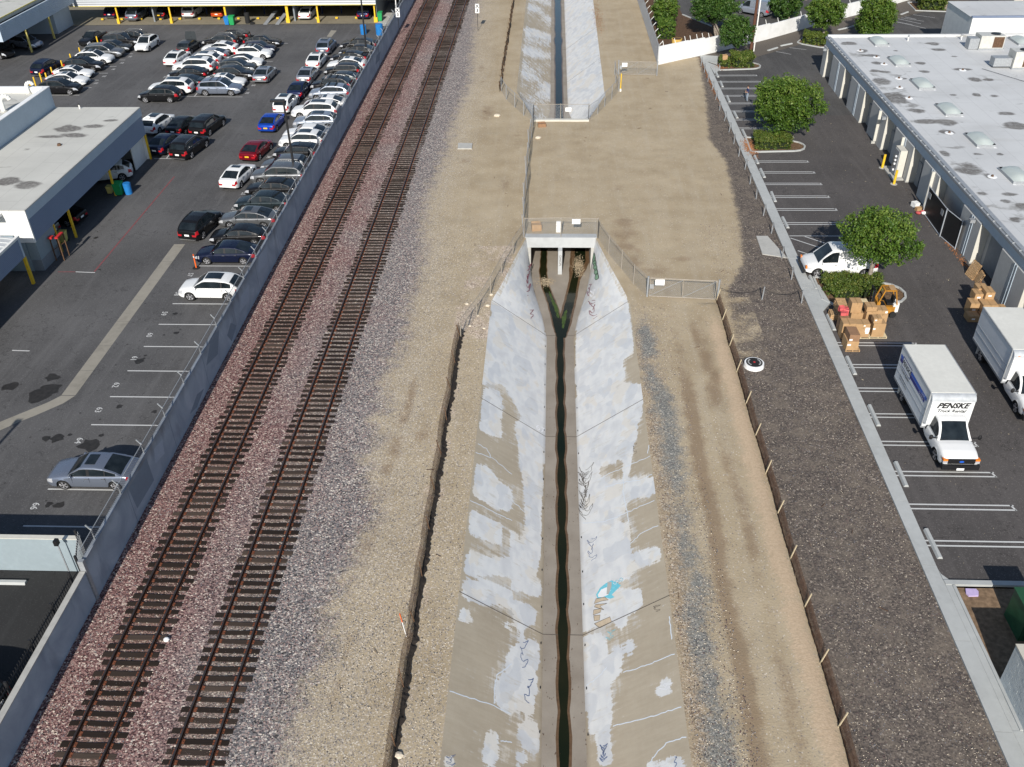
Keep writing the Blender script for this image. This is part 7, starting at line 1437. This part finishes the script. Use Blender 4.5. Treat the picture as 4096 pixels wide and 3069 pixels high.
def hedge(label, poly, h, seed, mat='hedge_leaf', leaf=.11, cat='hedge', name='clipped_hedge', dens=26):
    rng = np.random.RandomState(seed); P = np.array(poly); x0, y0 = P.min(0); x1, y1 = P.max(0); T = thing(name, label, cat, ((x0+x1)/2, (y0+y1)/2, 0)); pts = []; n = int((x1-x0)*(y1-y0)*dens+(x1-x0+y1-y0)*2*h*dens)
    while len(pts) < n:
        x, y = rng.uniform(x0, x1), rng.uniform(y0, y1)
        if not inpoly(np.array([x]), np.array([y]), poly)[0]: continue
        z = h*(1-.10*rng.rand()) if rng.rand() < .5 else h*rng.rand()
        pts.append((x, y, z+.12*math.sin(x*3+seed)*math.cos(y*2.3)))
    leaf_mesh('foliage', pts, np.full(len(pts), .17), 22, leaf, MT[mat], seed, org=T.location, par=T)
    c = P.mean(0); Q_ = [tuple(c+(p-c)*.80) for p in P]; MB().prism(Q_, 0, h*.72).build('inner_branches', MT['hedge_core'], T); return T  # solid dark block fills the hedge behind the leaves
hedge('clipped hedge in the island under the bushy tree', [g(8, 475, 860), g(8, 535, 935), g(8, 870, 930), g(8, 1000, 860), (24.3, 60.3), (20.0, 60.6)], .75, 5)
hedge('clipped hedge below the large round tree', [(19.95, 86.4), (23.5, 86.6), (23.7, 89.2), (20.2, 89.6)], .95, 6); hedge('round clipped hedge in the far island by the kerb', [(22.1, 113.4), (24.6, 113.4), (24.7, 116.2), (22.0, 116.4)], 1.3, 7, leaf=.15)
hedge('low scruffy bush with a cardboard sheet leaning on it', [(20.6, 113.6), (21.9, 113.4), (21.8, 116.5), (20.7, 116.8)], .7, 8, leaf=.15, cat='bush', name='low_bush', dens=16)
hedge('clipped yellow-green hedge beside the leaning pale trunk', [(32.7, 124.1), (35.3, 122.6), (36.0, 125.0), (33.3, 126.2)], 1.25, 9, leaf=.16); hedge('far clipped hedge at the top right', [(53.3, 141.2), (57.0, 141.0), (57.4, 144.4), (53.6, 144.6)], 1.6, 10, leaf=.18)
hedge('leafy shrub at the foot of the slim tree', [(14.2, 126.5), (16.4, 126.2), (16.2, 129.6), (14.4, 129.8)], 2.0, 12, 'leaf_bright', .2, 'shrub', 'leafy_shrub'); hedge('low green shrubs behind the stepped part of the white wall', [(20.2, 121.8), (23.0, 124.0), (22.6, 125.0), (19.6, 122.8)], .8, 13, 'leaf_bright', .18, 'shrub', 'leafy_shrub')
def island(poly, h=.13, soil=True):
    mb = MB(); n = len(poly)
    for a, b in zip(poly, poly[1:]+poly[:1]): mb.bar((*a, h/2), (*b, h/2), .15, h)
    struct(mb.build('kerb_edge', MT['kerb']))
    struct(MB().sheet(poly, .03).build('planting_bed', MT['bed']))
MT['bed'] = simple('bed_litter', (.14,.09,.055), .95, 0, .5, 7, .1, .8)
rnd = lambda p, r, a0, a1, n=6: [(p[0]+r*math.cos(R_(a0+(a1-a0)*i/n)), p[1]+r*math.sin(R_(a0+(a1-a0)*i/n))) for i in range(n+1)]
island([(19.6, 57.6), (20.2, 56.9), (24.0, 57.0)]+rnd((24.2, 58.6), 1.5, -80, 80)+[(19.7, 60.9)]); island([(19.45, 86.0)]+rnd((23.6, 87.6), 1.35, -85, 70)+[(19.6, 90.0)]); island([(20.3, 112.6)]+rnd((24.2, 114.3), 1.3, -85, 80)+[(21.2, 117.6)])
island([(32.2, 124.6), (32.6, 123.8), (34.6, 122.2), (36.6, 122.1), (37.6, 125.4), (33.6, 127.2)]); island([(52.6, 141.0), (57.0, 140.3), (59, 141.6), (58, 146), (53, 146)])
def leaf_pile(label, c0, rx, ry, n, seed, z=.1):
    rng = np.random.RandomState(seed); C = np.stack([c0[0]+rng.normal(size=n)*rx, c0[1]+rng.normal(size=n)*ry, np.full(n, z)], 1); mb = MB()
    for x, y, z_ in C: a = rng.rand()*6.28; s = rng.uniform(.03, .09); mb.add([(x-s*math.cos(a), y-s*math.sin(a), z_), (x+s*.5*math.sin(a), y-s*.5*math.cos(a), z_+.03), (x+s*math.cos(a), y+s*math.sin(a), z_+.01), (x-s*.5*math.sin(a), y+s*.5*math.cos(a), z_+.04)], [(0, 1, 2, 3)])
    return tag(mb.build('fallen_leaves', MT['leaf_litter']), label, 'leaves', None, 'stuff')
leaf_pile('pile of orange fallen leaves on the kerb by the round tree island', (19.5, 87.0), .28, 1.1, 900, 1, .10); leaf_pile('fallen leaves scattered in the far planted island', (20.6, 113.8), .5, .6, 400, 2, .06); leaf_pile('brown leaves along the foot of the warehouse wall', (31.6, 66), .12, 3.0, 500, 3, .01)
leaf_pile('orange brown leaves on the far east bank of the upper channel', (6.6, 138), .4, 5, 500, 4, .02)
leaf_pile('leaves along the fence side of the kerb at the far end', (18.55, 108), .12, 4.5, 500, 6, .02)
rng = np.random.RandomState(21); mb = MB()
for i in range(900):
    x = rng.choice([rng.uniform(19.6, 31.5), rng.normal(27.5, 1.6)]); y = rng.uniform(32, 96); s = rng.uniform(.012, .035)*(3 if rng.rand() < .03 else 1); a = rng.rand()*3; mb.add([(x-s*math.cos(a), y-s*math.sin(a), .006), (x+s*.5*math.sin(a), y-s*.5*math.cos(a), .012), (x+s*math.cos(a), y+s*math.sin(a), .006), (x-s*.5*math.sin(a), y+s*.5*math.cos(a), .014)], [(0, 1, 2, 3)])
tag(mb.build('paper_litter', MT['stake_wood']), 'dry leaves and scraps strewn over the warehouse lot', 'litter', None, 'stuff')
# ================================================================== GOODS, MACHINES, PEOPLE
O3_ = (3300, 1130); K3 = 400/2209
def p3(x, y): return (O3_[0]+x*K3, O3_[1]+y*K3)
def aty(px, py, Y): d = ray(px, py); t = Y/d[1]; return (d[0]*t, CAM_H+d[2]*t)
def carton_at(label, xl, xr, yt, yb, Yf, z0, mat='card', lab=(), name='cardboard_box', tape=True, group='cartons and pallets stacked in the stalls', O=p3, cat='box'):
    a, z1 = aty(*O(xl, yt), Yf); b, z1b = aty(*O(xr, yt), Yf); z1 = (z1+z1b)/2; Yb = gp(*O((xl+xr)/2, yb), z1)[1]; Yb = min(max(Yb, Yf+.3), Yf+1.5)
    return carton(label, a, b, Yf, Yb, z0, z1, mat, lab, name, tape, group, cat)
def carton(label, a, b, Yf, Yb, z0, z1, mat='card', lab=(), name='cardboard_box', tape=True, group='cartons and pallets stacked in the stalls', cat='box'):
    T = thing(name, label, cat, ((a+b)/2, (Yf+Yb)/2, z0), 0, group); MB().box(a, Yf, z0, b, Yb, z1).build('carton', MT[mat], T)
    if tape: MB().box((a+b)/2-.035, Yf-.002, z1-.1, (a+b)/2+.035, Yb, z1+.003).build('tape', MT['tape'], T)
    for u, v, w_, h in lab: x = a+(b-a)*u; z = z0+(z1-z0)*v; MB().box(x, Yf-.006, z, x+w_, Yf-.001, z+h).build('paper_label', MT['paper'], T)
    return z1
def pallet(label, x, y, z, rz=0, mat='pallet_wood', tilt=None, sx=1.2, sy=1.0, group='wooden pallets'):
    T = thing('wooden_pallet', label, 'pallet', (x, y, z), rz, group)
    if tilt is not None: T.rotation_euler = (tilt[0], tilt[1], rz)
    key = (mat,)
    for i in range(7): inst('board', BRD[mat], T, (0, -sy/2+.06+i*(sy-.12)/6, .13), (0, 0, 0), (sx, .095, .018))
    for i in range(3): inst('stringer', BRD[mat], T, (0, (i-1)*(sy/2-.05)*0+0, .065), (0, 0, 0), (.05, sy, .10)).location = ((i-1)*(sx/2-.04), 0, .065)
    for i in range(3): inst('board', BRD[mat], T, (0, (i-1)*(sy/2-.06), .009), (0, 0, 0), (sx, .10, .016))
    return T
BRD = {m_: MB().box(-.5, -.5, -.5, .5, .5, .5).mesh('board', MT[m_]) for m_ in ('pallet_wood', 'pale_wood')}
pallet('pallet under the foremost shrink-wrapped boxes', 19.95, 51.35, 0, 0, 'pallet_wood', None, .95, 1.0)
z = carton_at('lower foremost box with a white label and split between tiers', 500, 760, 1310, 1120, 50.86, .145, 'card', [(.05, .5, .22, .14)], tape=False)
carton_at('top foremost box with a dark brown lid and white label', 560, 785, 1165, 975, 50.88, z+.004, 'card_dark', [(.02, .1, .2, .13)], tape=False)
pallet('pallet under the tall box with papers on its side', 20.9, 52.95, 0, 0, 'pale_wood'); carton_at('tall box with large white papers stuck to its side', 700, 1005, 1000, 830, 52.42, .145, 'card', [(.66, .55, .28, .34), (.72, .38, .2, .14)])
carton_at('flat box lying on the tall box with papers', 690, 1010, 925, 810, 52.42, aty(*p3(850, 1000), 52.42)[1]+.003, 'card', [(.55, .35, .12, .08)])
carton_at('wide box wrapped in clear film at the left', 410, 690, 915, 795, 52.40, .02, 'card', [])
pallet('pallet under the big plain box on the right', 22.05, 53.0, 0, 0, 'pale_wood'); z = carton_at('big plain box with one small white label', 1085, 1360, 915, 800, 52.50, .145, 'card', [(.02, .55, .16, .11)], tape=False)
a, z_ = aty(*p3(1065, 880), 52.6); b = aty(*p3(1245, 880), 52.6)[0]; carton('small box sitting on top of the big plain box', a, b, 52.55, 53.1, z+.003, z+.36, 'card', [(.15, .5, .12, .1)])
carton_at('tall box behind with taped lid, centre of the stack', 935, 1160, 640, 560, 53.75, .02, 'card'); carton_at('uppermost box at the centre rear of the stack', 935, 1160, 550, 430, 53.75, aty(*p3(1050, 645), 53.75)[1]+.004, 'card')
carton_at('box in front of the forklift with a white label', 1160, 1395, 620, 505, 53.9, aty(*p3(1250, 700), 53.9)[1]+.002, 'card', [(.78, .25, .16, .14)]); carton_at('box under the labelled box in front of the forklift', 1165, 1400, 705, 600, 53.9, .02, 'card')
z = carton_at('wide box with white sheet label behind the film-wrapped box', 590, 870, 680, 545, 54.3, .02, 'card', [(.78, .1, .22, .2)]); carton_at('box with wide tape topmost at the rear left', 605, 840, 460, 335, 54.35, z+.003, 'card')
z = carton_at('dark carton under the red foam bundle', 345, 550, 785, 700, 53.3, .02, 'card_dark', [], tape=False)
a = aty(*p3(345, 785), 53.3)[0]; b = aty(*p3(550, 785), 53.3)[0]; T = thing('foam_bundle', 'film-wrapped bundle of red foam on a dark carton', 'bundle', ((a+b)/2, 53.7, z), 0); mb = MB(); rr = random.Random(2)
for i in range(16): x = rr.uniform(a, b-.3); y = rr.uniform(53.32, 54.0); zz = z+rr.uniform(0, .3); mb.obox((x+.15, y+.1, zz+.12), (.34, .3, .2), rr.uniform(-.4, .4), ('X', rr.uniform(-.3, .3)))
mb.build('foam_piece', MT['foam_red'], T)
for i in range(7): pallet('pallet in the brown stack by the hedge, %s' % ['lowest', 'second up', 'third up', 'fourth up', 'fifth up', 'sixth up', 'topmost'][i], 20.55+rr.uniform(-.05, .05), 55.65+rr.uniform(-.05, .05), .146*i, rr.uniform(-.05, .05))
for i in range(3): pallet('pallet beside the brown stack at the kerb, %s' % ['lowest', 'middle', 'top'][i], 19.85+rr.uniform(-.03, .03), 55.2, .146*i, rr.uniform(1.5, 1.62), 'pallet_wood', None, .8, .8)
for i in range(5): pallet('pallet in the pale stack beside the forklift mast, %s' % ['lowest', 'second', 'third', 'fourth', 'topmost and cream'][i], 21.75+rr.uniform(-.04, .04), 56.1+rr.uniform(-.04, .04), .146*i, rr.uniform(-.05, .05), 'pale_wood' if i > 2 else 'pallet_wood', None, 1.1, 1.0)
pallet('pallet leaning upright against the grey warehouse wall', 31.45, 61.2, .55, R_(8), 'pallet_wood', (0, R_(-72), 0), 1.25, 1.0); pallet('shorter pallet leaning behind the upright pallet', 31.6, 60.3, .4, R_(-6), 'pallet_wood', (0, R_(-70), 0), .9, .8)
T = thing('forklift', 'orange forklift with an overhead guard parked by the hedge', 'forklift', (23.3, 55.8, 0)); x0, y0 = 22.35, 55.25
def fk(nm, m_, mat): return m_.build(nm, MT[mat], T)

MT['fork_orange'] = simple('forklift_orange', (.42,.19,.025), .5, 0, .25, 4)
fk('chassis', MB().box(22.62, 55.34, .28, 23.9, 56.26, .78), 'fork_orange'); fk('counterweight', MB().prism([(23.75, 55.36), (24.2, 55.5), (24.2, 56.1), (23.75, 56.24)], .3, .98), 'vent_pipe'); fk('floor_panel', MB().box(22.7, 55.45, .782, 23.3, 56.15, .80), 'black'); fk('seat', MB().box(23.35, 55.55, .80, 23.8, 56.05, 1.0), 'black'); fk('seat_back', MB().box(23.72, 55.55, 1.0, 23.84, 56.05, 1.42), 'black')
mb = MB()
for y in (55.42, 56.18): mb.bar((22.62, y, .78), (22.98, y, 2.02), .07); mb.bar((24.0, y, .9), (23.72, y, 2.02), .07); mb.bar((22.98, y, 2.02), (23.72, y, 2.02), .07)
for x in (22.98, 23.72): mb.bar((x, 55.42, 2.02), (x, 56.18, 2.02), .07)
fk('overhead_guard', mb, 'fork_orange')
for i in range(7): fk('guard_bar', MB().bar((23.04+i*.1, 55.42, 2.04), (23.04+i*.1, 56.18, 2.04), .03), 'fork_orange')
fk('guard_sheet', MB().box(23.35, 55.46, 2.065, 23.72, 56.14, 2.08), 'card')
for y in (55.45, 56.1): fk('mast_rail', MB().bar((22.38, y, .1), (22.30, y, 2.1), .12, .09), 'black')
fk('mast_crossbar', MB().box(22.25, 55.45, 1.95, 22.38, 56.1, 2.05), 'black'); fk('lift_cylinder', MB().cyl((22.42, 55.78, .2), (22.36, 55.78, 1.9), .05, n=7), 'galv')
for y in (55.55, 56.0): fk('fork', MB().box(21.4, y-.06, .06, 22.3, y+.06, .11), 'dark_metal')
fk('steering_wheel', MB().cyl((22.98, 55.8, 1.2), (23.0, 55.8, 1.22), .17, n=10), 'black'); fk('front_cowl', MB().box(22.62, 55.4, .78, 22.85, 56.2, 1.12), 'fork_orange')
for x, r in ((22.75, .28), (23.8, .22)):
    for y in (55.28, 56.32): fk('wheel', MB().cyl((x, y-.1, r), (x, y+.1, r), r, n=14), 'rubber')
# boxes beyond the plain truck
OW = lambda x, y: (3760+x*336/870, 1000+y*336/870)
lay = [(500, 655, 600, 55.0, 0), (385, 460, 610, 55.1, 0), (600, 690, 605, 55.0, 0)]
bx = [('long box lowest in the pile behind the plain truck', 29.65, 30.75, 54.6, 55.5, 0, .42), ('box lowest at the left of the pile by the warehouse', 28.75, 29.5, 54.7, 55.5, 0, .45), ('box with white labels in the middle of the warehouse pile', 29.75, 30.75, 55.2, 56.1, .424, 1.05), ('box standing at the left of the warehouse pile', 29.1, 29.7, 55.6, 56.4, 0, .95), ('box topmost on the warehouse pile', 30.1, 30.7, 56.0, 56.9, 1.05, 1.6), ('box leaning near the top left of the warehouse pile', 29.5, 30.05, 56.2, 57.0, .8, 1.35), ('box second from the top of the warehouse pile', 29.9, 30.6, 56.8, 57.6, .9, 1.45), ('box behind the warehouse pile against the wall', 30.8, 31.5, 55.2, 56.0, 0, .7)]
for l, a, b, c, d, e, f in bx: carton(l, a, b, c, d, e+.01, f, 'card', [(.3, .4, .22, .12)], group='cartons by the warehouse wall')
T = thing('rubbish_heap', 'small heap of bags and a red wrapper by the warehouse wall', 'rubbish', (31.2, 72.6, 0)); MB().obox((31.2, 73.6, .2), (.5, .6, .4), .3).build('green_bag', MT['trash'], T); MB().obox((31.25, 72.8, .15), (.6, .4, .3), .2).build('carton', MT['card'], T); mb = MB(); [mb.ball((31.2+rr.uniform(-.3, .3), 72.1+rr.uniform(-.3, .3), .15), .2, 7, 4, (1, 1, .6)) for _ in range(5)]; mb.build('red_wrapper', MT['foam_red'], T); MB().ball((31.35, 71.9, .2), .24, 7, 4, (1, .7, .6)).build('white_bag', MT['trash'], T)
def box_simple(label, c, x, y, w_, d_, h, mat='card', z=0, rz=.15): q = g(c, x, y, z); T = thing('cardboard_box', label, 'box', (q[0], q[1], z)); MB().obox((q[0], q[1]+d_/2, z+h/2), (w_, d_, h), rz).build('carton', MT[mat], T); MB().obox((q[0]-w_*.1, q[1]+d_*.9, z+h+.05), (w_*.9, d_*.3, .015), rz, ('X', .6)).build('open_flap', MT[mat], T); return T
box_simple('brown cardboard box behind the near culvert fence', 7, 210, 340, .8, .6, .55); box_simple('brown cardboard box on the dirt at the upper headwall', 3, 258, 1100, .85, .5, .35, 'card_dark'); box_simple('cardboard sheet caught on the scruffy bush in the far island', 3, 1835, 530, .6, .2, .7, 'card', .6)
q = g(7, 405, 350); T = thing('white_post_block', 'short white concrete post behind the near culvert fence', 'post', (*q, 0)); MB().prism([(q[0]-.24, q[1]), (q[0]+.2, q[1]-.02), (q[0]+.22, q[1]+.15), (q[0]-.2, q[1]+.17)], 0, .95).build('block', MT['vent_pipe'], T)
T = thing('yellow_tub', 'faded yellow round tub planter behind the white block wall', 'planter', (16.3, 123.3, 0)); MB().cyl((16.3, 123.3, 0), (16.3, 123.3, .95), .62, .68, 16).build('tub', MT['tub_yellow'], T); MB().cyl((16.3, 123.3, .951), (16.3, 123.3, .96), .58, .58, 16).build('soil', MT['brown'], T)
def drum(label, x, y, r=.33, h=.95, mat='blue_drum', z=0): T = thing('drum', label, 'drum', (x, y, z), 0); MB().cyl((x, y, z), (x, y, z+h), r, r*1.04, 16).build('shell', MT[mat], T); MB().cyl((x, y, z+h), (x, y, z+h+.03), r*.9, r*.9, 16).build('lid', MT[mat], T); return T
def bin_(label, x, y, mat='green_bin', s=1.0, z=0.03):
    T = thing('wheeled_bin', label, 'bin', (x, y, z), 0); MB().add([(x-.25*s, y-.28*s, z+.08), (x+.25*s, y-.28*s, z+.08), (x+.25*s, y+.28*s, z+.08), (x-.25*s, y+.28*s, z+.08), (x-.32*s, y-.36*s, z+1.0*s), (x+.32*s, y-.36*s, z+1.0*s), (x+.32*s, y+.36*s, z+1.0*s), (x-.32*s, y+.36*s, z+1.0*s)], [(0, 3, 2, 1), (0, 1, 5, 4), (1, 2, 6, 5), (2, 3, 7, 6), (3, 0, 4, 7)]).build('tub', MT[mat], T)
    MB().obox((x, y, z+1.03*s), (.68*s, .78*s, .05), 0, ('X', .06)).build('lid', MT[mat], T)
    for s_ in (-1, 1): MB().cyl((x+s_*.24*s, y+.3*s, z+.1), (x+s_*.30*s, y+.3*s, z+.1), .1, n=9).build('wheel', MT['rubber'], T)
bin_('green wheeled bin under the small side canopy', -24.75, 137.0, s=1.2); q = gp(380+2030*KA, 370*KA); bin_('green wheeled bin beside the blue bin at the service bays', q[0], q[1], s=1.2, z=0); bin_('blue bin with a white sheet beside the green bin', q[0]-.75, q[1]+.1, 'blue_drum', 1.1, 0)
q = g(2, 930, 295); drum('blue drum behind the lamp post at the top of the lot', *q, .42, 1.2); q = g(2, 1075, 300); drum('blue drum beside the wall at the top of the lot', q[0]-.1, q[1], .5, 1.4)
O1 = lambda x, y: (0+x*.31646, 300+y*.31646)
q = gp(*O1(1630, 1500)); drum('pale blue drum at the edge of the building shadow', q[0], q[1], .33, 1.0, 'blue_drum'); q = gp(*O1(1520, 1520)); bin_('dark green bin beside the pale blue drum', q[0]-.05, q[1]+.1, 'green_bin', 1.1, 0); q = gp(*O1(1400, 1500)); bin_('yellow crate by the middle yellow post', q[0], q[1], 'yellow_pale', .7, 0)
for i, dx in enumerate((0, .85)): bin_(['left', 'right'][i]+' pale yellow oil caddy inside the service building', -40.6+dx, 66.3, 'yellow_pale', .9, 0)
T = thing('tyre_stack', 'stack of black tyres with one lying beside it', 'tyres', (-51, 137, 0)); q = gp(540+1660*KA, 80+60*KA)
for i in range(6): mb = MB(); mb.cyl((q[0], q[1]+.3, .04+i*.24), (q[0], q[1]+.3, .26+i*.24), .36, n=16); mb.build('tyre', MT['rubber'], T)
MB().cyl((q[0]+.75, q[1]-.1, .02), (q[0]+.75, q[1]-.1, .22), .35, n=16).build('tyre', MT['rubber'], T)
for i, x in enumerate((270, 430)):
    a = gp(980+x*.29837, 330*.29837); T = thing('vehicle_ramp', ['left', 'right'][i]+' grey steel ramp of the pair in the service bay', 'ramp', (a[0], a[1], 0), 0, 'steel drive-on ramps'); MB().add([(a[0]-.28, a[1], .03), (a[0]+.28, a[1], .03), (a[0]+.28+.6, a[1]+4.2, .9), (a[0]-.28+.6, a[1]+4.2, .9), (a[0]-.28, a[1], .0), (a[0]+.28, a[1], .0), (a[0]+.28+.6, a[1]+4.2, .8), (a[0]-.28+.6, a[1]+4.2, .8)], [(0, 1, 2, 3), (4, 7, 6, 5), (0, 4, 5, 1), (1, 5, 6, 2), (2, 6, 7, 3), (3, 7, 4, 0)]).build('deck', MT['galv'], T)
T = thing('engine_hoist', 'red steel hoist standing at the corner pier of the service building', 'hoist', (-38.8, 63.5, 0)); mb = MB()
for x, y in ((-38.95, 63.1), (-38.3, 63.1), (-38.95, 64.0), (-38.3, 64.0)): mb.bar((x, y, 0), (x+.03, y, 1.9), .08)
mb.bar((-38.95, 63.1, .9), (-38.3, 64.0, 1.2), .04); mb.build('frame', MT['brown'], T); MB().box(-38.5, 63.05, 1.9, -38.25, 64.05, 2.02).build('head', MT['red'], T); MB().box(-39.0, 63.0, 1.9, -38.7, 63.4, 2.05).build('head', MT['red'], T)
for k, (x, y) in enumerate([(1052, 250), (795, 415), (660, 508), (530, 605), (380, 705), (213, 790), (298, 788), (122, 850), (62, 915)]):
    q = gp(OA[0]+x*KA, OA[1]+y*KA, 1.15); T = thing('bollard', 'slim yellow bollard %s' % ['by the black pickup', 'behind the grey SUV in the left row', 'behind the white SUV with roof bars', 'between the dark blue SUV and the black SUV', 'behind the white coupe with a glass roof', 'with a white box hung on it', 'behind the white sedan in the left row', 'second from the left edge of the bollard row', 'farthest left of the bollard row'][k], 'bollard', (q[0], q[1], 0), 0, 'yellow bollards behind the left row'); MB().cyl((q[0], q[1], 0), (q[0], q[1], 1.15), .09, n=10).build('pipe', MT['yellow'], T); MB().ball((q[0], q[1], 1.15), .09, 8, 4).build('cap', MT['yellow'], T)
car('van', 'bluegrey', 29.0, 139.2, 132, 'light blue and white camper truck shaded by the trees', '', 0, None) if False else None
V2 = car('van', 'bluegrey', 29.2, 139.5, 138, 'pale blue and white van shaded by the trees behind the white wall', ''); del V2['group']
# people: one continuous skinned body each
def person(label, x, y, rz, pose, shirt, trousers, hairm):
    T = thing('person', label, 'person', (x, y, 0), R_(rz)); me = bpy.data.meshes.new('body'); J = pose; names = list(J.keys()); idx = {n: i for i, n in enumerate(names)}
    E_ = [('pelvis', 'waist'), ('waist', 'chest'), ('chest', 'neck'), ('neck', 'head0'), ('head0', 'head1')]
    for s_ in 'lr': E_ += [('pelvis', 'hip'+s_), ('hip'+s_, 'knee'+s_), ('knee'+s_, 'ank'+s_), ('ank'+s_, 'toe'+s_), ('chest', 'sho'+s_), ('sho'+s_, 'elb'+s_), ('elb'+s_, 'wri'+s_), ('wri'+s_, 'fin'+s_)]
    me.from_pydata([J[n][0] for n in names], [(idx[a], idx[b]) for a, b in E_], []); o = bpy.data.objects.new('body', me); COL.objects.link(o)
    md = o.modifiers.new('skin', 'SKIN'); sv = me.skin_vertices[0].data
    for n in names: r = J[n][1]; sv[idx[n]].radius = (r, r*(.75 if n in ('chest', 'waist', 'pelvis') else 1)); sv[idx[n]].use_root = n == 'pelvis'
    o.modifiers.new('sub', 'SUBSURF').levels = 1; bpy.context.view_layer.update(); m2 = bpy.data.meshes.new_from_object(o.evaluated_get(bpy.context.evaluated_depsgraph_get())); bpy.data.objects.remove(o)
    m2.materials.clear()
    for q in (shirt, trousers, MT['skin'], MT['shoe']): m2.materials.append(q)
    wr = [Vector(J['wri'+s_][0]) for s_ in 'lr']; el = [Vector(J['elb'+s_][0]) for s_ in 'lr']
    for p in m2.polygons:
        c = p.center; p.use_smooth = True; k = 0
        if c.z > 1.47: k = 2
        elif c.z < .10: k = 3
        elif c.z < .96: k = 1
        for a, b in zip(wr, el):
            t = max(0, min(1, (c-a).dot(b-a)/(b-a).length_squared)); d1 = (c-a.lerp(b, t)).length
            if d1 < .075 and t < .8: k = 2
            if (c-a).length < .12: k = 2
        p.material_index = k
    inst('body', m2, T); h = J['head1'][0]; MB().ball((h[0]-.015, h[1], h[2]+.0), .108, 10, 6, (1.05, .95, .9)).build('hair', hairm, T, True, local=True)
    for s_ in (-1, 1): MB().ball((h[0]+.085, h[1]+s_*.035, h[2]-.06), .012, 6, 4).build('eye', MT['black'], T, True, local=True)
    MB().ball((h[0]+.10, h[1], h[2]-.09), .018, 6, 4, (1, .8, 1.3)).build('nose', MT['skin'], T, True, local=True)
def fingers(T, p, d):
    pass
stand = dict(pelvis=((0, 0, .93), .155), waist=((0, 0, 1.08), .14), chest=((.01, 0, 1.32), .165), neck=((.02, 0, 1.50), .055), head0=((.035, 0, 1.60), .085), head1=((.03, 0, 1.72), .095),
 hipl=((0, .10, .86), .10), kneel=((.03, .12, .48), .07), ankl=((0, .13, .08), .048), toel=((.16, .15, .035), .04), hipr=((0, -.10, .86), .10), kneer=((.02, -.13, .48), .07), ankr=((-.05, -.16, .08), .048), toer=((.11, -.19, .035), .04),
 shol=((0, .19, 1.40), .07), elbl=((.05, .25, 1.12), .05), wril=((.28, .13, 1.10), .034), finl=((.38, .08, 1.12), .026), shor=((0, -.19, 1.40), .07), elbr=((.05, -.25, 1.12), .05), wrir=((.28, -.12, 1.12), .034), finr=((.38, -.06, 1.14), .026))
walk = dict(stand); walk.update(kneel=((.16, .10, .50), .07), ankl=((.30, .10, .12), .048), toel=((.44, .11, .07), .04), kneer=((-.05, -.10, .47), .07), ankr=((-.30, -.10, .14), .048), toer=((-.20, -.11, .04), .04), elbl=((-.14, .25, 1.14), .05), wril=((-.12, .27, .90), .034), finl=((-.08, .27, .80), .026), elbr=((.12, -.25, 1.14), .05), wrir=((.28, -.24, .98), .034), finr=((.35, -.23, .92), .026))
MT['trousers_grey'] = simple('trousers_grey', (.22,.26,.31), .9, 0, .15, 12); MT['shirt_blue'] = simple('shirt_blue', (.10,.10,.26), .9, 0, .15, 12)
person('standing man in a navy shirt and grey trousers holding a small device', 21.6, 101.1, 195, stand, MT['fabric_navy'], MT['trousers_grey'], MT['hair'])
person('walking person in a blue shirt and jeans by the stucco building', 62.8, 138.2, 170, walk, MT['shirt_blue'], MT['denim'], MT['hair'])
T = thing('remote_controller', 'small dark device held in the standing man\'s hands', 'device', (21.22, 101.0, 1.16)); MB().obox((21.20, 100.98, 1.17), (.12, .2, .04), R_(15)).build('case', MT['black'], T)
# lamp post just outside the left edge, whose shadow crosses the lot
q = g(9, 205, 330); L_ = 9.0/math.tan(R_(SUN_EL)); lx, ly = q[0]-L_*math.sin(R_(SUN_AZ)), q[1]-L_*math.cos(R_(SUN_AZ)); lampost('lamp post in the dark yard west of the low wall', lx-.3, ly, 9.0, False)
# twigs and rocks on the dirt
mb = MB()
for c, x, y, r in [(6, 1820, 970, .14), (6, 2030, 890, .15), (6, 2000, 985, .17), (6, 1910, 1070, .12), (6, 1845, 1160, .13), (6, 1970, 1180, .11), (2, 2080, 1005, .35), (14, 1230, 1560, .2), (3, 225, 1195, .3), (13, 600, 1362, .06)]: q = g(c, x, y); mb.ball((*q, r*.2), r, 7, 4, (1.1, .9, .6))
tag(mb.build('rock', st[0]), 'pale loose rocks near the west fence corner', 'rocks', None, 'stuff')
q = g(13, 1440, 565); T = thing('white_rock', 'single white rock lying between the two tracks', 'rock', (*q, 0)); MB().ball((*q, .08), .13, 8, 5, (1.1, 1, .8)).build('stone', MT['white_paint'], T)
